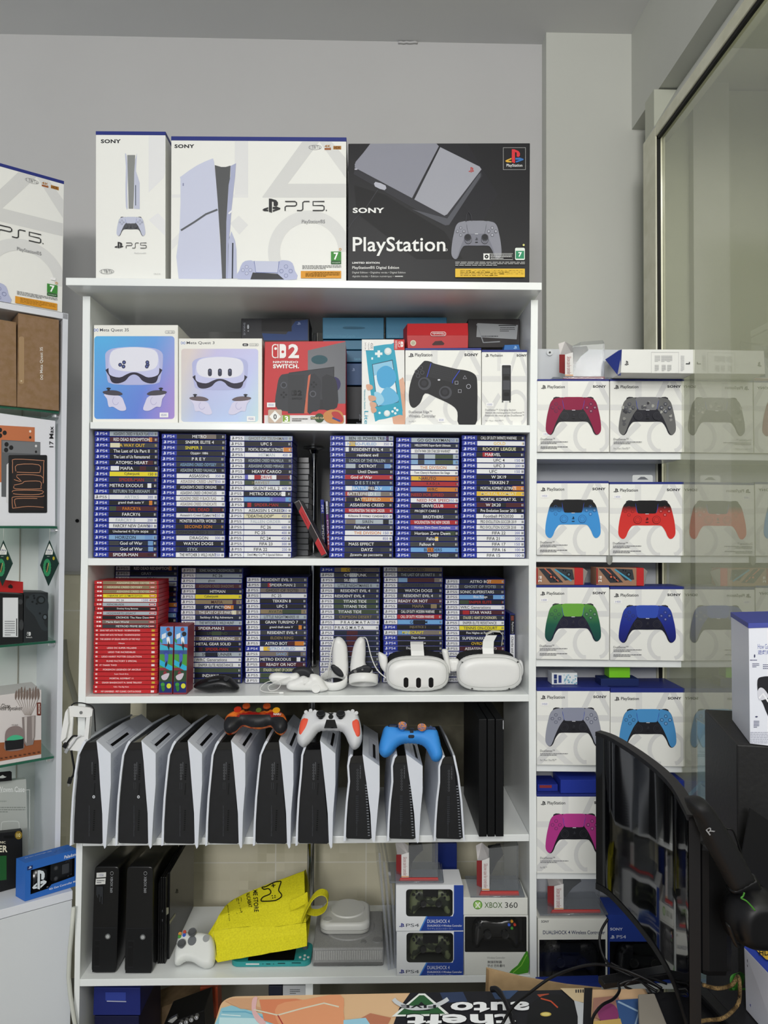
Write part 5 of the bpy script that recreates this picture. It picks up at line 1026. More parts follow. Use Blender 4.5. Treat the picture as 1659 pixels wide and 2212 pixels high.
# ---------------------------------------------------------------- consoles standing in a row
plate = M('#dfe3ec', .42, spec=.4); pbody = noise_mat('matte_black_shell', '#0e0f12', '#121317', 60, .6, .05); piano = M('#08080a', .06, spec=.6, coat=.5)
GS = 'white and black consoles standing in a row'
zD = lambda x: zline('D', x)
def console(i, TL, BL, WT, TIP, y0, yb, ytip, lab, cw=31, cyo=28, kind='disc', stickers=True):
    Yf = 1.852; root = thing('game_console', (P((BL + TIP) / 2, yb, Yf).x, Yf + .18, zD(P(TL, yb, Yf).x)), lab, 'game console', GS)
    dy = (yb - y0)
    bp0 = None
    def sec(poly, Y, lower=1.0, clip=True):
        out = []
        for x, y in poly:
            p = P(x, y, Yf); zb = zD(p.x) + .0015
            if clip: p.z = max(p.z, zb)
            p.z = zb + (p.z - zb) * lower if p.z > zb else p.z
            p.y = Y
            if Y > 1.89: p.x = max(p.x, P(181, 1810, 1.9).x + .002 + (.004 if poly is bp0 else 0))
            out.append(p)
        return out
    Y1, Y2_, Y3 = Yf, Yf + .047, 2.215
    def plate_loft(poly, name):
        m = MB(); m.loft([sec(poly, Y1 + .001, 1, False), sec(poly, Yf + .04, .999, False), sec(poly, Yf + .0445, .997), sec(poly, 2.05, .97), sec(poly, Y3, .9)], plate); return m.build(name, root)
    # left plate: thin and curved
    out = [(BL, yb + 2), (BL + 2, yb - dy * .22), (BL + 5, yb - dy * .45), (BL + 10, yb - dy * .68), (BL + (TL - BL) * .55, yb - dy * .86), (TL - 3, yb - dy * .965), (TL + 2, y0)]
    inn = [(x + 4.2, y + (0 if k < 5 else 3)) for k, (x, y) in enumerate(out)]; inn[0] = (BL + 5, yb)
    plate_loft(out + inn[::-1], 'left_plate')
    # body
    bp = [(TL + 2, y0 + 11), (WT + 2, y0 + 10), (WT + (TIP - WT) * .45, yb - dy * .45), (TIP - 3, yb - 4), (TIP - 9, yb - .5), (BL + 8, yb - 2), (BL + 5, yb - 7), (BL + 8, yb - dy * .45), (BL + (TL - BL) * .55 + 3, yb - dy * .84)]
    m = MB(); m.loft([sec(bp, Yf + .007, 1, False), sec(bp, Yf + .04, 1, False), sec(bp, Yf + .0445, .999), sec(bp, Y3 - .004, .91)], pbody); bo = m.build('body', root)
    m = MB(); gp = [(TL + 1, y0 + 5), (WT + 1, y0 + 4), (WT + 3, y0 + 20), (TL - 4, y0 + 21)]
    m.loft([sec(gp, Yf + .004), sec(gp, Y3 - .006, .91)], piano); m.build('gloss_band', root)
    # right plate
    if kind == 'disc':
        C = WT + cw; rp = [(WT, y0), (WT + cw * .5, y0 + cyo * .5), (C, y0 + cyo), (C, y0 + dy * .42), (C - 5, y0 + dy * .7), (TIP + 3, ytip - 4), (TIP, ytip), (TIP - 4, yb - 3), (WT + (TIP - WT) * .72, y0 + dy * .7), (WT + (TIP - WT) * .45, y0 + dy * .42), (WT + 5, y0 + dy * .2)]
    else:
        rp = [(WT, y0), (WT + 5, y0 + 2), (WT + 14, y0 + dy * .25), (WT + 21, y0 + dy * .55), (TIP + 1, ytip - 8), (TIP + 1, ytip), (TIP - 2.5, yb - 3), (WT + 17, y0 + dy * .55), (WT + 10, y0 + dy * .25)]
    plate_loft(rp, 'right_plate')
    if kind == 'disc':
        a = V(sec([(WT, y0)], Y1)[0]); b = V(sec([(WT + cw, y0 + cyo)], Y1)[0]); e1 = b - a; a3 = V(sec([(WT, y0)], 2.05, .97)[0]); e2 = (a3 - a) * (1 / (2.05 - Y1)); n = e1.cross(e2).normalized(); n = n if n.z > 0 else -n
        m = MB(); d = D(m, lambda u, v: a + e1 * u + e2 * v, n, .0003, 2)
        d.poly([(.35, .03), (.92, .03), (.92, .215), (.35, .215)], M('#c3c7d2', .5)); d.poly([(.42, .035), (.86, .035), (.86, .2), (.42, .2)], M('#cfd3dd', .5)); d.poly([(.6, .035), (.76, .035), (.76, .165), (.6, .165)], M('#08080a', .4)); m.build('disc_slot', root)
    # print and vents on the end face
    m = MB(); d = D(m, on(Yf + .007), NF, .00006, 4); r = random.Random(i); cx = (TL + WT) / 2
    vx = WT + 2 - cw * .2 if kind == 'disc' else WT - 2
    if y0 < 1615:
        for k in range(7): d.k[0] -= 1; d.rect(cx + 10 - k * .3, y0 + 50 + k * 5.2, cx + 14 - k * .3, y0 + 53.4 + k * 5.2, '#020203')
        for k in range(10): d.k[0] -= 1; d.rect(cx + 8.5 - k * .2, y0 + 150 + k * 4.6, cx + 12 - k * .2, y0 + 152.6 + k * 4.6, '#020203')
        for k in range(9): d.rect(cx + 10 - k * .2, y0 + 92 + k * 2.8, cx + 12.5 - k * .2, y0 + 93.6 + k * 2.8, '#020203')
        d.tiny(cx + .5, y0 + 145, cx + 2, y0 + 205, 1, '#303238', i)
        d.text('SONY PlayStation 5 CFI-1216A Sony Interactive', cx - 2, y0 + 140, cx + .2, y0 + 206, '#5b5d64', 0, -90)
        if i > 0:
            for k in range(6): d.arc(cx + 1.2, y0 + 52 + k * 6, 1.6, 2, .5, '#8a8c92', n=10); 
            d.line([(cx - 1, y0 + 90), (cx + 3, y0 + 90), (cx + 3, y0 + 104), (cx - 1, y0 + 104)], .4, '#55575d', True)
        d.text('CFI-1216A 03-27452960', cx + 4.6, y0 + 46, cx + 6.2, y0 + 72, '#8a8c92', 0, -90)
        if i < 2: d.ell(cx + 9, y0 + 121, 3, 3.4, '#c9cbd0', 16); d.ell(cx + 9, y0 + 121, 1.5, 1.5, '#55575d', 8)
    else:
        for k in range(19): d.k[0] -= 1; xx = cx + 19 + k * .35; d.rect(xx, y0 + 66 + k * 6, xx + 4.4, y0 + 68.6 + k * 6, '#777a80'); d.rect(xx, y0 + 68.6 + k * 6, xx + 4.4, y0 + 70 + k * 6, '#020203')
        for k in range(8): d.arc(cx + 3, y0 + 34 + k * 6, 1.8, 2, .5, '#707278', n=10)
        d.text('CFI-2016 01Y', cx + 8, y0 + 24, cx + 10, y0 + 52, '#8a8c92', 0, -90); d.text('SONY PlayStation Sony Interactive Entertainment', cx + 0, y0 + 118, cx + 2.5, y0 + 176, '#55575d', 0, -90); d.tiny(cx - 1, y0 + 88, cx + 5, y0 + 150, 14, '#3c3e44', i)
    m.build('printed_label', bo)
    if kind == 'disc' and i < 4:
        q = sec([(WT + cw, y0 + cyo)], Y1)[0]; m = MB(); d = D(m, lambda u, v: V((q.x + .0004, Yf + .01 + u, q.z - v)), V((1, 0, 0)), .0001, 2)
        for s, (u, v) in enumerate(((.012, .02), (.03, .02), (.012, .045), (.03, .045))): d.line([(u, v), (u + .013, v), (u + .013, v + .018), (u, v + .018)], .0012, M('#c2c7d2', .6), True); d.line([(u + .004, v + .004), (u + .009, v + .013)], .0016, M('#c2c7d2', .6))
        m.build('embossed_marks', root)
    return root
sp = [(179.7, 150, 208, 225.5), (276, 248.4, 305, 324), (374.7, 348, 405.2, 424.4), (468, 443, 498.7, 519.6), (572.6, 546, 602.5, 624), (661, 638, 691.3, 714.5)]
nm = ['leftmost console of the row, white side plates and black end', 'second console from left in the row, white and black', 'third console from left in the row, white and black', 'fourth console from left in the row, under the red gamepad\'s left grip', 'fifth console from left in the row, under the red gamepad\'s right grip', 'sixth console from left in the row, under the white and red gamepad']
for i, a in enumerate(sp): console(i, *a, 1600, 1826, 1834, nm[i], cw=31 if i < 5 else 33)
console(6, 756, 742, 783, 807, 1629, 1816, 1821, 'seventh console in the row, slimmer, left under the blue gamepad', cw=37, cyo=26)
console(7, 852, 835.5, 877, 902, 1629, 1816, 1822, 'eighth console in the row, slimmer, right under the blue gamepad', cw=36, cyo=26)
console(8, 955, 936.6, 978, 1003, 1631, 1816, 1820, 'rightmost white console of the row, with thin curved side plates and no disc slot', kind='digital')
# black layered console
root = thing('game_console', (P(1061, 1811, 1.9).x, 2.03, zD(0.3)), 'black console of three upright slabs, at the right end of the shelf', 'game console')
for x0, x1, yo in ((1034.5, 1051.5, 1812), (1053.5, 1069, 1810), (1071, 1088, 1808)):
    m = MB(); q = [P(x0, 1554, 1.886), P(x1, 1553.5, 1.886), P(x1, yo, 1.886), P(x0, yo, 1.886)]
    for k in (2, 3): q[k].z = zD(q[k].x) + .001
    m.hexa(q, (0, .3, 0), M('#0f1012', .45), .0012); m.build('slab', root)
m = MB(); m.hexa([P(1040, 1565, 1.9), P(1084, 1565, 1.9), P(1084, 1795, 1.9), P(1040, 1795, 1.9)], (0, .28, 0), M('#050506', .3)); m.build('core', root)
m = MB(); m.hexa([P(1086.3, 1556, 1.8855), P(1087.6, 1556, 1.8855), P(1087.6, 1575, 1.8855), P(1086.3, 1575, 1.8855)], (0, -.0006, 0), M('#c9ccd0', .2)); m.build('highlight_strip', root)
# ---------------------------------------------------------------- gamepads lying on the consoles
def planeof(x, y, Y, tilt):
    p0 = P(x, y, Y); n = V((0, -math.cos(tilt), math.sin(tilt))); return (lambda a, b: HP(a, b, p0, n)), n
def pad(label, outline, fr, n, m, T=.02, R=16, mfun=None, sticks=(), stickm=blk, extra=None, capm=None, bk=None):
    xs = [p[0] for p in outline]; ys = [p[1] for p in outline]
    root = thing('game_controller', fr(sum(xs) / len(xs), max(ys)), label, 'game controller')
    b = MB(); b.pillow(S_(outline, 3), fr, m, R, T, bk or T * .9, exp=2.1, mfun=mfun); b.build('shell', root)
    for cx, cy, r in sticks:
        s = MB(); q = fr(cx, cy + r * .5) + n * (T * .9); up = (n * .6 + V((0, -.1, .8))).normalized(); px = r * q.y / FPX
        s.cyl(q, q + up * .009, px * .62, stickm, n=20); s.lathe(q + up * .009, up * .006, [(0, 0), (px, 0), (px * 1.04, .4), (px * .95, 1), (px * .7, .8), (0, .75)], capm or stickm, 24); s.build('thumb_stick', root)
    if extra: extra(root, fr, n)
    return root
def disc(fr, n, cx, cy, r, off, th, m, nn=14):
    s = MB(); q = fr(cx, cy) + n * off; px = r * q.y / FPX; s.cyl(q, q + n * th, px, m, n=nn); return s
flame = noise_mat('flame_print', '#8a1410', '#f0802a', 26, .25, 0, 3, .42, .6)
fr, n = planeof(552, 1585, 1.875, 1.0)
ol = [(483.5, 1567), (488, 1552), (504, 1541.5), (528, 1537.5), (548, 1542), (568, 1541), (584, 1537.5), (607, 1542), (619, 1554), (620.5, 1573), (608, 1585), (595, 1580), (585, 1567), (568, 1571), (544, 1571), (524, 1566), (511, 1578), (495, 1584.5), (485, 1578)]
def ex(root, fr, n):
    for cx, cy, c in ((515, 1545, '#b8301c'), (598, 1547, '#e0a020')): disc(fr, n, cx, cy, 8, .02, .003, M(c, .3)).build('button_cap', root)
    m = MB(); d = D(m, lambda x, y: fr(x, y) + n * .0225, n, .0001); d.text('NARU', 592, 1553, 608, 1558, '#f0e8e0', .02); m.build('printed_word', root)
    disc(fr, n, 560, 1546, 6, .018, .004, M('#5a6a30', .3)).build('button_cap', root)
pad('red and orange flame patterned gamepad with black grips, lying on the consoles', ol, fr, n, flame, .022, 14, lambda x, y: M('#202124', .45) if y > 1562 or (y > 1556 and 520 < x < 585) else flame, [(534, 1541, 8), (578, 1541, 8)], M('#2a1a14', .35), ex, M('#a8481c', .35))
fr, n = planeof(712, 1619, 1.842, .62)
ol = [(645, 1573), (651, 1553), (658, 1541), (672, 1537), (686, 1536), (700, 1540), (727, 1540), (744, 1537), (764, 1537), (774, 1546), (781, 1573), (782.5, 1596), (776, 1613), (764, 1619), (754, 1608), (745, 1588), (733, 1579), (693, 1579), (681, 1590), (670, 1604), (656.5, 1614), (645, 1607), (641.5, 1593)]
def ex(root, fr, n):
    for pts in ([(651, 1562), (660, 1555), (670, 1556), (671, 1565), (664, 1583), (654, 1594), (648, 1592), (647, 1580)], [(757, 1563), (766, 1558), (775, 1562), (778, 1580), (777, 1595), (769, 1600), (762, 1590), (757, 1576)]):
        m = MB(); m.pillow(S_(pts, 3), lambda x, y: fr(x, y) + n * .0165, M('#e2553c', .5), 8, .006, .004); m.build('red_grip_patch', root)
    for cx, cy in ((662, 1544), (672, 1541), (670, 1547), (681, 1543), (753, 1544), (762, 1542), (763, 1549), (770, 1546)): disc(fr, n, cx, cy, 4, .017, .003, M('#cfd0d2', .3, coat=.3)).build('button_cap', root)
    m = MB(); m.prism([fr(x, y) + n * .016 for x, y in ((706, 1561), (724, 1561), (729, 1578), (701, 1578))], n * .006, blg); m.build('touch_bar', root)
    m = MB(); m.prism([fr(x, y) + n * .019 for x, y in ((710, 1547), (721, 1547), (719, 1549.5), (712, 1549.5))], n * .003, blg); m.build('speaker_slot', root)
    disc(fr, n, 715.5, 1555, 5.5, .018, .004, blg).build('home_button', root)
pad('white gamepad with two coral red grip patches, lying on the consoles', ol, fr, n, M('#cfd0d3', .4), .022, 15, None, [(694, 1551, 9.5), (736.5, 1551, 9.5)], blk, ex)
fr, n = planeof(887, 1645, 1.842, .62)
ol = [(824, 1590), (828, 1576), (834, 1570), (846, 1569), (858, 1571), (868, 1577), (890, 1580), (910, 1577), (930, 1575), (943, 1578), (948, 1590), (953, 1612), (956, 1632), (948, 1644), (935, 1643), (927, 1630), (916, 1612), (898, 1606), (874, 1606), (859, 1613), (846, 1629), (833, 1636), (821, 1629), (818.5, 1613)]
def ex(root, fr, n):
    m = MB(); m.pillow(super_(838, 1569, 859, 1578), lambda x, y: fr(x, y) + n * .0165, M('#16223a', .4), 3, .004, .002); m.build('button_pad', root)
    for cx, cy in ((929, 1578), (921, 1579), (936, 1580), (930, 1583)): disc(fr, n, cx, cy, 4, .017, .003, M('#1c3a6a', .4)).build('button_cap', root)
    disc(fr, n, 888.5, 1587, 4, .019, .003, M('#0e1626', .3)).build('home_button', root)
    m = MB(); m.prism([fr(x, y) + n * .019 for x, y in rrpts(881, 1594, 894, 1600, 2.8)], n * .004, M('#0e1420', .3)); m.build('port', root)
    m = MB(); m.prism([fr(x, y) + n * .019 for x, y in ((884, 1579), (895, 1579), (893, 1582.5), (886, 1582.5))], n * .003, M('#0e1626', .3)); m.build('speaker_slot', root)
pad('blue silicone covered gamepad lying across the seventh and eighth consoles', ol, fr, n, M('#3a8fe0', .55), .024, 16, None, [(868.5, 1576, 9.5), (910, 1580, 9.5)], M('#3a8fe0', .55), ex, noise_mat('orange_cap', '#6a6f98', '#e08a3a', 220, .5, 0, 2, .45, .55))
# ---------------------------------------------------------------- white holder screwed to the left side panel
Yh = 1.885; root = thing('wall_holder', P(170, 1622, Yh), 'white plastic charging holder with cables, screwed to the left side panel', 'holder')
m = MB()
def pr(pts, t=.006, mt=whp, Y=Yh): m.prism([P(x, y, Y) for x, y in pts], (0, -t, 0), mt)
pr([(150, 1526), (156, 1523), (196, 1528), (202, 1532), (200, 1549), (158, 1547), (148, 1549)]); pr([(148, 1549), (160, 1547), (157, 1588), (141, 1588), (141, 1575)]); pr([(188, 1549), (200, 1549), (196, 1590), (184, 1590)]); pr([(141, 1575), (157, 1590), (184, 1590), (196, 1590), (193, 1623), (150, 1619), (137, 1601), (139, 1585)]); pr([(147, 1535), (152, 1527), (154, 1560), (148, 1590), (137, 1600), (140, 1572)], .018)
pr([(196, 1560), (200, 1545), (193, 1620), (189, 1620)], .016); m.build('bracket', root)
m = MB(); q = P(175.5, 1539, Yh - .006); m.cyl(q, q + V((0, -.002, 0)), .0042, chrome, n=16); m.build('screw', root)
def cable(name, pts, r, c, parent=None, **k):
    m = MB(); m.tube(smooth_loop([V(p) for p in pts], 6, False), r, M(c, .5), 8); return m.build(name, parent, **k)
def cpts(l, Y): return [P(x, y, Y) for x, y in l]
cable('black_cable', cpts([(154, 1524), (162, 1519), (180, 1519), (200, 1527), (204, 1545), (206, 1580)], 1.877), .0016, '#0c0c0e', root)
cable('black_cable', cpts([(167, 1590), (158, 1590), (150, 1598), (144, 1606)], 1.872), .0022, '#0c0c0e', root); m = MB(); q = P(141, 1610, 1.872); m.box(q, (.011, .006, .013), M('#0c0c0e', .5), .001, Matrix.Rotation(.5, 3, 'Y')); m.box(q + V((-.001, 0, -.009)), (.007, .003, .006), chrome, 0, Matrix.Rotation(.5, 3, 'Y')); m.build('plug', root)
cable('white_cable', cpts([(175, 1589), (165, 1594), (158, 1604), (148, 1617)], 1.871), .0018, '#d8d8da', root); m = MB(); m.box(P(144, 1622, 1.871), (.008, .005, .012), M('#9a9c9e', .4), .001, Matrix.Rotation(.5, 3, 'Y')); m.build('plug', root)
cable('black_cable', cpts([(154, 1621), (157, 1640), (160, 1660), (158, 1675), (152, 1682)], 1.878), .0028, '#0c0c0e', root); m = MB(); m.box(P(151, 1686, 1.876), (.01, .006, .016), M('#0c0c0e', .5), .001, Matrix.Rotation(.25, 3, 'Y')); m.box(P(148, 1695, 1.876), (.004, .003, .008), chrome); m.build('plug', root)
# ---------------------------------------------------------------- bottom shelf
D.zmin = None
bk1 = M('#0b0b0d', .28, spec=.5); bk2 = M('#101113', .5)
def tower(x0t, x1t, x0b, x1b, yt, yb, Y, dep, lab, sticker=False):
    """black tower console with rounded corners, glossy upper and matte lower front"""
    zb = zline('E', P((x0b + x1b) / 2, yb, Y).x) + .001
    root = thing('game_console', (P((x0b + x1b) / 2, yb, Y).x, Y + dep / 2, zb), lab, 'game console', 'black upright tower consoles')
    a = P(x0t, yt, Y); b = P(x1t, yt, Y); c = P(x1b, yb, Y); d_ = P(x0b, yb, Y); c.z = d_.z = zb
    r = .012
    def edge(p, q, t): return p + (q - p) * t
    def sec(Y_, top):
        pts = []
        A, B, C, E = [V((p.x, Y_, p.z)) for p in (a, b, c, d_)]
        A.z -= top; B.z -= top
        for cx, p, q in ((A, E, B), (B, A, C), (C, B, E), (E, C, A)):
            u = (p - cx).normalized() * r; v = (q - cx).normalized() * r
            for k in range(5): t = k / 4; pts.append(cx + u * (1 - t) ** 2 + v * t ** 2)
        return pts
    m = MB(); s0 = sec(Y + .004, 0); cc = sum(s0, V()) / len(s0); s00 = [cc + (p - cc) * .975 + V((0, -.004, 0)) for p in s0]
    m.loft([s00, s0, sec(Y + dep, .035)], bk1, True); body = m.build('body', root)
    m = MB(); dd = D(m, on(Y), NF, .00006, 6); fq = dd.quad((x0t, yt), (x1t, yt), (x1b, yb), (x0b, yb))
    fq.rect(.04, .575, .96, .985, bk2); fq.rect(.04, .57, .96, .575, '#26272a'); fq.rr(.1, .69, .32, .93, .02, '#0a0a0c', .01); fq.line([(.1, .69), (.32, .69), (.32, .93), (.1, .93)], .008, '#232427', True)
    for k in range(3): fq.line([(.14, .74 + k * .004), (.27, .74 + k * .004)], .002, '#26272a')
    m.build('front_panel', body)
    m = MB(); dd = D(m, on(Y), NF, .0001, 8); fq = dd.quad((x0t, yt), (x1t, yt), (x1b, yb), (x0b, yb))
    fq.text('XBOX 360', .66, .095, .76, .245, '#9a9ca0', .01, 90); fq.arc(.71, .065, .06, .016, .012, '#9a9ca0', n=16, wy=.004)
    if sticker:
        fq.poly([(.1, .06), (.48, .055), (.48, .1), (.1, .105)], '#d6d6d3'); fq.poly([(.08, .115), (.47, .11), (.46, .165), (.07, .17)], '#d6d6d3'); fq.text('1550', .2, .07, .38, .092, '#6a6e9a'); fq.tiny(.12, .125, .42, .16, 2, '#55585f', 4)
        for k in range(6): fq.rect(.12 + k * .045, .185, .155 + k * .045, .24 + [.03, .05, .02, .09, .04, .11][k], '#34363a')
    m.build('printed_marks', body)
    q = P(x1b - (x1b - x0b) * .33, yt + (yb - yt) * .65, Y); m = MB(); m.cyl(q, q + V((0, -.003, 0)), .0072, M('#8f9396', .25, .8), n=24); m.cyl(q, q + V((0, -.0034, 0)), .0045, M('#c8cacc', .3, .5), n=18); m.build('power_button', root)
    return root
tower(204, 258, 197, 251.5, 1871, 2103, 1.922, .25, 'black tower console with white price stickers, leftmost on the bottom shelf', True)
tower(274, 331, 268.5, 329, 1871, 2105, 1.92, .25, 'black tower console without stickers, second from left on the bottom shelf')
# slim ribbed console
Y = 1.962; zb = zline('E', -.5) + .001
root = thing('game_console', (P(345, 2080, Y).x, Y + .12, zb), 'slim ribbed black console with small labels on its side, right of the tower consoles', 'game console')
a = P(342, 1895, Y); b = P(360, 1893, Y); m = MB()
for k in range(4):
    x0 = a.x + (b.x - a.x) * k / 4; x1 = a.x + (b.x - a.x) * (k + .85) / 4
    m.hexa([(x0, Y, a.z - .02 * (k == 0)), (x1, Y, a.z), (x1, Y, zb), (x0, Y, zb)], (0, .235, 0), M('#0c0c0e', .35), .001)
m.hexa([(a.x + .002, Y + .004, a.z - .012), (b.x - .002, Y + .004, a.z - .012), (b.x - .002, Y + .004, zb), (a.x + .002, Y + .004, zb)], (0, .23, 0), M('#08080a', .4)); m.build('body', root)
m = MB(); m.hexa([(b.x - .006, Y + .02, a.z), (b.x + .004, Y + .02, a.z + .004), (b.x + .004, Y + .02, zb), (b.x - .006, Y + .02, zb)], (0, .27, .0), M('#111214', .3), .001); pl = m.build('side_plate', root)
m = MB(); X0 = b.x + .0043; d = D(m, lambda x, y: X_(x, y, X0), V((1, 0, 0)), .0001, 2); d.poly([(359, 1961), (364, 1960), (364, 1973), (359, 1977)], '#c9cac6'); d.poly([(366, 1990), (379, 1972), (379, 1978), (366, 1997)], '#b9b89a'); d.pslogo(379, 1920, 386, 1930, '#26282c'); m.build('side_labels', pl)
m = MB(); 
for k in (0, 1): q = P(351, 1968 + k * 20, Y - .0005); m.box(q, (.003, .002, .006), M('#5a5c60', .3, .7), .0005)
m.build('buttons', root)
# white gamepad half behind the bag
fr, n = planeof(420, 2078, 1.93, .75)
ol = [(377, 2048), (380, 2032), (385, 2012), (397, 2002), (418, 1999), (440, 2001), (455, 2006), (463, 2020), (466, 2045), (462, 2070), (447, 2077), (432, 2073), (418, 2064), (402, 2062), (388, 2070), (378, 2068)]
def ex(root, fr, n):
    for cx, cy, c in ((402, 2003, '#b84838'), (392, 2007, '#d0903a'), (401, 2010, '#3a5ac0'), (391, 2013, '#4a9a40')): disc(fr, n, cx, cy, 3.4, .019, .003, M(c, .25)).build('button_cap', root)
    disc(fr, n, 418, 2022, 9, .02, .003, M('#6a6d70', .4)).build('direction_pad', root); disc(fr, n, 448, 2017, 7, .02, .002, M('#9a9c9c', .3)).build('home_button', root)
o = pad('white gamepad lying left of the yellow bag', ol, fr, n, M('#e4e6e2', .4), .021, 14, None, [(396, 2029, 8.5), (419, 2005, 8.5)], M('#8a8c8e', .4), ex, M('#5a5c5e', .45)); settle(o, zline('E', -.5))
# turquoise handheld
tqm = M('#2a9494', .35, spec=.4); zE = zline('E', -.25) + .001
def plan(x0, x1, y0, y1, r, z): return [V((x, y, z)) for x, y in rrpts(x0, y0, x1, y1, r, n=5)]
xa, xb = P(498, 2087, 1.945).x, P(671, 2087, 1.945).x
root = thing('handheld_console', ((xa + xb) / 2, 1.99, zE), 'turquoise handheld game console lying flat under the yellow bag', 'handheld console')
m = MB(); m.prism(plan(xa, xb, 1.945, 2.033, .02, zE), (0, 0, .0135), tqm, smooth=False); bo = m.build('body', root)
m = MB(); m.prism(plan(xa + .045, xb - .045, 1.95, 2.028, .003, zE + .0136), (0, 0, .0006), M('#0c0d10', .1)); m.build('screen', root)
m = MB(); m.cyl((xb - .02, 2.005, zE + .0135), (xb - .02, 2.005, zE + .022), .008, M('#5a6266', .4), n=20); m.build('thumb_stick', root)
for dx, dy in ((-.012, -.01), (.0, -.018), (.0, -.002), (.01, -.01)):
    m = MB(); m.cyl((xb - .018 + dx, 1.972 + dy, zE + .0135), (xb - .018 + dx, 1.972 + dy, zE + .0152), .0035, M('#d8dcd8', .4), n=14); m.build('button_cap', root)
m = MB(); d = D(m, on(1.9446), NF, .0001); d.rect(531, 2081, 560, 2084, '#d8dcda'); d.rect(575, 2081.5, 584, 2083, '#0c1a1c'); d.rect(600, 2080, 616, 2082, '#123c40'); d.rect(630, 2079, 650, 2081, '#123c40'); d.ell(568, 2082, 1, 1, '#0c1a1c', 8); d.ell(591, 2082, 1, 1, '#0c1a1c', 8); m.build('ports', bo)
# yellow tote bag
yel = noise_mat('yellow_nonwoven_fabric', '#d9cf12', '#ece31e', 260, .8, .6, 3, .3, .7)
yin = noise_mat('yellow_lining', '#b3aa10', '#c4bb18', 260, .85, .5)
fold = [(460, 2012, 1.995), (520, 2003, 1.99), (600, 2001, 1.985), (661, 1992, 1.98)]
top_ = [(485, 1959, 2.07), (508, 1941, 2.09), (565, 1915, 2.1), (657, 1881, 2.12)]
low_ = [(470, 2079, 1.945), (535, 2067, 1.942), (600, 2056, 1.94), (663, 2044, 1.94)]
root = thing('tote_bag', P(560, 2075, 1.96), 'crumpled bright yellow shop tote bag with black print, lying on the bottom shelf', 'bag')
def grid(m, rows, mt, nx=14, wr=.002, seed=1):
    r = random.Random(seed); G = []
    for a, b in zip(rows[:-1], rows[1:]):
        steps = 8
        for j in range(steps):
            t = j / steps; G.append([V(pa) * (1 - t) + V(pb) * t for pa, pb in zip(a, b)])
    G.append([V(p) for p in rows[-1]]); G2 = []
    for row in G:
        s = smooth_loop(row, 5, False); G2.append([p + V((0, r.uniform(-wr, wr), r.uniform(-wr, wr) * .6)) for p in s])
    n = len(G2[0]); vs = [p for row in G2 for p in row]; fs = [(i * n + k, i * n + k + 1, (i + 1) * n + k + 1, (i + 1) * n + k) for i in range(len(G2) - 1) for k in range(n - 1)]
    m.add(vs, fs, mt, True); return m
PF = [P(*p) for p in fold]; PT = [P(*p) for p in top_]; PL = [P(*p) for p in low_]
from mathutils.bvhtree import BVHTree
PB = [p + V((0, .09, -.055)) for p in PT]; PB2 = [p + V((0, .16, .012)) for p in PL]
mid = [(a + b) / 2 + V((0, -.008, .012)) for a, b in zip(PF, PT)]
m = MB(); grid(m, [PT, mid, PF], yel, wr=.0012); bag_tree = BVHTree.FromPolygons([tuple(v) for v in m.v], m.f); m.build('main_panel', root)
m = MB(); gm_ = [(a + b) / 2 + V((0, .006, 0)) for a, b in zip(PF, PL)]; grid(m, [PF, gm_, PL], yel, wr=.001, seed=2); 
tipw = P(439, 2035, 1.965); m.add([PF[0], tipw, PL[0]], [(0, 1, 2)], yel); m.add([PF[0], tipw, PT[0]], [(0, 1, 2)], yel); m.build('gusset', root)
m = MB(); grid(m, [PL, PB2, PB, PT], yin, wr=.001, seed=3); m.build('back_panel', root)
m = MB(); grid(m, [[PT[3], P(665, 1905, 2.08), P(661, 1945, 2.03), PF[3]], [PT[3] + V((.004, .01, 0)), P(668, 1912, 2.13), P(667, 1955, 2.1), PF[3] + V((.01, .04, 0))]], yin, wr=0); m.build('lining', root)
def strap_(pts, w, Ys):
    m = MB(); p3 = [P(x, y, Yy) for (x, y), Yy in zip(pts, Ys)]; ribbon(m, smooth_loop(p3, 5, False), w, yel, .0015); return m.build('handle', root)
strap_([(650, 1998), (655, 1985), (664, 1965), (677, 1944), (691, 1935), (703, 1938), (707, 1950), (703, 1965), (694, 1974), (680, 1978), (662, 1974)], V((.001, .03, .002)), [1.955, 1.95, 1.945, 1.94, 1.94, 1.945, 1.95, 1.96, 1.97, 1.98, 2.0])
strap_([(626, 1945), (640, 1940), (655, 1932), (663, 1928), (661, 1945), (657, 1965)], V((.002, .004, -.03)), [2.0, 1.995, 1.99, 1.985, 1.985, 1.985])
# print follows the main panel
m = MB(); inkb = '#1d1c14'
def bagmap(x, y):
    """x, y picture position -> point just off the main panel"""
    hit = bag_tree.ray_cast(CAMP, ray(x, y))
    if hit[0] is not None: return hit[0] - ray(x, y) * .001
    best = None; t = max(0, min(1, (x - 470) / 190)); i = min(int(t * 3), 2); f = t * 3 - i
    a = PT[i].lerp(PT[i + 1], f); b = mid[i].lerp(mid[i + 1], f); c = PF[i].lerp(PF[i + 1], f)
    r = ray(x, y); bd = 1e9
    for p, q in ((a, b), (b, c)):
        nn = (q - p).cross(PF[3] - PF[0]).normalized(); h = CAMP + r * ((p - CAMP).dot(nn) / r.dot(nn)); s = (h - p).dot(q - p) / (q - p).length_squared
        e = 0 if 0 <= s <= 1 else min(abs(s), abs(s - 1))
        if e < bd: bd = e; best = h
    return best - r * .004
d = D(m, bagmap, V((0, -.7, .7)), .0001, 2)
d.text('GAME STORE', 0, 0, 1, 1, inkb) if False else None
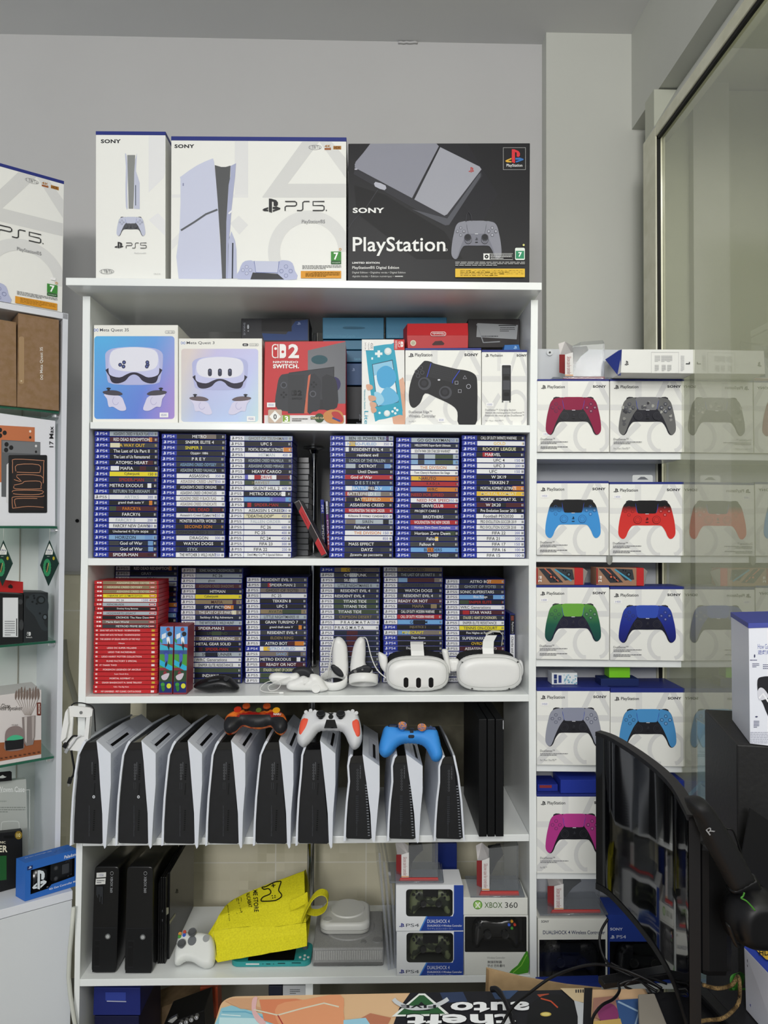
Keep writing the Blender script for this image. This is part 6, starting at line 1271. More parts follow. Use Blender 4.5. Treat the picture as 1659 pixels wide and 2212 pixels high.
def btxt(t, x0, y0, x1, y1, h, b=.02):
    """words running from (x0, y0) to (x1, y1), letters standing to the right"""
    vs, fs, a = text_mesh(t, b); u = V((x1 - x0, y1 - y0)); w = V((u.y, -u.x)).normalized() * h
    d.k[0] += 1; m.add([d.pt(x0 + u.x * p + w.x * q, y0 + u.y * p + w.y * q) for p, q in vs], fs, inkb)
btxt('ME STORE', 546, 1922, 549, 1970, 10); btxt('BUCABAT', 531, 1929, 537, 1961, 8)
btxt('Buy • Sell', 512, 1942, 519, 1972, 4, 0); d.line([(511, 1941), (521, 1939), (523, 1970), (512, 1974)], 1, inkb, True); btxt('game.md & more', 490, 1955, 494, 1990, 3.5, 0)
d.line([(p.x, p.y) for p in smooth_loop([(566, 1917), (575, 1915), (592, 1906), (603, 1904), (607, 1905), (604, 1915), (602, 1924), (608, 1932), (607, 1938), (598, 1944), (590, 1946), (575, 1947), (564, 1946), (568, 1938), (582, 1932), (585, 1926), (580, 1920), (570, 1921)], 4)], 2.4, inkb, True)
d.line([(586, 1914), (595, 1912)], 1.8, inkb); d.line([(589.5, 1909), (591, 1917)], 2.2, inkb)
for x, y in ((588, 1935), (594, 1935), (589, 1940), (594, 1939)): d.ell(x, y, 1.4, 1.3, inkb, 8)
m.build('printed_logo', root)
# grey console and white mini console on it
gr1 = noise_mat('grey_console_plastic', '#8f8f8e', '#979796', 200, .55, .1)
zE = zline('E', .035) + .001; Yp = 1.944; z1 = P(750, 2048, Yp).z; xa, xb = P(675, 2090, Yp).x, P(829, 2090, Yp).x
root = thing('game_console', ((xa + xb) / 2, 2.04, zline('E', -.05)), 'large flat grey console with ribbed front, under the small white one', 'game console')
m = MB(); m.box(((xa + xb) / 2, Yp + .0935, (z1 + zE) / 2), (xb - xa, .187, z1 - zE), gr1, .004); bo = m.build('body', root)
m = MB()
for k in range(38): x = xa + .008 + (xb - xa - .016) * k / 37; m.box((x, Yp - .0006, zE + .029), (.0024, .002, .024), M('#bcbcba', .5), .0005)
m.build('vent_ribs', bo)
m = MB(); m.box(((xa + xb) / 2, Yp - .001, zE + .006), (xb - xa - .006, .003, .007), M('#6a6a69', .6), .001); m.build('lower_lip', bo)
m = MB(); m.lathe(((xa + xb) / 2 + .0, Yp + .105, z1), (0, 0, .003), [(.072, 0), (.07, 1), (0, 1)], gr1, 48); m.build('disc_lid', root)
m = MB(); m.lathe((xb - .017, Yp + .035, z1), (0, 0, .003), [(.014, 0), (.013, 1), (0, 1)], M('#858584', .5), 28); m.build('round_button', root)
m = MB(); m.lathe((xb - .055, Yp + .028, z1), (0, 0, .003), [(.008, 0), (.007, 1), (0, 1)], M('#7a7a79', .5), 24); m.build('round_button', root)
Yq = 1.998; xa2, xb2 = P(690, 2022, Yq).x, P(799, 2020, Yq).x; z2 = z1 + .0038
pw = M('#cfcfca', .4, spec=.4)
root = thing('game_console', ((xa2 + xb2) / 2, 2.06, z2), 'small rounded off-white console standing on the large grey console', 'game console')
m = MB(); L = []
for zz, ins in ((0, .004), (.004, 0), (.022, 0), (.028, .002), (.031, .007)): L.append([V((x, y, z2 + zz)) for x, y in rrpts(xa2 + ins, Yq + ins, xb2 - ins, Yq + .13 - ins, .028, n=7)])
m.loft(L, pw, True); bo = m.build('body', root)
m = MB(); cx = (xa2 + xb2) / 2 + .006; m.lathe((cx, Yq + .078, z2 + .0305), (0, 0, .004), [(.05, 0), (.048, 1), (.0, 1)], pw, 48); m.build('disc_lid', root)
m = MB(); m.lathe((xa2 + .022, Yq + .024, z2 + .0305), (0, 0, .0022), [(.0125, 0), (.0115, 1), (0, 1)], M('#b9b9b4', .5), 28); m.build('round_button', root)
m = MB(); m.tube([(x, y, z2 + .0125) for x, y in rrpts(xa2 - .0002, Yq - .0002, xb2 + .0002, Yq + .1302, .028, n=7)], .0006, M('#8f8f8b', .6), 5, closed=True); m.build('seam', bo)
# clear plastic sleeves
sleeve = glass_mat('clear_sleeve_plastic', '#eef0f4', 1.5, .04, .08, .22, '#c4c8d4')
for i, (xt, xm, xb_) in enumerate(((801, 824, 838), (811, 834, 845), (822, 845, 852))):
    m = MB(); Yv = 1.925 + i * .004; pts = [P(xt, 1838 + i * 14, Yv + .17), P(xt + 16, 1836 + i * 20, Yv + .02), P(xm, 1935, Yv), P(xb_, 2112, Yv)]
    zb2 = zline('E', 0) + .001; vs = []; w = .006
    col = [(V((pts[1].x, Yv, pts[1].z)), V((pts[1].x - .012, Yv + .2, pts[1].z + .01))), (pts[2], pts[2] + V((-.012, .21, .0))), (pts[2] * .5 + pts[3] * .5 + V((.002, -.003, 0)), pts[2] * .5 + pts[3] * .5 + V((-.006, .21, 0))), (V((pts[3].x, Yv, zb2)), V((pts[3].x - .004, Yv + .2, zb2)))]
    A = [a for a, b in col]; B = [b for a, b in col]; n_ = 4
    vs = A + B + [p + V((w, .001, 0)) for p in A] + [p + V((w, 0, 0)) for p in B]
    fs = []
    for k in range(3): fs += [(k, k + 1, n_ + k + 1, n_ + k), (2 * n_ + k, 2 * n_ + k + 1, 3 * n_ + k + 1, 3 * n_ + k), (k, k + 1, 2 * n_ + k + 1, 2 * n_ + k), (n_ + k, n_ + k + 1, 3 * n_ + k + 1, 3 * n_ + k)]
    m.add(vs, fs, sleeve)
    m.build('plastic_sleeve', label=('leftmost', 'middle', 'rightmost')[i] + ' clear plastic sleeve of three standing on edge left of the camouflage gamepad boxes', cat='plastic sleeve', group='clear plastic sleeves')
# boxes with windows
clearm = glass_mat('clear_window_plastic', '#ffffff', 1.45, .02, .03)
def window_box(name, q, hole, Y, dep, c, label, art, inside, padargs, seat=None, zb=None, inner='#1a1c20', cat='box', clear=True):
    pts = [P(x, y, Y) for x, y in q]
    if seat: 
        for i in (2, 3): pts[i].z = zline(seat, pts[i].x) + .0008
    if zb is not None: pts[2].z = pts[3].z = zb
    if seat == 'E':
        for k in (1, 2): pts[k].x = min(pts[k].x, .4283)
    hp = [P(x, y, Y) for x, y in hole]; mb = MB()
    tri = tessellate_polygon([pts, hp]); mb.add(pts + hp, [tuple(t) for t in tri], card(c))
    bk_ = [p + V((0, dep, 0)) for p in pts]
    mb.add(pts + bk_, [(0, 1, 5, 4), (1, 2, 6, 5), (2, 3, 7, 6), (3, 0, 4, 7), (4, 5, 6, 7)], card(c))
    mb.prism(hp, (0, min(.055, dep * .8), 0), card(inner))if False else None
    hb = [p + V((0, min(.055, dep * .8), 0)) for p in hp]; n_ = len(hp)
    mb.add(hp + hb, [(i, (i + 1) % n_, (i + 1) % n_ + n_, i + n_) for i in range(n_)], card(inner)); mb.add(hb, [tuple(t) for t in tessellate_polygon([hb])], card(inner))
    o = mb.build(name, label=label, cat=cat)
    D.zmin = pts[2].z if seat or zb is not None else None
    m2 = MB(); d = D(m2, on(Y), NF, .00006, 2); art(d); 
    if m2.v: m2.build('printed_front', o)
    D.zmin = None
    inside(o, Y)
    if clear: m3 = MB(); m3.add([p + V((0, .0006, 0)) for p in hp], [tuple(t) for t in tessellate_polygon([hp])], clearm); m3.build('clear_window', o)
    return o
camo = noise_mat('woodland_camouflage_plastic', '#20261c', '#5d6548', 38, .5, 0, 2, .48, .52)
def inner_pad(m, px, sc, stickm=blk, touch=True, extra=None):
    """gamepad seen through a window; px: centre pixel; sc: half width in pixels"""
    def f(o, Y):
        cx, cy = px; ol = [(-1, .1), (-.97, -.3), (-.8, -.62), (-.5, -.7), (0, -.62), (.5, -.7), (.8, -.62), (.97, -.3), (1, .1), (.98, .5), (.82, .62), (.66, .5), (.5, .22), (.2, .2), (-.2, .2), (-.5, .22), (-.66, .5), (-.82, .62), (-.98, .5)]
        b = MB(); b.pillow(S_([(cx + x * sc, cy + y * sc) for x, y in ol], 3), on(Y + .028), m, sc * .25, .016, .014); g = b.build('boxed_gamepad', o)
        if touch: s = MB(); s.prism([P(cx + x * sc, cy + y * sc, Y + .012) for x, y in rrpts(-.36, -.6, .36, -.16, .05)], (0, .004, 0), M('#0e1013', .3)); s.build('touch_pad', g)
        for dx in (-.36, .36):
            s = MB(); qq = P(cx + dx * sc, cy + .02 * sc, Y + .014); s.cyl(qq, qq + V((0, -.007, 0)), sc * .13 * Y / FPX, stickm, n=20); s.lathe(qq + V((0, -.006, 0)), (0, -.003, 0), [(sc * .16 * Y / FPX, 0), (sc * .16 * Y / FPX, 1), (sc * .11 * Y / FPX, .7), (0, .7)], stickm, 22); s.build('thumb_stick', g)
        for k, (dx, dy) in enumerate(((.66, -.5), (.66, -.22), (.54, -.36), (.78, -.36), (-.66, -.5), (-.66, -.22), (-.54, -.36), (-.78, -.36))):
            s = MB(); qq = P(cx + dx * sc, cy + dy * sc, Y + .014); s.cyl(qq, qq + V((0, -.004, 0)), sc * .055 * Y / FPX, M('#17181b' if not extra else extra[k], .3), n=14); s.build('button_cap', g)
    return f
def ds4art(y0, yb):
    def f(d):
        k = yb - y0
        d.poly([(905, yb), (921, y0 + (yb - y0) * .66), (926, y0 + (yb - y0) * .6), (978, y0 + k * .6), (978, y0), (1000, y0), (1001, yb)], '#2446b4') if False else None
        bl_ = '#27459c'
        d.poly([(907, yb), (922, y0 + k * .68), (1001, y0 + k * .68), (1001, yb)], bl_); d.poly([(980.5, y0), (1001, y0), (1001, y0 + k * .68), (978, y0 + k * .68), (980.5, y0 + k * .6)], bl_)
        d.line([(922, y0 + k * .68), (907, yb)], 3, '#4a8ad8'); d.pslogo(862, yb - 17, 874, yb - 8, '#26308a'); d.text('PS4', 877, yb - 16, 905, yb - 9, '#55585f'); d.text('DUALSHOCK 4', 923, yb - 25, 971, yb - 17.5, '#e8ecf8'); d.text('DUALSHOCK 4 Wireless Controller', 923, yb - 14, 998, yb - 9.5, '#e8ecf8', .01); d.text('ワイヤレスコントローラー', 923, yb - 7, 978, yb - 3.5, '#c8d0ea')
    return f
Yb = 1.901
h1 = S_([], 1) if False else rrpts(877.5, 1921, 978.5, 1979.5, 7)
zlow = zline('E', .1) + .0008
zmid = P(930, 2011.5, Yb).z
window_box('controller_box', [(857, 2013), (1001, 2009.5), (1001.5, 2110), (857, 2112)], rrpts(878, 2015, 979, 2079, 7), Yb, .085, '#e9ebee', 'lower blue and white box with a camouflage gamepad in its window, bottom shelf', ds4art(2012, 2111), inner_pad(camo, (930, 2046), 46), None, seat='E', inner='#2a2d2a')
window_box('controller_box', [(855.5, 1912), (999.7, 1911), (1000.5, 2010), (855.5, 2012)], rrpts(877, 1921, 978, 1979.5, 7), Yb, .085, '#e9ebee', 'upper blue and white box with a camouflage gamepad in its window, bottom shelf', ds4art(1912, 2011), inner_pad(camo, (930, 1948), 46), None, zb=zmid + .0012, inner='#2a2d2a')
plain('accessory_box', (940, 1822, 987, 1908), 2.06, .1, '#1c2f78', 'tall dark blue box standing behind the upper camouflage gamepad box')
# box with black gamepad and its lidded top
ec = ['#d8952a', '#4a9a3a', '#3a62d0', '#c8402a'] + ['#17181b'] * 4
def art360(d):
    d.text('Wireless Controller', 1052, 2066.5, 1091, 2071, '#9a9c98'); d.text('無線控制器', 1053, 2075, 1084, 2081, '#3c3e40', .01); d.text('무선 컨트롤러', 1053, 2083, 1090, 2089, '#3c3e40', .01)
    d.sm([(1100, 2101), (1118, 2085), (1132, 2062), (1140, 2055), (1141, 2101)], '#4a9a2a', 2); d.line([(1108, 2101), (1126, 2085), (1138, 2062)], 2, '#8ac84a')
window_box('controller_box', [(1002, 1977), (1140.5, 1977), (1141, 2104), (1003, 2106)], rrpts(1004, 1980, 1137.5, 2056.5, 2.5), Yb, .1, '#e4e5df', 'white box with a glossy black gamepad under a clear blister, bottom shelf right', art360, inner_pad(M('#101113', .2, spec=.6), (1071, 2015), 52, touch=False, extra=ec), None, seat='E', inner='#1b1c1e')
z360 = P(1070, 1977, Yb).z
mb, d, _ = pbox([(1001, 1939), (1140, 1940), (1140, 1976), (1001, 1976.5)], Yb, .1, card('#dfe0d9'), .001); slope = [P(998, 1892, Yb + .07), P(1128, 1888, Yb + .07), P(1140, 1940, Yb), P(1001, 1939, Yb)]
o = mb.build('accessory_box', label='white green-lettered box on top of the blister boxed black gamepad', cat='box')
m2 = MB(); d = D(m2, on(Yb), NF, .00006, 2); d.ell(1032, 1954.5, 10, 10, '#5f9a3a', 24); d.ell(1032, 1954.5, 7.6, 7.6, '#a8cc78', 20); d.line([(1027, 1949), (1037, 1961)], 2.4, '#eef2e4'); d.line([(1037, 1949), (1027, 1961)], 2.4, '#eef2e4'); d.text('XBOX', 1046.5, 1949, 1085, 1961, '#4a6a30'); d.text('360', 1090.5, 1949, 1118, 1961, '#3a3c3a'); m2.build('printed_front', o)
# blister packed things: clear faceted shell on a tray with a red and white card
clr = glass_mat('clear_blister_plastic', '#e6e9ee', 1.6, .05, .14, .16, '#c2c6cc')
wpl = M('#8b8e93', .3, trans=.0, spec=.5); clr2 = glass_mat('milky_blister', '#e6e8ec', 1.5, .1, .1, .2, '#b0b5ba')
def blister(x0, y0, x1, y1, Y, lab, s=1.0, zb=None):
    W = x1 - x0; Hh = y1 - y0
    def p(u, v, dy=0): return P(x0 + u * W, y0 + v * Hh, Y + dy)
    root = thing('blister_pack', p(.5, 1), lab, 'blister pack', 'clear blister packs with a red and white card')
    lowz = p(.5, 1).z
    m = MB(); a, b = p(-.12, 1), p(1.12, 1); m.hexa([(a.x, Y - .012, lowz + .005), (b.x, Y - .012, lowz + .005), (b.x, Y - .012, lowz), (a.x, Y - .012, lowz)], (0, .11, 0), clr, .001)
    m.tube([(a.x, Y - .012, lowz + .003), (b.x, Y - .012, lowz + .003), (b.x + .004, Y + .09, lowz + .003)], .0016, clr2, 6); m.build('tray', root)
    m = MB(); F = [p(.32, .06), p(1, .0), p(1, .9), p(.32, .9)]; Bk = [p(.5, -.05, .05), p(.96, -.1, .05), p(.96, .6, .05), p(.4, .6, .05)]
    m.add(F + Bk, [(0, 1, 2, 3), (0, 1, 5, 4), (1, 2, 6, 5), (0, 4, 7, 3)], clr2); m.build('clear_shell', root)
    m = MB(); m.prism([p(.34, .1, .006), p(.62, .06, .006), p(.66, .18, .006), p(.5, .35, .006), p(.36, .6, .006)], (0, .03, 0), M('#1a1b1e', .5)); m.build('dark_insert', root)
    m = MB(); m.add([p(.32, .06), p(.32, .3), p(.06, .3, .05), p(.02, .0, .05), p(.16, -.06, .05)], [(0, 1, 2, 3, 4)], card('#d4d0ce')); m.add([p(.32, .3), p(.32, .9), p(.04, .8, .05), p(.04, .3, .05)], [(0, 1, 2, 3)], card('#a83a3c')); m.prism([p(.14, .92, -.001), p(1.0, .92, -.001), p(1.02, 1, -.001), p(.1, 1, -.001)], (0, .004, 0), card('#c04a48')); o = m.build('card', root)
    m = MB(); d = D(m, on(Y), NF, .0003, 3); q = d.quad((x0, y0), (x1, y0), (x1, y1), (x0, y1))
    q.poly([(.1, -.02), (.32, .06), (.32, .9), (.14, .92), (.14, .4)], '#e4e3e0') if False else q.poly([(.16, .3), (.33, .24), (.33, .9), (.16, .9)], '#e0dedc'); q.text('Silicone case for controller', .2, .36, .29, .85, '#a05a5a', 0, 90); q.rect(.16, .86, .33, .89, '#d8a070'); m.build('card_strip', o)
    if zb is not None: settle(root, zb)
    return root
blister(852, 1836, 946, 1918, Yb + .012, 'clear blister pack on the upper camouflage gamepad box', zb=P(930, 1912, Yb).z)
blister(1026, 1833, 1120, 1941, Yb + .012, 'clear blister pack on the white green-lettered box', zb=P(1070, 1940, Yb).z)
# ---------------------------------------------------------------- under the bottom shelf
mb, d, _ = pbox([(203, 2133), (303, 2134), (303, 2193), (201, 2193)], 1.95, .2, card('#1f2a72')); o = mb.build('storage_box', label='dark blue box with a clear hang tab below the bottom shelf, left', cat='box')
o2 = MB(); d = D(o2, on(1.95), NF, .0003, 2); d.rect(228, 2143, 272, 2161, '#33449c'); d.line([(231, 2162), (273, 2163)], 2.2, '#b8bcd0'); o2.build('hang_tab', o)
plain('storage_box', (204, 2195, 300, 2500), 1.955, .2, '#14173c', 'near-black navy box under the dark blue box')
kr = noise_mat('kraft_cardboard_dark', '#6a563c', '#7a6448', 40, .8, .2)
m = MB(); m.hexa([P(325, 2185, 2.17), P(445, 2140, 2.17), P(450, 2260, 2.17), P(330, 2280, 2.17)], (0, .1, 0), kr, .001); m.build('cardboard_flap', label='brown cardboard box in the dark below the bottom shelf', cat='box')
m = MB(); m.hexa([P(352, 2216, 1.93), P(441, 2182, 1.97), P(446, 2260, 1.97), P(354, 2270, 1.93)], (0, .1, 0), M('#0c0c0e', .4), .002); o = m.build('mixer_panel', label='black device with silver round jacks in front of the brown cardboard', cat='device')
for x, y in ((393, 2207), (404, 2203), (415, 2198), (426, 2193)): m = MB(); q = P(x, y, 1.935); m.lathe(q, (0, -.01, 0), [(.0055, 0), (.0055, 1), (.0032, 1), (.003, .5), (0, .5)], M('#b9babc', .25, .9), 20); m.build('jack', o)
m = MB(); m.prism([P(362, 2207, 1.92), P(368, 2202, 1.92), P(381, 2195, 1.92), P(383, 2200, 1.92), P(372, 2210, 1.92)], (0, .01, 0), M('#c8cacc', .2, .9)); m.build('metal_clip', label='small shiny metal piece on the black device', cat='clip')
plain('paper_card', [(611, 2130), (660, 2130), (660, 2200), (611, 2200)], 1.98, .02, '#c4c6c8', 'pale grey card with tiny text below the bottom shelf, left of divider', lambda d: (d.tiny(626, 2136, 648, 2148, 3, '#55585c', 3)))
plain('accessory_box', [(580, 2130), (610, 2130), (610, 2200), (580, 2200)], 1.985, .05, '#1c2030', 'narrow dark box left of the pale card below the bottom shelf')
plain('accessory_box', [(432, 2133), (470, 2133), (472, 2200), (434, 2200)], 2.1, .05, '#a04428', 'orange-brown box end below the bottom shelf')
# ---------------------------------------------------------------- things in the corner cabinet
D.zmin = None
def cbox(q, back, dep, m, name, lab, draw=None, cat='box', bev=.001, z0=None, part='printed_front', group=None):
    pts = [CF(x, y, back) for x, y in q]
    if back == .004:
        for k in (0, 1): pts[k].z = min(pts[k].z, zt - .0195)
    if z0 is not None: pts[2].z = pts[3].z = z0
    mb = MB(); mb.hexa(pts, -CN * dep, mm(m) if not isinstance(m, str) else card(m), bev); o = mb.build(name, label=lab, cat=cat, group=group)
    if draw: m2 = MB(); d = D(m2, lambda x, y: CF(x, y, back), CN, .0001, 2); draw(d); m2.build(part, o)
    return o
# console box on the cabinet
tr_ = CF(138.5, 391); hb_ = tr_.z - zt - .0008; sc_ = hb_ / .3745; Wd = .463 * sc_
mb = MB(); A = V((tr_.x, tr_.y, tr_.z)); B_ = A - CT * Wd; lid = .009 * sc_
mb.hexa([B_ - V((0, 0, lid)), A - V((0, 0, lid)), V((A.x, A.y, zt + .0008)), V((B_.x, B_.y, zt + .0008))], -CN * .13, card(WB), .001)
mb.hexa([B_, A, A - V((0, 0, lid)), B_ - V((0, 0, lid))], -CN * .13, card(BLUE), .0008)
o = mb.build('console_box', label='wide white console box with blue lid on top of the corner cabinet', cat='box')
m2 = MB()
def wmap(x, y): return A - CT * Wd * (1 - (x - 369) / 379.5) - V((0, 0, lid + (hb_ - lid) * (y - 305) / 298.5))
D.zmin = zt + .001; d = D(m2, wmap, CN, .00006, 2); wide_art(d); d.rect(722, 528, 733, 534, '#f6f5f4'); D.zmin = None; m2.build('printed_front', o)
kraft = noise_mat('kraft_cardboard', '#8a6c4a', '#94765a', 60, .8, .2)
zg = [CF(xx, yy, .012).z for yy, xx in ((888, 119), (1137, 119), (1384, 117), (1634, 112))]
def dr(d):
    d.rr(41, 727, 52, 829, 4, '#a88a66'); d.ell(46, 823, 2, 2, '#cbb794', 10); d.text('Meta Quest 3S', 86, 750, 93.5, 806, '#f0ece4', .01, -90); d.line([(90 + 2.6 * math.sin(t * math.pi / 4) , 815 + 5 * math.cos(t * math.pi / 8)) for t in range(16)], 1.0, '#f0ece4', True)
cbox([(39.5, 676), (127.5, 691), (127.5, 889), (37, 881)], .004, .16, kraft, 'headset_box', 'brown kraft box with vertical white lettering on the cabinet\'s top shelf', dr, z0=zg[0] + .001)
cbox([(-60, 680), (35, 696), (36, 881), (-60, 870)], .004, .16, kraft, 'headset_box', 'plain brown kraft box at the frame edge on the cabinet\'s top shelf', None, z0=zg[0] + .001)
# phone poster board
def dr(d):
    def tb(x0, y0, x1, y1, c, sk=0): d.poly([(x0, y0), (x1, y0 + sk), (x1, y1), (x0, y1 - sk)], c)
    tb(-30, 917, 75, 1046, '#c4734a', 6); tb(3, 950, 87, 1078, '#5f6164', 5); tb(5, 952, 86, 981, '#77797c', 4)
    for x, y in ((0, 929), (10, 935), (0, 941), (14, 960), (24, 967), (13, 972)): d.ell(x, y, 4.6, 5, '#151517', 16)
    for x, y, c in ((65, 932, '#f0ddd0'), (65, 945, '#2a1a14'), (77.5, 963.5, '#e0e0e0'), (77.5, 976, '#1a1a1c')): d.ell(x, y, 2.4, 2.8, c, 12)
    d.poly([(14, 1004), (18, 1000), (18, 1088), (13, 1085)], '#dcdcde'); d.poly(rrpts(18, 983, 101.5, 1108, 3), '#17171a'); d.poly([(26, 990), (94, 993), (94, 1102), (26, 1102)], '#241c1c')
    oc = '#c88a68'
    for pts in ([(27, 1022), (27, 1000), (32, 992), (90, 995), (94, 1000), (93, 1044)], [(34, 1018), (37, 1004), (83, 1004), (86, 1018), (80, 1021), (36, 1020)], [(93, 1044), (88, 1028), (36, 1026), (46, 1040), (30, 1036)], [(30, 1048), (48, 1044), (54, 1040), (86, 1040), (88, 1052), (84, 1056), (34, 1056), (30, 1050)], [(26, 1063), (34, 1059), (90, 1060), (84, 1068), (40, 1068), (28, 1066)], [(27, 1098), (26, 1080), (32, 1073), (88, 1073), (94, 1070)], [(34, 1095), (31, 1082), (38, 1077), (80, 1077)], [(27, 1098), (60, 1094), (94, 1096)]): d.line([(p.x, p.y) for p in smooth_loop(pts, 3, False)], 1.3, oc)
    d.text('17 Max', 106, 921, 115, 966, '#1a1a1e', .01, -90)
cbox([(-60, 884), (119.5, 909), (119.5, 1133), (-60, 1133)], .02, .02, '#e6e7ec', 'poster_board', 'white board picturing phones and a tablet, under the kraft boxes', dr, 'poster', z0=zg[1] + .001)
# hanging air fresheners
for i, (cx, lb) in enumerate(((106.5, 'dark green diamond air freshener hanging at the cabinet\'s right side'), (7, 'dark green diamond air freshener hanging at the left frame edge'))):
    q = [(cx + .5, 1167), (cx + 21, 1217), (cx - 1.5, 1266), (cx - 19.5, 1221)]
    pts = [CF(x, y, -.006) for x, y in q]; m = MB(); m.prism(pts, -CN * .004, card('#12302a')); o = m.build('air_freshener', label=lb, cat='air freshener', group='hanging diamond air fresheners')
    m2 = MB(); d = D(m2, lambda x, y: CF(x, y, -.006), CN, .0001, 2); d.poly([(cx, 1174), (cx + 8, 1190), (cx + 7, 1198), (cx - 9, 1198), (cx - 7, 1190)], '#e6e6e0'); d.text('Ultra', cx - 6, 1186, cx + 6, 1191, '#2a3a6c', .01); d.text('SCENT', cx - 6, 1193, cx + 4, 1196, '#2a3a6c'); d.tiny(cx - 5, 1201, cx + 4, 1203, 1, '#c8d0c8', 2)
    for k in range(16): a = k * .393; d.ell(cx - 5 + 6 * math.cos(a), 1226 + 15 * math.sin(a), 3, 4.5, '#2f8a5a', 7)
    d.line([(cx - 2, 1216), (cx - 6, 1236)], 1.6, '#b89a5a'); d.ell(cx + 9, 1206, 2.5, 4, '#b8a82a', 10); d.line([(cx + 1, 1169), (cx + 19, 1217)], .8, '#3a5a50'); m2.build('printed_front', o)
    m3 = MB(); a = CF(cx + .5, 1168, -.004); m3.tube([a, V((a.x, a.y, zg[1] - .006))], .0005, M('#c8c8c4', .5), 5); m3.build('string', o)
# boxed gamepads on the third glass shelf
def dr(d):
    d.poly([(-30, 1283), (48, 1284), (48, 1290), (-30, 1287)], '#0e0f10'); d.rect(6, 1291, 39, 1376, '#e0e2e4'); d.rect(34, 1292, 36, 1376, '#1c1c1e') if False else d.rect(35, 1336, 37, 1374, '#1c1c1e'); d.tiny(10, 1340, 32, 1374, 7, '#8a8c90', 4); d.ell(46, 1350, 5, 12, '#3a3c3e', 12); d.ell(44, 1300, 5, 6, '#3a3c3e', 12)
cbox([(-60, 1278), (50, 1284), (50, 1382), (-60, 1392)], .01, .08, '#1b1c1e', 'controller_box', 'black gamepad box with a white data label under the red flap, cabinet', dr, z0=zg[2] + .001)
m = MB(); m.hexa([CF(-60, 1245, .05), CF(50, 1257, .05), CF(50, 1281, .004), CF(-60, 1274, .004)], -CN * .003, card('#c02a2a')); m.hexa([CF(-60, 1268, .02), CF(8, 1277, .02), CF(50, 1281, .004), CF(-60, 1276, .004)], -CN * .003, card('#a82222')); o = m.build('red_box_lid', label='open red cardboard lid with a hang hole above the black gamepad box', cat='box lid'); m2 = MB(); d = D(m2, lambda x, y: CF(x, y, .02), CN, .0001, 20); d.sm([(17, 1267), (22, 1262), (27, 1266), (26, 1271), (20, 1272)], '#1a0c0c', 2); m2.build('hang_hole', o)
def dr(d):
    d.sm([(60, 1290), (75, 1283), (95, 1285), (104, 1300), (104, 1320), (95, 1345), (104, 1360), (90, 1360), (74, 1330), (56, 1310)], '#2f363a', 3); d.ell(88, 1296, 10, 9, '#14181a', 16); d.ell(89, 1296, 6, 6, '#3a4246', 14); d.ell(97, 1333, 6, 7, '#14181a', 14); d.ell(97, 1333, 3.5, 4.5, '#59636a', 12); d.ell(59, 1290, 4, 3, '#15181a', 10)
    for x, y in ((73, 1287), (70, 1300), (79, 1304), (86, 1325), (74, 1292)): d.ell(x, y, 2.5, 2.5, '#12161a', 8)
    sw_logo(d, 58, 1365, 66, 1373, '#e8eaea', '#25292c'); d.text('Switch', 56, 1375, 69, 1378, '#e8eaea')
cbox([(52, 1279), (104, 1280), (104, 1379), (51, 1381)], .012, .09, '#25292c', 'controller_box', 'dark grey gamepad box at the right of the cabinet\'s third glass shelf', dr, z0=zg[2] + .001)
# speaker box
def dr(d):
    d.poly([(-60, 1608), (89, 1598), (89, 1629), (-60, 1655)], '#9a5a38'); d.text('Wireless Speaker', -22, 1525, 48, 1537, '#4a4440', .01); d.text('d Glaze', -4, 1520, 22, 1530, '#4a4440', .01)
    for k in range(9): x = 32 + k * 6; d.sm([(x, 1500 - (k % 3) * 6), (x + 4, 1490 - (k % 4) * 3), (x + 5, 1504), (x + 1, 1512)], '#7a6a62', 2); d.line([(x + 2, 1510), (60 + (k - 4) * 1.5, 1545)], .8, '#8a7a70')
    d.poly([(47, 1549), (76, 1545), (75, 1590), (71, 1608), (56, 1611), (50, 1600)], '#8a7f7c'); d.poly([(52, 1549), (58, 1548), (57, 1606), (54, 1600)], '#c8c0bc'); d.poly([(68, 1547), (74, 1546), (73, 1592), (69, 1600)], '#b0a6a2')
    d.sm([(10, 1600), (12, 1580), (22, 1570), (38, 1568), (49, 1576), (51, 1600), (49, 1618), (12, 1621)], '#8a7a78', 3); d.poly([(10, 1600), (51, 1595), (50, 1616), (12, 1621)], '#1c1c20'); d.sm([(14, 1599), (22, 1590), (34, 1587), (46, 1590), (48, 1596)], '#4ab88a', 2)
    d.rr(79, 1517, 88, 1545, 2, '#6a2f22'); d.text('MOXOM', 82, 1520, 86, 1541, '#f0e8e0', .02, -90); d.text('MX-SK69', 25, 1564, 38, 1567, '#55504c')
    for k in range(12): d.rect(-30 + k * 10, 1641 - k * 1.7, -25 + k * 10, 1644 - k * 1.7, '#5a3424')
cbox([(-60, 1510), (89.5, 1490), (89.5, 1628), (-60, 1652)], .012, .13, '#d9d2d0', 'speaker_box', 'pale box picturing a small speaker beside a vase of dried grass', dr, z0=zg[3] + .001)
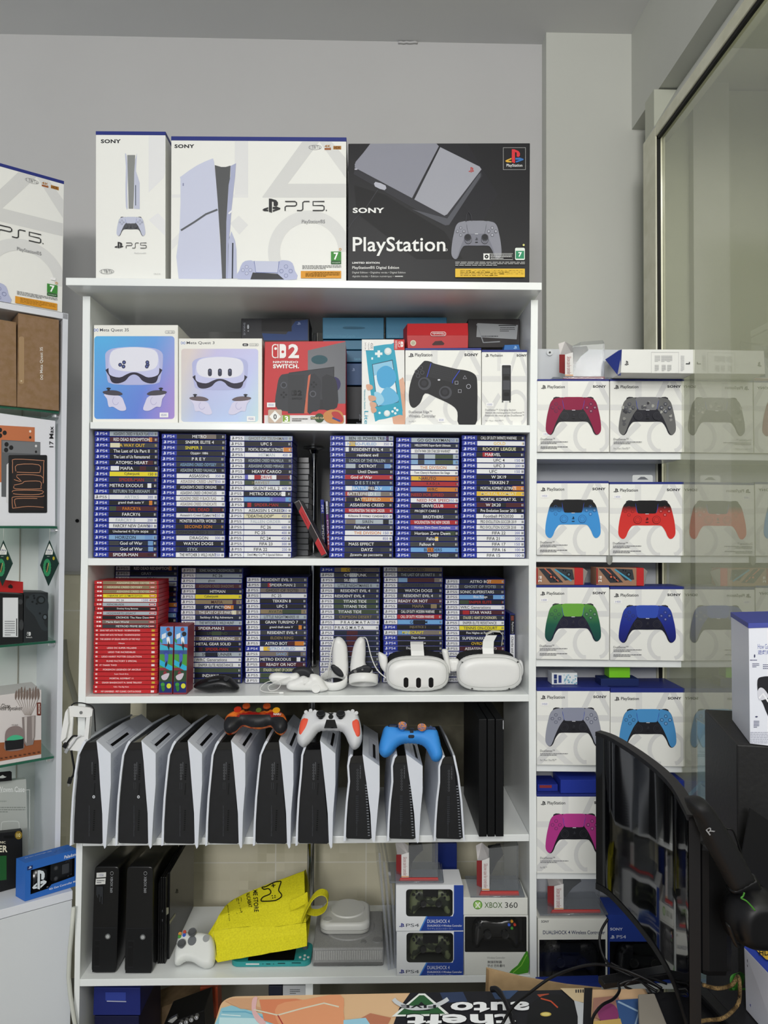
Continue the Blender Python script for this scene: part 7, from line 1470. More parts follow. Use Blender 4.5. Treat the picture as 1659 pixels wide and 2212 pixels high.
# packets on the counter
def dr(d): d.text('Textile Woven Case', -40, 1699, 53, 1711, '#e8eae8', .01); d.line([(-60, 1716), (64, 1706), (64, 1815)], 1.4, '#d4d8d4'); d.tiny(-40, 1728, 14, 1740, 2, '#9aa09a', 3); d.tiny(-40, 1742, 55, 1756, 3, '#8a908a', 7); d.line([(p.x, p.y) for p in smooth_loop([(2, 1800), (3, 1780), (8, 1775), (36, 1774), (41, 1780), (41, 1796)], 3, False)], 1.8, '#d0d4d0')
cbox([(-60, 1694), (56.5, 1683), (64, 1820), (-60, 1840)], .09, .02, '#b4b8b3', 'case_packet', 'grey packet with white lettering standing at the back of the counter', dr, 'packet', z0=zc + .001)
m = MB(); m.prism([CF(x, y, .07) for x, y in ((-40, 1672), (22, 1666), (25.5, 1668), (25.5, 1686), (-40, 1692))], -CN * .003, card('#121214')); o = m.build('hang_card', label='black hang card sticking up behind the grey packet', cat='packet'); m2 = MB(); d = D(m2, lambda x, y: CF(x, y, .07), CN, .0002, 2); d.sm([(-6, 1680), (2, 1676), (6, 1674), (10, 1677), (14, 1678), (6, 1681)], '#c8ccc8', 2); m2.build('hang_hole', o)
def dr(d): d.rr(8, 1805, 30, 1811, 2, '#050506'); d.text('SLINGER', -50, 1826, 16, 1841, '#e8e2cc', .03); d.text('TEAM SONIC', -30, 1817, 12, 1822, '#e8e2cc', .01); d.ell(40, 1804, 8, 9, '#8a7228', 16); d.text('10', 36, 1800, 44, 1808, '#f0e2a0', .02); d.poly([(-60, 1852), (14, 1848), (14, 1900), (-60, 1910)], '#1f5a2c'); 
cbox([(-60, 1806), (48, 1794), (50, 1896), (-60, 1910)], .03, .02, '#17181a', 'toy_packet', 'black packet with gold badge and white letters left of the blue mug box', dr, 'packet', z0=zc + .001)
# blue mug box
a = H(54, 1948, zc); b = H(14, 1925, zc); b = a + (b - a) * .5; c = H(166, 1914, zc); hh = 80 / FPX * a.y
root = thing('mug_box', (a + b + c) / 3, 'bright blue box with a black mug in its window on the cabinet counter', 'box')
bb = card('#2f6bc0'); up = V((0, 0, hh)); bl3 = b + (c - a)
z_ = V((0, 0, .001)); a += z_; b += z_; c += z_; bl3 += z_
fx = (c - a); fn = V((fx.y, -fx.x, 0)).normalized(); 
def fm(u, v): return a + fx * u + up * (1 - v)
hole = [(.1, .22), (.95, .22), (.95, .72), (.5, .76), (.44, .84), (.1, .86)]
m = MB(); O = [fm(0, 0), fm(1, 0), fm(1, 1), fm(0, 1)]; Hh_ = [fm(*p) for p in hole]
m.add(O + Hh_, [tuple(t) for t in tessellate_polygon([O, Hh_])], bb)
Bq = [bl3 * 0 + (b + up), b + up + fx, b + fx, b + V()]
m.add([a + up, b + up, b, a], [(0, 1, 2, 3)], bb); m.add([c + up, c, b + fx, b + fx + up], [(0, 1, 2, 3)], bb); m.add([a + up, c + up, b + fx + up, b + up], [(0, 1, 2, 3)], bb); m.add([a, b, b + fx, c], [(0, 1, 2, 3)], bb)
inn_ = [p - fn * .05 for p in Hh_]; m.add(Hh_ + inn_, [(i, (i + 1) % 6, (i + 1) % 6 + 6, i + 6) for i in range(6)] + [], card('#0e0f12')); m.add(inn_, [tuple(t) for t in tessellate_polygon([inn_])], card('#0e0f12')); m.build('carton', root)
m = MB(); cc = a + fx * .28 - fn * .04 + V((0, 0, .006)); m.lathe(cc, (0, 0, hh * .72), [(0, 0), (.03, 0), (.034, .05), (.034, 1), (.031, 1), (.031, .1), (0, .1)], M('#101114', .2, spec=.6), 36, smooth=True); mug = m.build('mug', root)
m = MB(); m.prism([fm(u, v) - fn * .012 for u, v in ((.5, .26), (.93, .26), (.93, .74), (.55, .76), (.5, .7))], -fn * .025, M('#16171a', .3)); cp = m.build('controller_print', root)
m = MB(); d = D(m, lambda u, v: fm(u, v) - fn * .011, fn, .0002, 2)
d.rr(.72, .36, .86, .62, .02, '#3c3e42')
for u, v in ((.6, .4), (.6, .68)): d.ell(u, v, .05, .07, '#2a2b2e', 16); d.ell(u, v, .03, .045, '#4a4b4f', 14)
for u, v in ((.8, .3), (.86, .3), (.83, .27), (.9, .68), (.84, .7)): d.ell(u, v, .02, .025, '#2f3034', 8)
m.build('button_print', cp)
m = MB(); d = D(m, fm, fn, .0002, 2); d.pslogo(.13, .27, .4, .8, '#dfe6ea'); m.build('printed_logo', mug)
m = MB(); d = D(m, fm, fn, .0002, 2); d.text('4th Gen Controller Mug', .45, .84, 1.02, .91, '#eef2fa', .01); d.text('Paladone', .74, .08, 1.0, .17, '#eef2fa', .02); d.rect(.03, .1, .13, .2, '#1c2f66'); d.pslogo(.05, .11, .11, .17, '#dfe6f6'); d.text('TM', .4, .78, .43, .8, '#eef2fa')
for k, (u, v) in enumerate(((.25, .5), (.62, .6), (.75, .35), (.85, .7))): pass
m.build('printed_front', root)
m = MB(); d = D(m, lambda u, v: a + up + fx * u + (b - a) * v, V((0, 0, 1)), .0002, 2); d.text('4th Gen Controller Mug', .1, .62, .62, .74, '#dfe8f8', .01); d.arc(.72, .55, .04, .07, .008, '#16305f', n=18); d.arc(.86, .4, .05, .08, .008, '#16305f', n=3); d.line([(.6, .3), (.66, .4)], .01, '#16305f'); d.line([(.66, .3), (.6, .4)], .01, '#16305f'); m.build('printed_top', root)
# beige conduit on the tiles and cable along the side panel
m = MB(); m.tube([P(138, 1382, WY - .025), P(143, 1440, WY - .025), P(166, 1520, WY - .025), P(180, 1600, WY - .025)], .009, M('#b3b2a2', .5), 10); m.build('conduit', label='thin pale conduit running down the wall between cabinet and tall unit', cat='conduit')
m = MB(); m.tube([P(x, y, 1.885) for x, y in ((159, 1960), (155, 2010), (150, 2060), (148, 2110), (152, 2150), (160, 2200), (168, 2240))], .0055, M('#cfd1c8', .5), 10); m.build('white_cable', label='thick white cable hanging along the left side panel near the floor', cat='cable')
m = MB(); q = P(167, 1125, WY - .001); m.lathe(q, (0, -.002, 0), [(.006, 0), (.006, 1), (0, 1)], M('#1a1a1a', .9), 14); m.build('trim_3', kind='structure')
# raised tile border line is part of the wall; dado edge
wall('trim_4', (-2.6, WY - .014, Zt - .004), (P(196, 1238, WY).x, WY, Zt + .006), M('#b5b4ac', .6))
# ---------------------------------------------------------------- desk in front
D.zmin = None
ZD = .745
zm = ZD + .0035
def Dm(x, y): return H(x, y, zm)
xl = Dm(468, 2152).x; yfar = Dm(600, 2152).y - .0
e0 = Dm(500, 2152); e1 = Dm(1300, 2137)
fardir = (e1 - e0); fardir.z = 0
def far_y(x): return e0.y + (x - e0.x) * fardir.y / fardir.x
x0m = Dm(478, 2165).x; x1m = .455; ynear = .62
root = thing('desk', (.25, .8, 0), 'black desk in the foreground carrying the printed mat and the monitor', 'desk')
desk = MB(); xr_d = .95; desk.prism([V((x0m + .004, far_y(x0m) - .012, ZD)), V((xr_d, far_y(xr_d) + .0, ZD)), V((xr_d, .3, ZD)), V((x0m + .004, .3, ZD))], (0, 0, -.03), M('#1a1a1d', .4)); desk.build('desktop', root)
for x, y in ((-.2, .36), (-.2, 1.05), (.9, .36), (.9, 1.05)): m = MB(); m.box((x, y, (ZD - .033) / 2), (.05, .05, ZD - .033), M('#1a1a1d', .4), .002); m.build('leg', root)
outline = []
for k in range(7): a = math.pi - k * math.pi / 12; outline.append((x0m + .022 + .022 * math.cos(a), far_y(x0m + .022) - .022 + .022 * math.sin(a)))
outline += [(x1m, far_y(x1m)), (x1m, ynear), (x0m, ynear)]
root = thing('desk_mat', (.1, .9, ZD), 'large desk mat printed with a beach, block letters and dark panels, in the foreground', 'desk mat')
m = MB(); m.prism([V((x, y, ZD + .0002)) for x, y in outline], (0, 0, .003), M('#d9b48c', .75)); base_ = m.build('pad', root)
m = MB(); d = D(m, lambda x, y: H(x, y, zm), V((0, 0, 1)), .00008, 1)
def cl(pts): return pts
sand = '#dcb98f'; sea = '#8fc4d4'
d.poly([(478, 2178), (500, 2172), (600, 2200), (640, 2260), (440, 2260), (470, 2200)], sea); d.poly([(474, 2198), (560, 2200), (600, 2222), (470, 2260)], '#bfe0e6'); d.line([(480, 2186), (530, 2186), (590, 2205)], 3, '#6aaec8'); d.line([(478, 2192), (520, 2195)], 2, '#d8ecee')
d.poly([(486, 2163), (500, 2157), (560, 2157), (545, 2172), (580, 2182), (520, 2180)], '#cfa07a'); d.poly([(560, 2160), (640, 2158), (700, 2170), (690, 2212), (640, 2230), (570, 2205)], '#d8845e'); d.sm([(545, 2160), (556, 2155), (553, 2185), (575, 2210), (560, 2212), (545, 2190)], '#e0b4b4', 3)
d.sm([(600, 2172), (660, 2160), (735, 2150), (742, 2185), (735, 2230), (640, 2240), (600, 2210)], '#e09a70', 3); d.line([(548, 2182), (600, 2194), (650, 2180), (700, 2168), (732, 2176)], 3, '#d8d4c0'); d.line([(600, 2194), (620, 2230)], 2.5, '#a83a3a')
d.poly([(742, 2220), (800, 2190), (845, 2200), (830, 2230), (740, 2240)], '#b8765a'); d.poly([(742, 2205), (790, 2200), (800, 2215), (742, 2222)], '#9acbe0')
dkp = '#17181e'
d.poly([(886, 2146), (1262, 2139), (1250, 2300), (820, 2300), (862, 2180)], dkp); d.poly([(950, 2146), (1000, 2144), (1010, 2165), (960, 2168)], '#2c3a58'); d.poly([(1060, 2142), (1120, 2141), (1100, 2160), (1070, 2160)], '#33486a'); d.poly([(1160, 2150), (1185, 2148), (1200, 2165), (1170, 2160)], '#a84a30')
# green roof shaped badge with a silver band
d.poly([(905, 2148), (918, 2148), (975, 2196), (846, 2198)], '#e6eae6'); d.poly([(906, 2152), (916, 2152), (962, 2192), (858, 2194)], '#2a5a34'); d.poly([(910, 2166), (930, 2185), (892, 2186)], dkp)
d.line([(p.x, p.y) for p in smooth_loop([(850, 2160), (858, 2168), (880, 2178), (905, 2180), (935, 2176), (955, 2168), (968, 2160)], 4, False)], 9, '#c8ccd0'); d.text('FIVE', 866, 2173, 942, 2180, '#1a1c20', .03, 180)
def word(t, x0, y0, x1, y1):
    e = d.quad((x0, y0), (x1, y0 - 1), (x1 + 4, y1), (x0 - 4, y1)); e.text(t, -.012, -.06, 1.012, 1.06, '#0c0c10', .06, 180); e.text(t, 0, 0, 1, 1, '#eceef0', .035, 180)
word('auto', 975, 2167, 1142, 2190); word('theft', 880, 2194, 1112, 2222)
d.sm([(1160, 2160), (1200, 2150), (1238, 2165), (1248, 2200), (1240, 2250), (1150, 2250), (1140, 2190)], '#0e0f12', 3); d.ell(1179, 2194, 12, 5, '#b8a24a', 20); d.ell(1179, 2194, 9, 3.5, '#d8c878', 16); d.line([(1168, 2160), (1190, 2166), (1205, 2180)], 3, '#b84a2c')
d.poly([(1210, 2138), (1268, 2138), (1266, 2170), (1240, 2165)], '#c8b490'); 
for k in range(5): d.rect(1243 + k * 5, 2141, 1246 + k * 5, 2148, '#2a2a2c')
d.poly([(1240, 2165), (1266, 2172), (1262, 2260), (1248, 2260), (1248, 2200)], '#b8bcc0'); d.poly([(1262, 2138), (1280, 2138), (1272, 2300), (1256, 2300)], '#101014')
d.poly([(1282, 2160), (1335, 2155), (1345, 2190), (1320, 2215), (1280, 2200)], '#a87a6a'); d.sm([(1290, 2180), (1320, 2172), (1336, 2190), (1330, 2210), (1300, 2212)], '#8a3a6a', 3); d.poly([(1330, 2165), (1400, 2160), (1410, 2230), (1345, 2240)], '#3a5a8c'); d.line([(1335, 2168), (1380, 2190), (1372, 2220)], 4, '#9ab4cc'); d.poly([(1276, 2212), (1340, 2205), (1350, 2240), (1272, 2250)], '#c8a860')
m.build('printed_picture', base_)
# cardboard on the floor side, standing behind the desk edge
kr2 = noise_mat('kraft_cardboard_light', '#a88c66', '#b3966f', 50, .8, .15)
m = MB(); m.prism([P(x, y, 1.3) for x, y in ((1051, 2092), (1130, 2112), (1225, 2128), (1300, 2136), (1300, 2300), (1044, 2300))], (0, .004, 0), kr2); o = m.build('cardboard_sheet', label='torn light brown cardboard panel sticking up behind the desk mat', cat='cardboard')
m = MB(); m.prism([P(x, y, 1.299) for x, y in ((1051, 2092), (1056, 2095), (1050, 2300), (1044, 2300))], (0, -.002, 0), M('#8a7050', .8)); m.build('cut_edge', o)
# ---------------------------------------------------------------- curved monitor seen from its left end
zT_, zB_ = 1.098, .79
def mtop(x, y): k = (1.5 - zT_); p = H(x, y, zT_); return (p.x, p.y)
arc = [mtop(*p) for p in ((1287, 1580.5), (1315, 1590), (1359, 1616.5), (1390, 1638.5), (1421, 1663.5), (1453, 1698), (1479, 1744), (1486, 1760))]
root = thing('monitor', (.47, 1.2, ZD), 'large black curved monitor seen almost edge-on at the right', 'monitor')
scr = M('#06070a', .05, spec=.42); bz = M('#141416', .5)
pts = [V((x, y, 0)) for x, y in arc]; pts = smooth_loop(pts, 3, False)
def off(i, t): a = pts[max(i - 1, 0)]; b = pts[min(i + 1, len(pts) - 1)]; tt = (b - a).normalized(); nn = V((-tt.y, tt.x, 0)); nn = nn if nn.x < 0 else -nn; return pts[i] + nn * t
def wallstrip(m, t, z0, z1, mt, i0=0, i1=None):
    i1 = i1 or len(pts); vs = []; fs = []
    for i in range(i0, i1): p = off(i, t); vs += [V((p.x, p.y, z0)), V((p.x, p.y, z1))]
    for k in range(i1 - i0 - 1): fs.append((2 * k, 2 * k + 2, 2 * k + 3, 2 * k + 1))
    m.add(vs, fs, mt, True)
m = MB(); wallstrip(m, 0, zB_ + .012, zT_ - .008, scr, 0); m.build('screen', root)
m = MB(); n_ = len(pts)
for (za, zb_) in ((zT_ - .008, zT_), (zB_, zB_ + .012)):
    L = []
    for i in range(n_): p0 = off(i, .0015); p1 = off(i, -.016); L.append([V((p0.x, p0.y, za)), V((p0.x, p0.y, zb_)), V((p1.x, p1.y, zb_)), V((p1.x, p1.y, za))])
    m.loft(L, bz); m.build('bezel', root); m = MB()
m = MB(); L = []
for i in range(n_): t = i / (n_ - 1); bulge = .016 + .0 * math.sin(t * math.pi); p0 = off(i, -.001); p1 = off(i, -bulge); L.append([V((p0.x, p0.y, zB_ + .003)), V((p0.x, p0.y, zT_ - .003)), V((p1.x, p1.y, zT_ - .003)), V((p1.x, p1.y, zB_ + .003))])
m.loft(L, bz); m.build('back_cover', root)
m = MB(); c0 = off(n_ // 2, -.016); m.box((c0.x + .02, c0.y - .05, (zT_ + zB_) / 2 - .01), (.05, .2, .2), M('#121214', .45), .012); bh = m.build('rear_housing', root)
m = MB()
for k in range(2): m.box((c0.x + .0455, c0.y - .1 + k * .03, .95), (.002, .004, .12), M('#050506', .5))
m.build('vent_slot', bh)
m = MB(); m.box((c0.x + .03, c0.y + .0, (ZD + .9) / 2 + .01), (.03, .05, .9 - ZD), M('#121214', .4), .004); m.build('stand_neck', root)
for (ex_, ey_) in ((H(1298, 2121, ZD + .012).x, H(1298, 2121, ZD + .012).y), (c0.x + .05, c0.y - .14), (c0.x + .1, c0.y + .12)):
    m = MB(); a = V((c0.x + .03, c0.y, ZD + .017)); b = V((ex_, ey_, ZD + .016)); t = (b - a).normalized(); sd = V((-t.y, t.x, 0)) * .012; m.hexa([a + sd, b + sd * .8, b - sd * .8, a - sd], (0, 0, -.011), M('#121214', .4), .002); m.build('stand_foot', root)
# ---------------------------------------------------------------- headset hanging behind the monitor
Yh2 = .965; hb2 = M('#141416', .6); hs = M('#0e0e10', .4)
root = thing('headphones', P(1590, 2000, Yh2), 'black over-ear headphones with a green accent hanging at the monitor\'s near end', 'headphones')
m = MB(); m.pillow(S_([(1484, 1729), (1500, 1722.5), (1520, 1725), (1540, 1748), (1562, 1782), (1590, 1828), (1622, 1888), (1618, 1896), (1582, 1916), (1572, 1912), (1555, 1880), (1532, 1838), (1512, 1795), (1502, 1768), (1490, 1752)]), on(Yh2), hb2, 14, .022, .02); band = m.build('headband', root)
m = MB(); d = D(m, on(Yh2 - .0235), NF, .0001, 2); vs, fs, a_ = text_mesh('R', 0); u = V((12, -10)); w_ = V((-9, -12)); m.add([d.pt(1527 + u.x * p + w_.x * q + 6, 1805 + u.y * p + w_.y * q) for p, q in vs], fs, M('#8a8a8c', .5)); m.build('printed_letter', band)
m = MB(); m.pillow(S_([(1572, 1915), (1600, 1900), (1628, 1888), (1642, 1915), (1650, 1935), (1610, 1930), (1580, 1928)]), on(Yh2 + .01), hs, 10, .012, .012); m.build('slider', root)
m = MB(); m.pillow(super_(1566, 1915, 1690, 2040, 2.2), on(Yh2 + .005), M('#0f0f11', .45), 30, .035, .02); ear = m.build('ear_cup', root)
m = MB(); m.pillow(super_(1560, 1920, 1640, 2032, 2.2), on(Yh2 + .045), M('#17171a', .8), 18, .02, .02); m.build('ear_cushion', root)
m = MB(); m.tube([P(x, y, Yh2 - .032) for x, y in smooth_loop([(1608, 1928), (1605, 1936), (1601, 1940), (1612, 1946), (1622, 1956), (1631, 1967)], 4, False)], .0011, M('#3f7a2c', .4), 6); m.build('green_accent', ear)
m = MB(); m.tube([P(x, y, Yh2 + .01) for x, y in smooth_loop([(1555, 1780), (1568, 1790), (1582, 1793), (1590, 1810), (1602, 1846), (1610, 1872), (1626, 1900), (1636, 1912)], 4, False)], .0012, M('#0c0c0d', .4), 6); m.build('wire', root)
m = MB(); m.pillow(S_([(1568, 1995), (1578, 2000), (1592, 2035), (1602, 2042), (1590, 2045), (1580, 2030)]), on(Yh2 - .02), hs, 5, .006, .006); m.build('microphone_arm', root)
# clear acrylic sheet
m = MB(); Xa = .79; q = [X_(1506, 1556, Xa), None, None, X_(1507, 1850, Xa)]; a = q[0]; near_y = 1.54
zslope = (1.5 - a.z); zt_ = a.z; m.hexa([a, V((Xa, near_y, zt_)), V((Xa, near_y, .3)), V((Xa, a.y, .3))], (.005, 0, 0), glass_mat('acrylic_sheet', '#e6f4f8', 1.5, .01, .06, .28, '#cfe4ea'), .0006)
m.build('acrylic_sheet', label='clear pale blue acrylic sheet standing upright beside the glass wall', cat='acrylic sheet')
# black box and the headset box on it at the right edge
Yk = 1.28; kb = P(1592, 1608, Yk)
root = thing('speaker_cabinet', (kb.x + .1, Yk + .1, 0), 'tall black box standing at the right frame edge under a white box', 'black box')
m = MB(); m.hexa([kb, kb + V((.3, -.06, 0)), V((kb.x + .3, kb.y - .06, 0)), V((kb.x + .0, kb.y, 0))], (.06, .25, 0), noise_mat('black_leatherette', '#0f0f10', '#151516', 120, .6, .2), .003); m.build('cabinet', root)
m = MB(); q = [P(1621, 1746, Yk - .05), P(1700, 1800, Yk - .05), P(1700, 1960, Yk - .05), P(1598, 1872, Yk - .05)]; m.prism(q, (0, .003, 0), M('#161617', .5)); fl_ = m.build('fabric_flap', root)
mb = MB(); q = [P(1617, 1352, Yk + .0), P(1720, 1350, Yk - .03), P(1720, 1680, Yk - .03), P(1620, 1605, Yk)]; q[2].z = q[3].z = kb.z + .001
mb.hexa(q, (.05, .16, 0), card('#e8eaf2'), .001); o = mb.build('headset_box', label='white box picturing a white and black vr headset, on the black box', cat='box')
mb = MB(); mb.hexa([P(1616, 1346, Yk), P(1720, 1344, Yk - .03), P(1720, 1354, Yk - .031), P(1616, 1357, Yk - .001)], (.05, .16, .001), card('#2b3a96'), .0005); mb.build('blue_lid', o)
m2 = MB(); pn = (q[1] - q[0]).cross(q[3] - q[0]).normalized(); pn = pn if pn.y < 0 else -pn; d = D(m2, lambda x, y: HP(x, y, q[0], pn), pn, .0001, 2)
d.text('How Games Meet You', 1637, 1391, 1700, 1402, '#5a64a8'); d.text('遊戲來到你身邊', 1637, 1404, 1700, 1414, '#5a64a8', .01); d.ell(1630, 1417, 1.6, 4, '#3a3c60', 8); d.tiny(1620, 1424, 1646, 1428, 1, '#55587a', 2); d.tiny(1625, 1432, 1640, 1442, 3, '#55587a', 3); d.tiny(1648, 1434, 1690, 1446, 3, '#55587a', 4)
d.sm([(1636, 1470), (1645, 1462), (1670, 1462), (1690, 1480), (1690, 1560), (1668, 1560), (1656, 1540), (1648, 1520), (1638, 1500)], '#1c1c22', 3); d.sm([(1637, 1492), (1643, 1485), (1652, 1490), (1660, 1506), (1640, 1512)], '#d8d8e0', 3); d.line([(1640, 1508), (1648, 1498), (1660, 1516)], 4, '#f0f0f4')
d.ell(1634, 1548, 3, 1.6, '#3a3c60', 8); d.tiny(1628, 1556, 1640, 1572, 5, '#55587a', 3); d.tiny(1621, 1580, 1700, 1606, 7, '#b0b2c0', 6)
m2.build('printed_front', o)
# white and blue box at the bottom right
Yw = 1.12; q = [P(1607, 2047, Yw), P(1690, 2135, Yw - .09), P(1690, 2330, Yw - .09), P(1612, 2300, Yw)]; q[2].z = q[3].z = ZD + .001
mb = MB(); mb.hexa(q, (.12, .1, 0), card('#dcdee8'), .001); tl = [q[0] + V((0, 0, .0008)), q[1] + V((0, 0, .0008)), q[1] + V((.12, .1, .0008)), q[0] + V((.12, .1, .0008))]; mb.add(tl, [(0, 1, 2, 3)], card('#2b3f9e')); o = mb.build('console_box', label='white and blue box with vertical lettering at the bottom right corner', cat='box')
m2 = MB(); pn = (q[1] - q[0]).cross(q[3] - q[0]).normalized(); pn = pn if pn.y < 0 else -pn; d = D(m2, lambda x, y: HP(x, y, q[0], pn), pn, .0001, 2)
e = d.quad((1614, 2070), (1646, 2100), (1646, 2118), (1614, 2088)); e.text('SONY', 0, 0, 1, 1, '#3a3c44', .02); e = d.quad((1620, 2130), (1650, 2160), (1650, 2206), (1620, 2180)); e.pslogo(0, 0, 1, 1, '#2f3f9c'); m2.build('printed_front', o)
m2 = MB(); d = D(m2, lambda x, y: H(x, y, tl[0].z), V((0, 0, 1)), .0002, 4); d.poly([(1629, 2049), (1659, 2049), (1690, 2080), (1655, 2074)], '#c8a23a'); d.text('HDR', 1640, 2053, 1672, 2066, '#2a2418', .02); m2.build('printed_top', o)
# spider plant leaves
leafm = M('#3f8a2e', .5); root = thing('potted_plant', P(1592, 2170, 1.25), 'green grassy plant leaves between the monitor and the white blue box', 'plant')
r = random.Random(5)
for k in range(11):
    a = P(1586 + r.uniform(-6, 6), 2180, 1.2); tip = P(1582 + k * 2.6, 2092 + r.uniform(0, 55), 1.2 + r.uniform(-.02, .02)); mid_ = (a + tip) / 2 + V((r.uniform(-.012, .012), 0, .02)); pts_ = smooth_loop([a, mid_, tip], 6, False); m = MB(); nn = len(pts_); vs = []; 
    for i, p in enumerate(pts_): w_ = .0035 * math.sin(math.pi * (i + .6) / nn); vs += [p + V((-w_, 0, 0)), p + V((0, -.0012, w_ * .3)), p + V((w_, 0, 0))]
    fs = [];
    for i in range(nn - 1): fs += [(3 * i, 3 * i + 1, 3 * i + 4, 3 * i + 3), (3 * i + 1, 3 * i + 2, 3 * i + 5, 3 * i + 4)]
    m.add(vs, fs, leafm, True); m.build('leaf', root)
m = MB(); bp_ = P(1584, 2180, 1.2); m.lathe((bp_.x, bp_.y, 0), (0, 0, bp_.z), [(0, 0), (.026, 0), (.034, 1), (.031, 1), (.0, .95)], M('#5a3c28', .7), 24); m.build('pot', root)
# wicker rope and cables on the desk
m = MB(); m.tube([P(x, y, 1.05 + .01 * math.sin(i)) for i, (x, y) in enumerate(smooth_loop([(1520, 2128), (1550, 2135), (1580, 2128), (1595, 2110), (1598, 2150), (1590, 2175), (1560, 2200), (1515, 2206), (1480, 2230)], 5, False))], .0028, noise_mat('jute_rope', '#4a3820', '#8a7044', 400, .9, .8), 8); m.build('jute_rope', label='brown jute rope looped behind the monitor base', cat='rope')
def cab(lab, pts, r, Ys=None, c='#0e0e10', ends=None):
    m = MB(); n = len(pts); Y_ = Ys or [1.12] * n
    m.tube(smooth_loop([P(x, y, yy) for (x, y), yy in zip(pts, Y_)], 6, False), r, M(c, .45), 10); return m.build('cable', label=lab, cat='cable')
cab('thick black cable arching over the cardboard towards the monitor', [(1085, 2212), (1110, 2172), (1150, 2140), (1190, 2112), (1240, 2092), (1290, 2083), (1340, 2092), (1390, 2112), (1430, 2135)], .0022, [1.06, 1.09, 1.12, 1.14, 1.16, 1.17, 1.17, 1.16, 1.15])
cab('thin black cable curving down beside the blue boxes to the monitor', [(1313, 1985), (1298, 2012), (1296, 2040), (1306, 2070), (1325, 2090), (1370, 2112), (1420, 2142)], .0022, [1.24, 1.24, 1.23, 1.22, 1.2, 1.18, 1.16])
cab('black cable running down across the pink part of the mat', [(1335, 2125), (1338, 2140), (1325, 2158), (1300, 2172), (1280, 2200), (1278, 2240)], .0022, [1.15, 1.13, 1.11, 1.09, 1.07, 1.04])
cab('black cable lying in a tangle at the monitor foot', [(1330, 2130), (1360, 2118), (1400, 2122), (1430, 2140), (1400, 2152), (1370, 2140), (1350, 2128), (1390, 2110), (1440, 2125)], .002, [1.17] * 9)
cab('second thin black cable in the tangle by the monitor foot', [(1320, 2080), (1350, 2096), (1390, 2125), (1410, 2150), (1425, 2190), (1440, 2230)], .0018, [1.2, 1.19, 1.16, 1.13, 1.1, 1.06])
m = MB(); A_ = [P(x, y, Yy) for x, y, Yy in ((1062, 2137, 1.15), (1075, 2139, 1.14), (1092, 2165, 1.11), (1105, 2200, 1.075), (1118, 2240, 1.04))]; m.tube(smooth_loop(A_, 5, False), [.0035 + .001 * (i < 8) for i in range(21)], M('#101012', .35), 12); m.build('usb_plug_cable', label='black cable end with a thick plug lying on the printed letters', cat='cable')
# grey adapter box
m = MB(); a0, a1, a2, a3 = H(1378, 2147, ZD + .03), H(1414, 2145, ZD + .03), H(1450, 2235, ZD + .03), H(1382, 2240, ZD + .03); m.hexa([a0, a1, a2, a3], (0, 0, -.029), M('#8d877c', .6), .002); m.build('adapter', label='beige-grey plastic adapter block lying on the desk by the monitor', cat='adapter')
# ---------------------------------------------------------------- things above and between the narrow ledges
Yr = 1.897
zr = P(1240, 820, 1.895).z + .0005
blister(1204, 738, 1306, 816, Yr + .01, 'clear blister pack on the dark red gamepad box, top of the narrow shelves', zb=zr)
mb = MB(); Yr2 = 1.826; q = [P(1343.5, 754.5, Yr2), P(1501.5, 755, Yr2), P(1500.5, 814, Yr2), P(1341, 815, Yr2)]
for k in (2, 3): q[k].z = P(1400, 819, 1.895).z + .0012
mb.hexa(q, (0, .14, 0), card('#e6e6e3'), .001); o = mb.build('controller_box', label='white box lying on its side on the camouflage gamepad box, small print facing out', cat='box')
m2 = MB(); d = D(m2, on(Yr2), NF, .0001, 2); d.quad((1349, 779), (1358, 779), (1358, 790), (1349, 790)).pslogo(0, 0, 1, 1, '#2b2b30'); d.line([(1407, 761), (1466, 761), (1466, 806), (1407, 806)], .8, '#b4b4b4', True)
for bx, by in ((1414, 768), (1428, 768), (1440, 768), (1414, 788), (1429, 788), (1441, 788)): d.tiny(bx, by, bx + (12 if by < 780 else 9), by + 14, 7, '#a8a8aa', bx)
d.text('L', 1481, 782, 1490, 787, '#3a3a3e', .06, -90); d.tiny(1470, 768, 1478, 802, 12, '#c0c0c2', 8); d.rect(1411, 814 - 4, 1416, 814, '#2b2b30') if False else None; m2.build('printed_front', o)
m = MB(); m.prism([P(1343, 755, Yr2), P(1341, 811, Yr2), P(1336, 811, Yr2 + .02), P(1308, 776, Yr2 + .08), P(1336, 757, Yr2 + .02)], (0, .003, 0), card('#2a3fa0')); m.build('blue_flap', o)
# hang tabs
for x0, x1, y0, y1, lab in ((1366, 1410, 1026, 1041, 'clear plastic hang tab rising behind the red and black gamepad box'),):
    m = MB(); Yt = 1.93; m.prism([P(x, y, Yt) for x, y in rrpts(x0, y0, x1, y1 + 4, 4)], (0, .001, 0), M('#d4d6d4', .3)); o = m.build('hang_tab', label=lab, cat='hang tab'); m2 = MB(); d = D(m2, on(Yt), NF, .0001, 2); d.poly([(1376, 1036), (1384, 1030), (1392, 1030), (1401, 1036)], '#6a6c72'); m2.build('tab_hole', o)
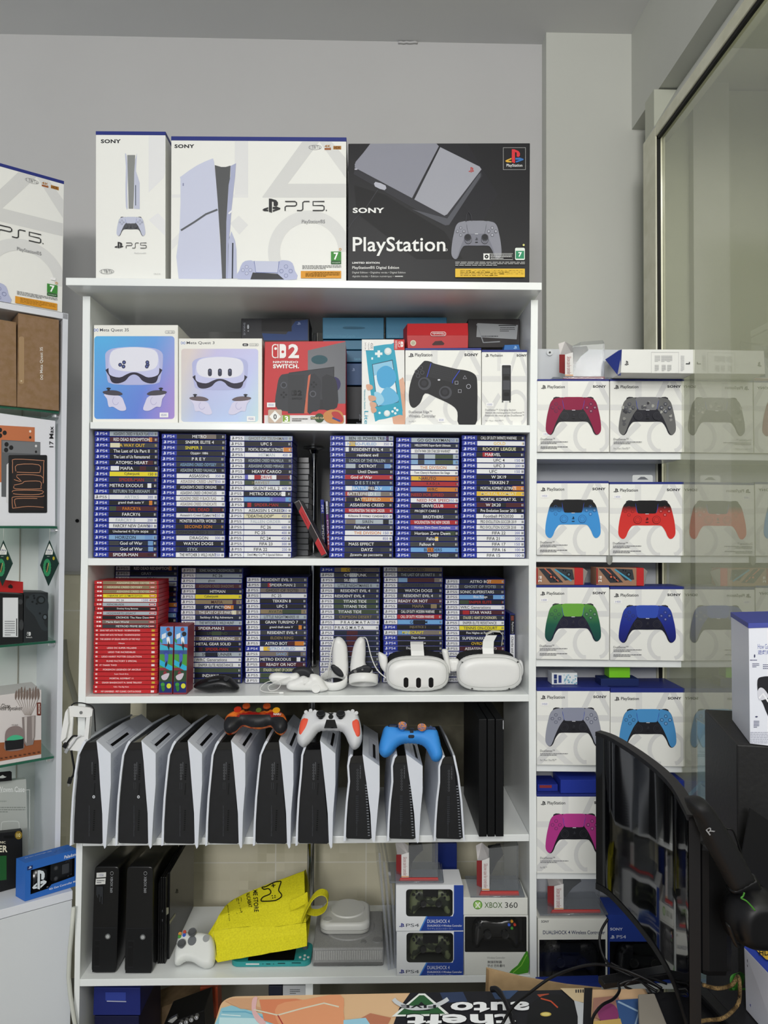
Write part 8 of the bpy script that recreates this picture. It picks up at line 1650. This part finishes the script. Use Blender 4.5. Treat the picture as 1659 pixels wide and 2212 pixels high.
# red boxes on third ledge
for i, (x0, x1, xr_) in enumerate(((1158.5, 1241, 1260), (1288, 1375, 1391))):
    zt3 = P(1300, 1266, 1.895).z + .0008; q = [P(x0, 1226, Yr), P(x1, 1227, Yr), P(x1, 1261.5, Yr), P(x0, 1260, Yr)]
    q[0].x = q[3].x = max(q[0].x, .4475)
    for k in (2, 3): q[k].z = zt3 - (.004 if i == 0 else 0) + (.006 if i == 0 else 0) * 1
    mb = MB(); mb.hexa(q, (0, .05, 0), card('#a07a62'), .0006); mb.hexa([q[1] + V((.0002, 0, 0)), q[1] + V(((xr_ - x1) / FPX * Yr, 0, 0)), q[2] + V(((xr_ - x1) / FPX * Yr, 0, 0)), q[2] + V((.0002, 0, 0))], (0, .05, 0), card('#bf2a2c'), .0006)
    o = mb.build('controller_box', label=('left' if i == 0 else 'right') + ' red-ended box with two small controllers pictured, on the third ledge boxes', cat='box')
    m2 = MB(); d = D(m2, on(Yr), NF, .0001, 2); dx = x0 - 1158
    d.poly([(x0 + 5, 1228), (x0 + 30, 1228), (x0 + 58, 1258), (x0 + 30, 1259)], '#2f3238'); d.poly([(x0 + 40, 1228), (x0 + 78, 1230), (x0 + 82, 1252), (x0 + 62, 1254)], '#33383e'); d.line([(x0 + 18, 1228), (x0 + 48, 1256)], 2.4, '#c8644a'); d.line([(x0 + 40, 1230), (x0 + 76, 1255)], 3.4, '#4a9ab8')
    d.ell(x0 + 32, 1246, 5, 5, '#17181b', 14); d.ell(x0 + 32, 1246, 2.5, 2.5, '#c8644a', 12); d.ell(x0 + 70, 1241, 5, 5, '#17181b', 14); d.ell(x0 + 70, 1241, 2.5, 2.5, '#55707c', 12)
    for a_, b_ in ((38, 1252), (43, 1250), (44, 1256), (58, 1232), (63, 1233)): d.ell(x0 + a_, b_, 1.7, 1.7, '#0c0d10', 8)
    d.rect(x0, 1227, x0 + 3, 1261, '#9a2426'); d.text('2', x0 + 4, 1252, x0 + 11, 1257, '#f0eeec', .03, -90); sw_logo(d, x0 + 5, 1244, x0 + 11, 1250, '#f0eeec', '#a07a62'); m2.build('printed_front', o)
    m = MB(); r_ = q[1] + V(((xr_ - x1) / FPX * Yr, 0, 0)); m.prism([r_, r_ + V((.018, .02, -.01)), r_ + V((.006, .012, q[2].z - q[1].z)), r_ + V((0, 0, q[2].z - q[1].z))], (0, .001, 0), card('#b8b0ac')); m.build('open_flap', o)
# small boxes on the fourth ledge
zt4 = P(1300, 1492, 1.895).z + .001
def flat_box(name, x0, x1, y0, y1, Y, dep, c, lab, z, h, draw=None, ctop=None):
    a = P(x0, y1, Y); b = P(x1, y1, Y); q = [V((a.x, Y, z + h)), V((b.x, Y, z + h)), V((b.x, Y, z)), V((a.x, Y, z))]
    mb = MB(); mb.hexa(q, (0, dep, 0), card(c), .0006); o = mb.build(name, label=lab, cat='box')
    if draw: m2 = MB(); d = D(m2, lambda u, v: q[0] + (q[1] - q[0]) * u - V((0, 0, h)) * v, NF, .0001, 2); draw(d); m2.build('printed_front', o)
    return o
zt4 = P(1240, 1485, 1.895).z + .0012
def dr(d):
    d.rect(.08, .12, .2, .5, '#24356c'); d.rect(.08, .55, .2, .9, '#24356c'); d.rect(.26, .2, .38, .85, '#2f3f7c'); r = random.Random(3)
    for k in range(26): u = r.uniform(.42, .95); v = r.uniform(.1, .85); d.rect(u, v, u + .05, v + .12, r.choice(['#9ac0d0', '#b8d4de', '#6aa4bc']))
flat_box('accessory_box', 1192, 1247, 1455, 1483, 1.925, .045, '#e2e5e6', 'small white box with blue squares on the fourth ledge\'s silver gamepad box', zt4, .031, dr)
zt5 = P(1400, 1487, 1.895).z + .0012
flat_box('accessory_box', 1298, 1380, 1460, 1487, 1.915, .05, '#1c2a5c', 'flat dark navy box under the lime green one, fourth ledge', zt5, .02)
flat_box('accessory_box', 1316, 1361, 1440, 1468, 1.925, .04, '#7ac82a', 'small lime green box on the flat navy box, fourth ledge', zt5 + .021, .032)
# blue boxes on the fifth ledge
zt6 = P(1240, 1716, 1.895).z + .0012
flat_box('console_box', 1211, 1300, 1688, 1716, 1.9, .08, '#25389a', 'deep blue flat box with a black top on the magenta gamepad box', zt6, .035)
flat_box('controller_box', 1161, 1205, 1700, 1716, 1.915, .07, '#22318e', 'short blue box left of the deep blue flat box, fifth ledge', zt6, .018, lambda d: d.rect(.1, .1, .7, .5, '#8a3434'))
zt7 = zline('e', .7) + .001
flat_box('controller_box', 1405, 1478, 1720, 1880, 1.895, .09, '#e6e7ea', 'white box behind the monitor top on the fifth ledge', zt7, P(1400, 1722, 1.895).z - zt7)
flat_box('console_box', 1420, 1479, 1680, 1721, 1.895, .09, '#25389a', 'blue box on the white box behind the monitor top', P(1400, 1722, 1.895).z + .001, .042, lambda d: (d.poly([(.3, 0), (.6, .5), (.9, 1), (.7, 1), (.4, .5)], '#4a9ad8')))
# lowest ledge: boxed black gamepad, blue box
zf_ = zline('f', .6) + .001
pb4 = P(1240, 1982, 1.9).z
window_box('controller_box', [(1162, 1984), (1312, 1984), (1312, 2119), (1162, 2120)], [(1165, 2030), (1308, 2029), (1308, 2117), (1165, 2118)], 1.9, .1, '#e4e4dc', 'cream box with a black gamepad in its window on the lowest ledge', lambda d: (d.text('DUALSHOCK 4 Wireless Controller', 1173, 2010, 1307, 2018, '#26305c', .012), d.text('SONY', 1169, 1988, 1186, 1993, '#3a3c44', .02)), inner_pad(M('#15161a', .4), (1232, 2075), 62), None, seat='f', inner='#26272b')
blister(1178, 1901, 1296, 1985, 1.912, 'clear blister pack on the cream gamepad box, lowest ledge', zb=P(1240, 1984, 1.9).z + .001)
window_box('controller_box', [(1314, 1976), (1478, 1978), (1478, 2121), (1314, 2120)], [(1317, 2034), (1470, 2034), (1470, 2116), (1317, 2117)], 1.9, .09, '#284094', 'blue box with a black gamepad in its window, behind the monitor on the lowest ledge', lambda d: (d.text('SONY', 1318, 2004, 1345, 2010, '#dfe4f4', .02), d.pslogo(1318, 2020, 1328, 2028, '#dfe4f4'), d.text('PS4', 1332, 2020, 1352, 2027, '#dfe4f4')), inner_pad(M('#15161a', .35), (1390, 2076), 62), None, seat='f', inner='#1c1d22')
m = MB(); m.hexa([P(1162, 2126, 1.86), P(1300, 2122, 1.86), P(1300, 2160, 1.8), P(1162, 2160, 1.8)], (0, .03, 0), card('#25388a'), .001); m.build('console_box', label='blue box top just behind the desk, below the lowest ledge', cat='box')
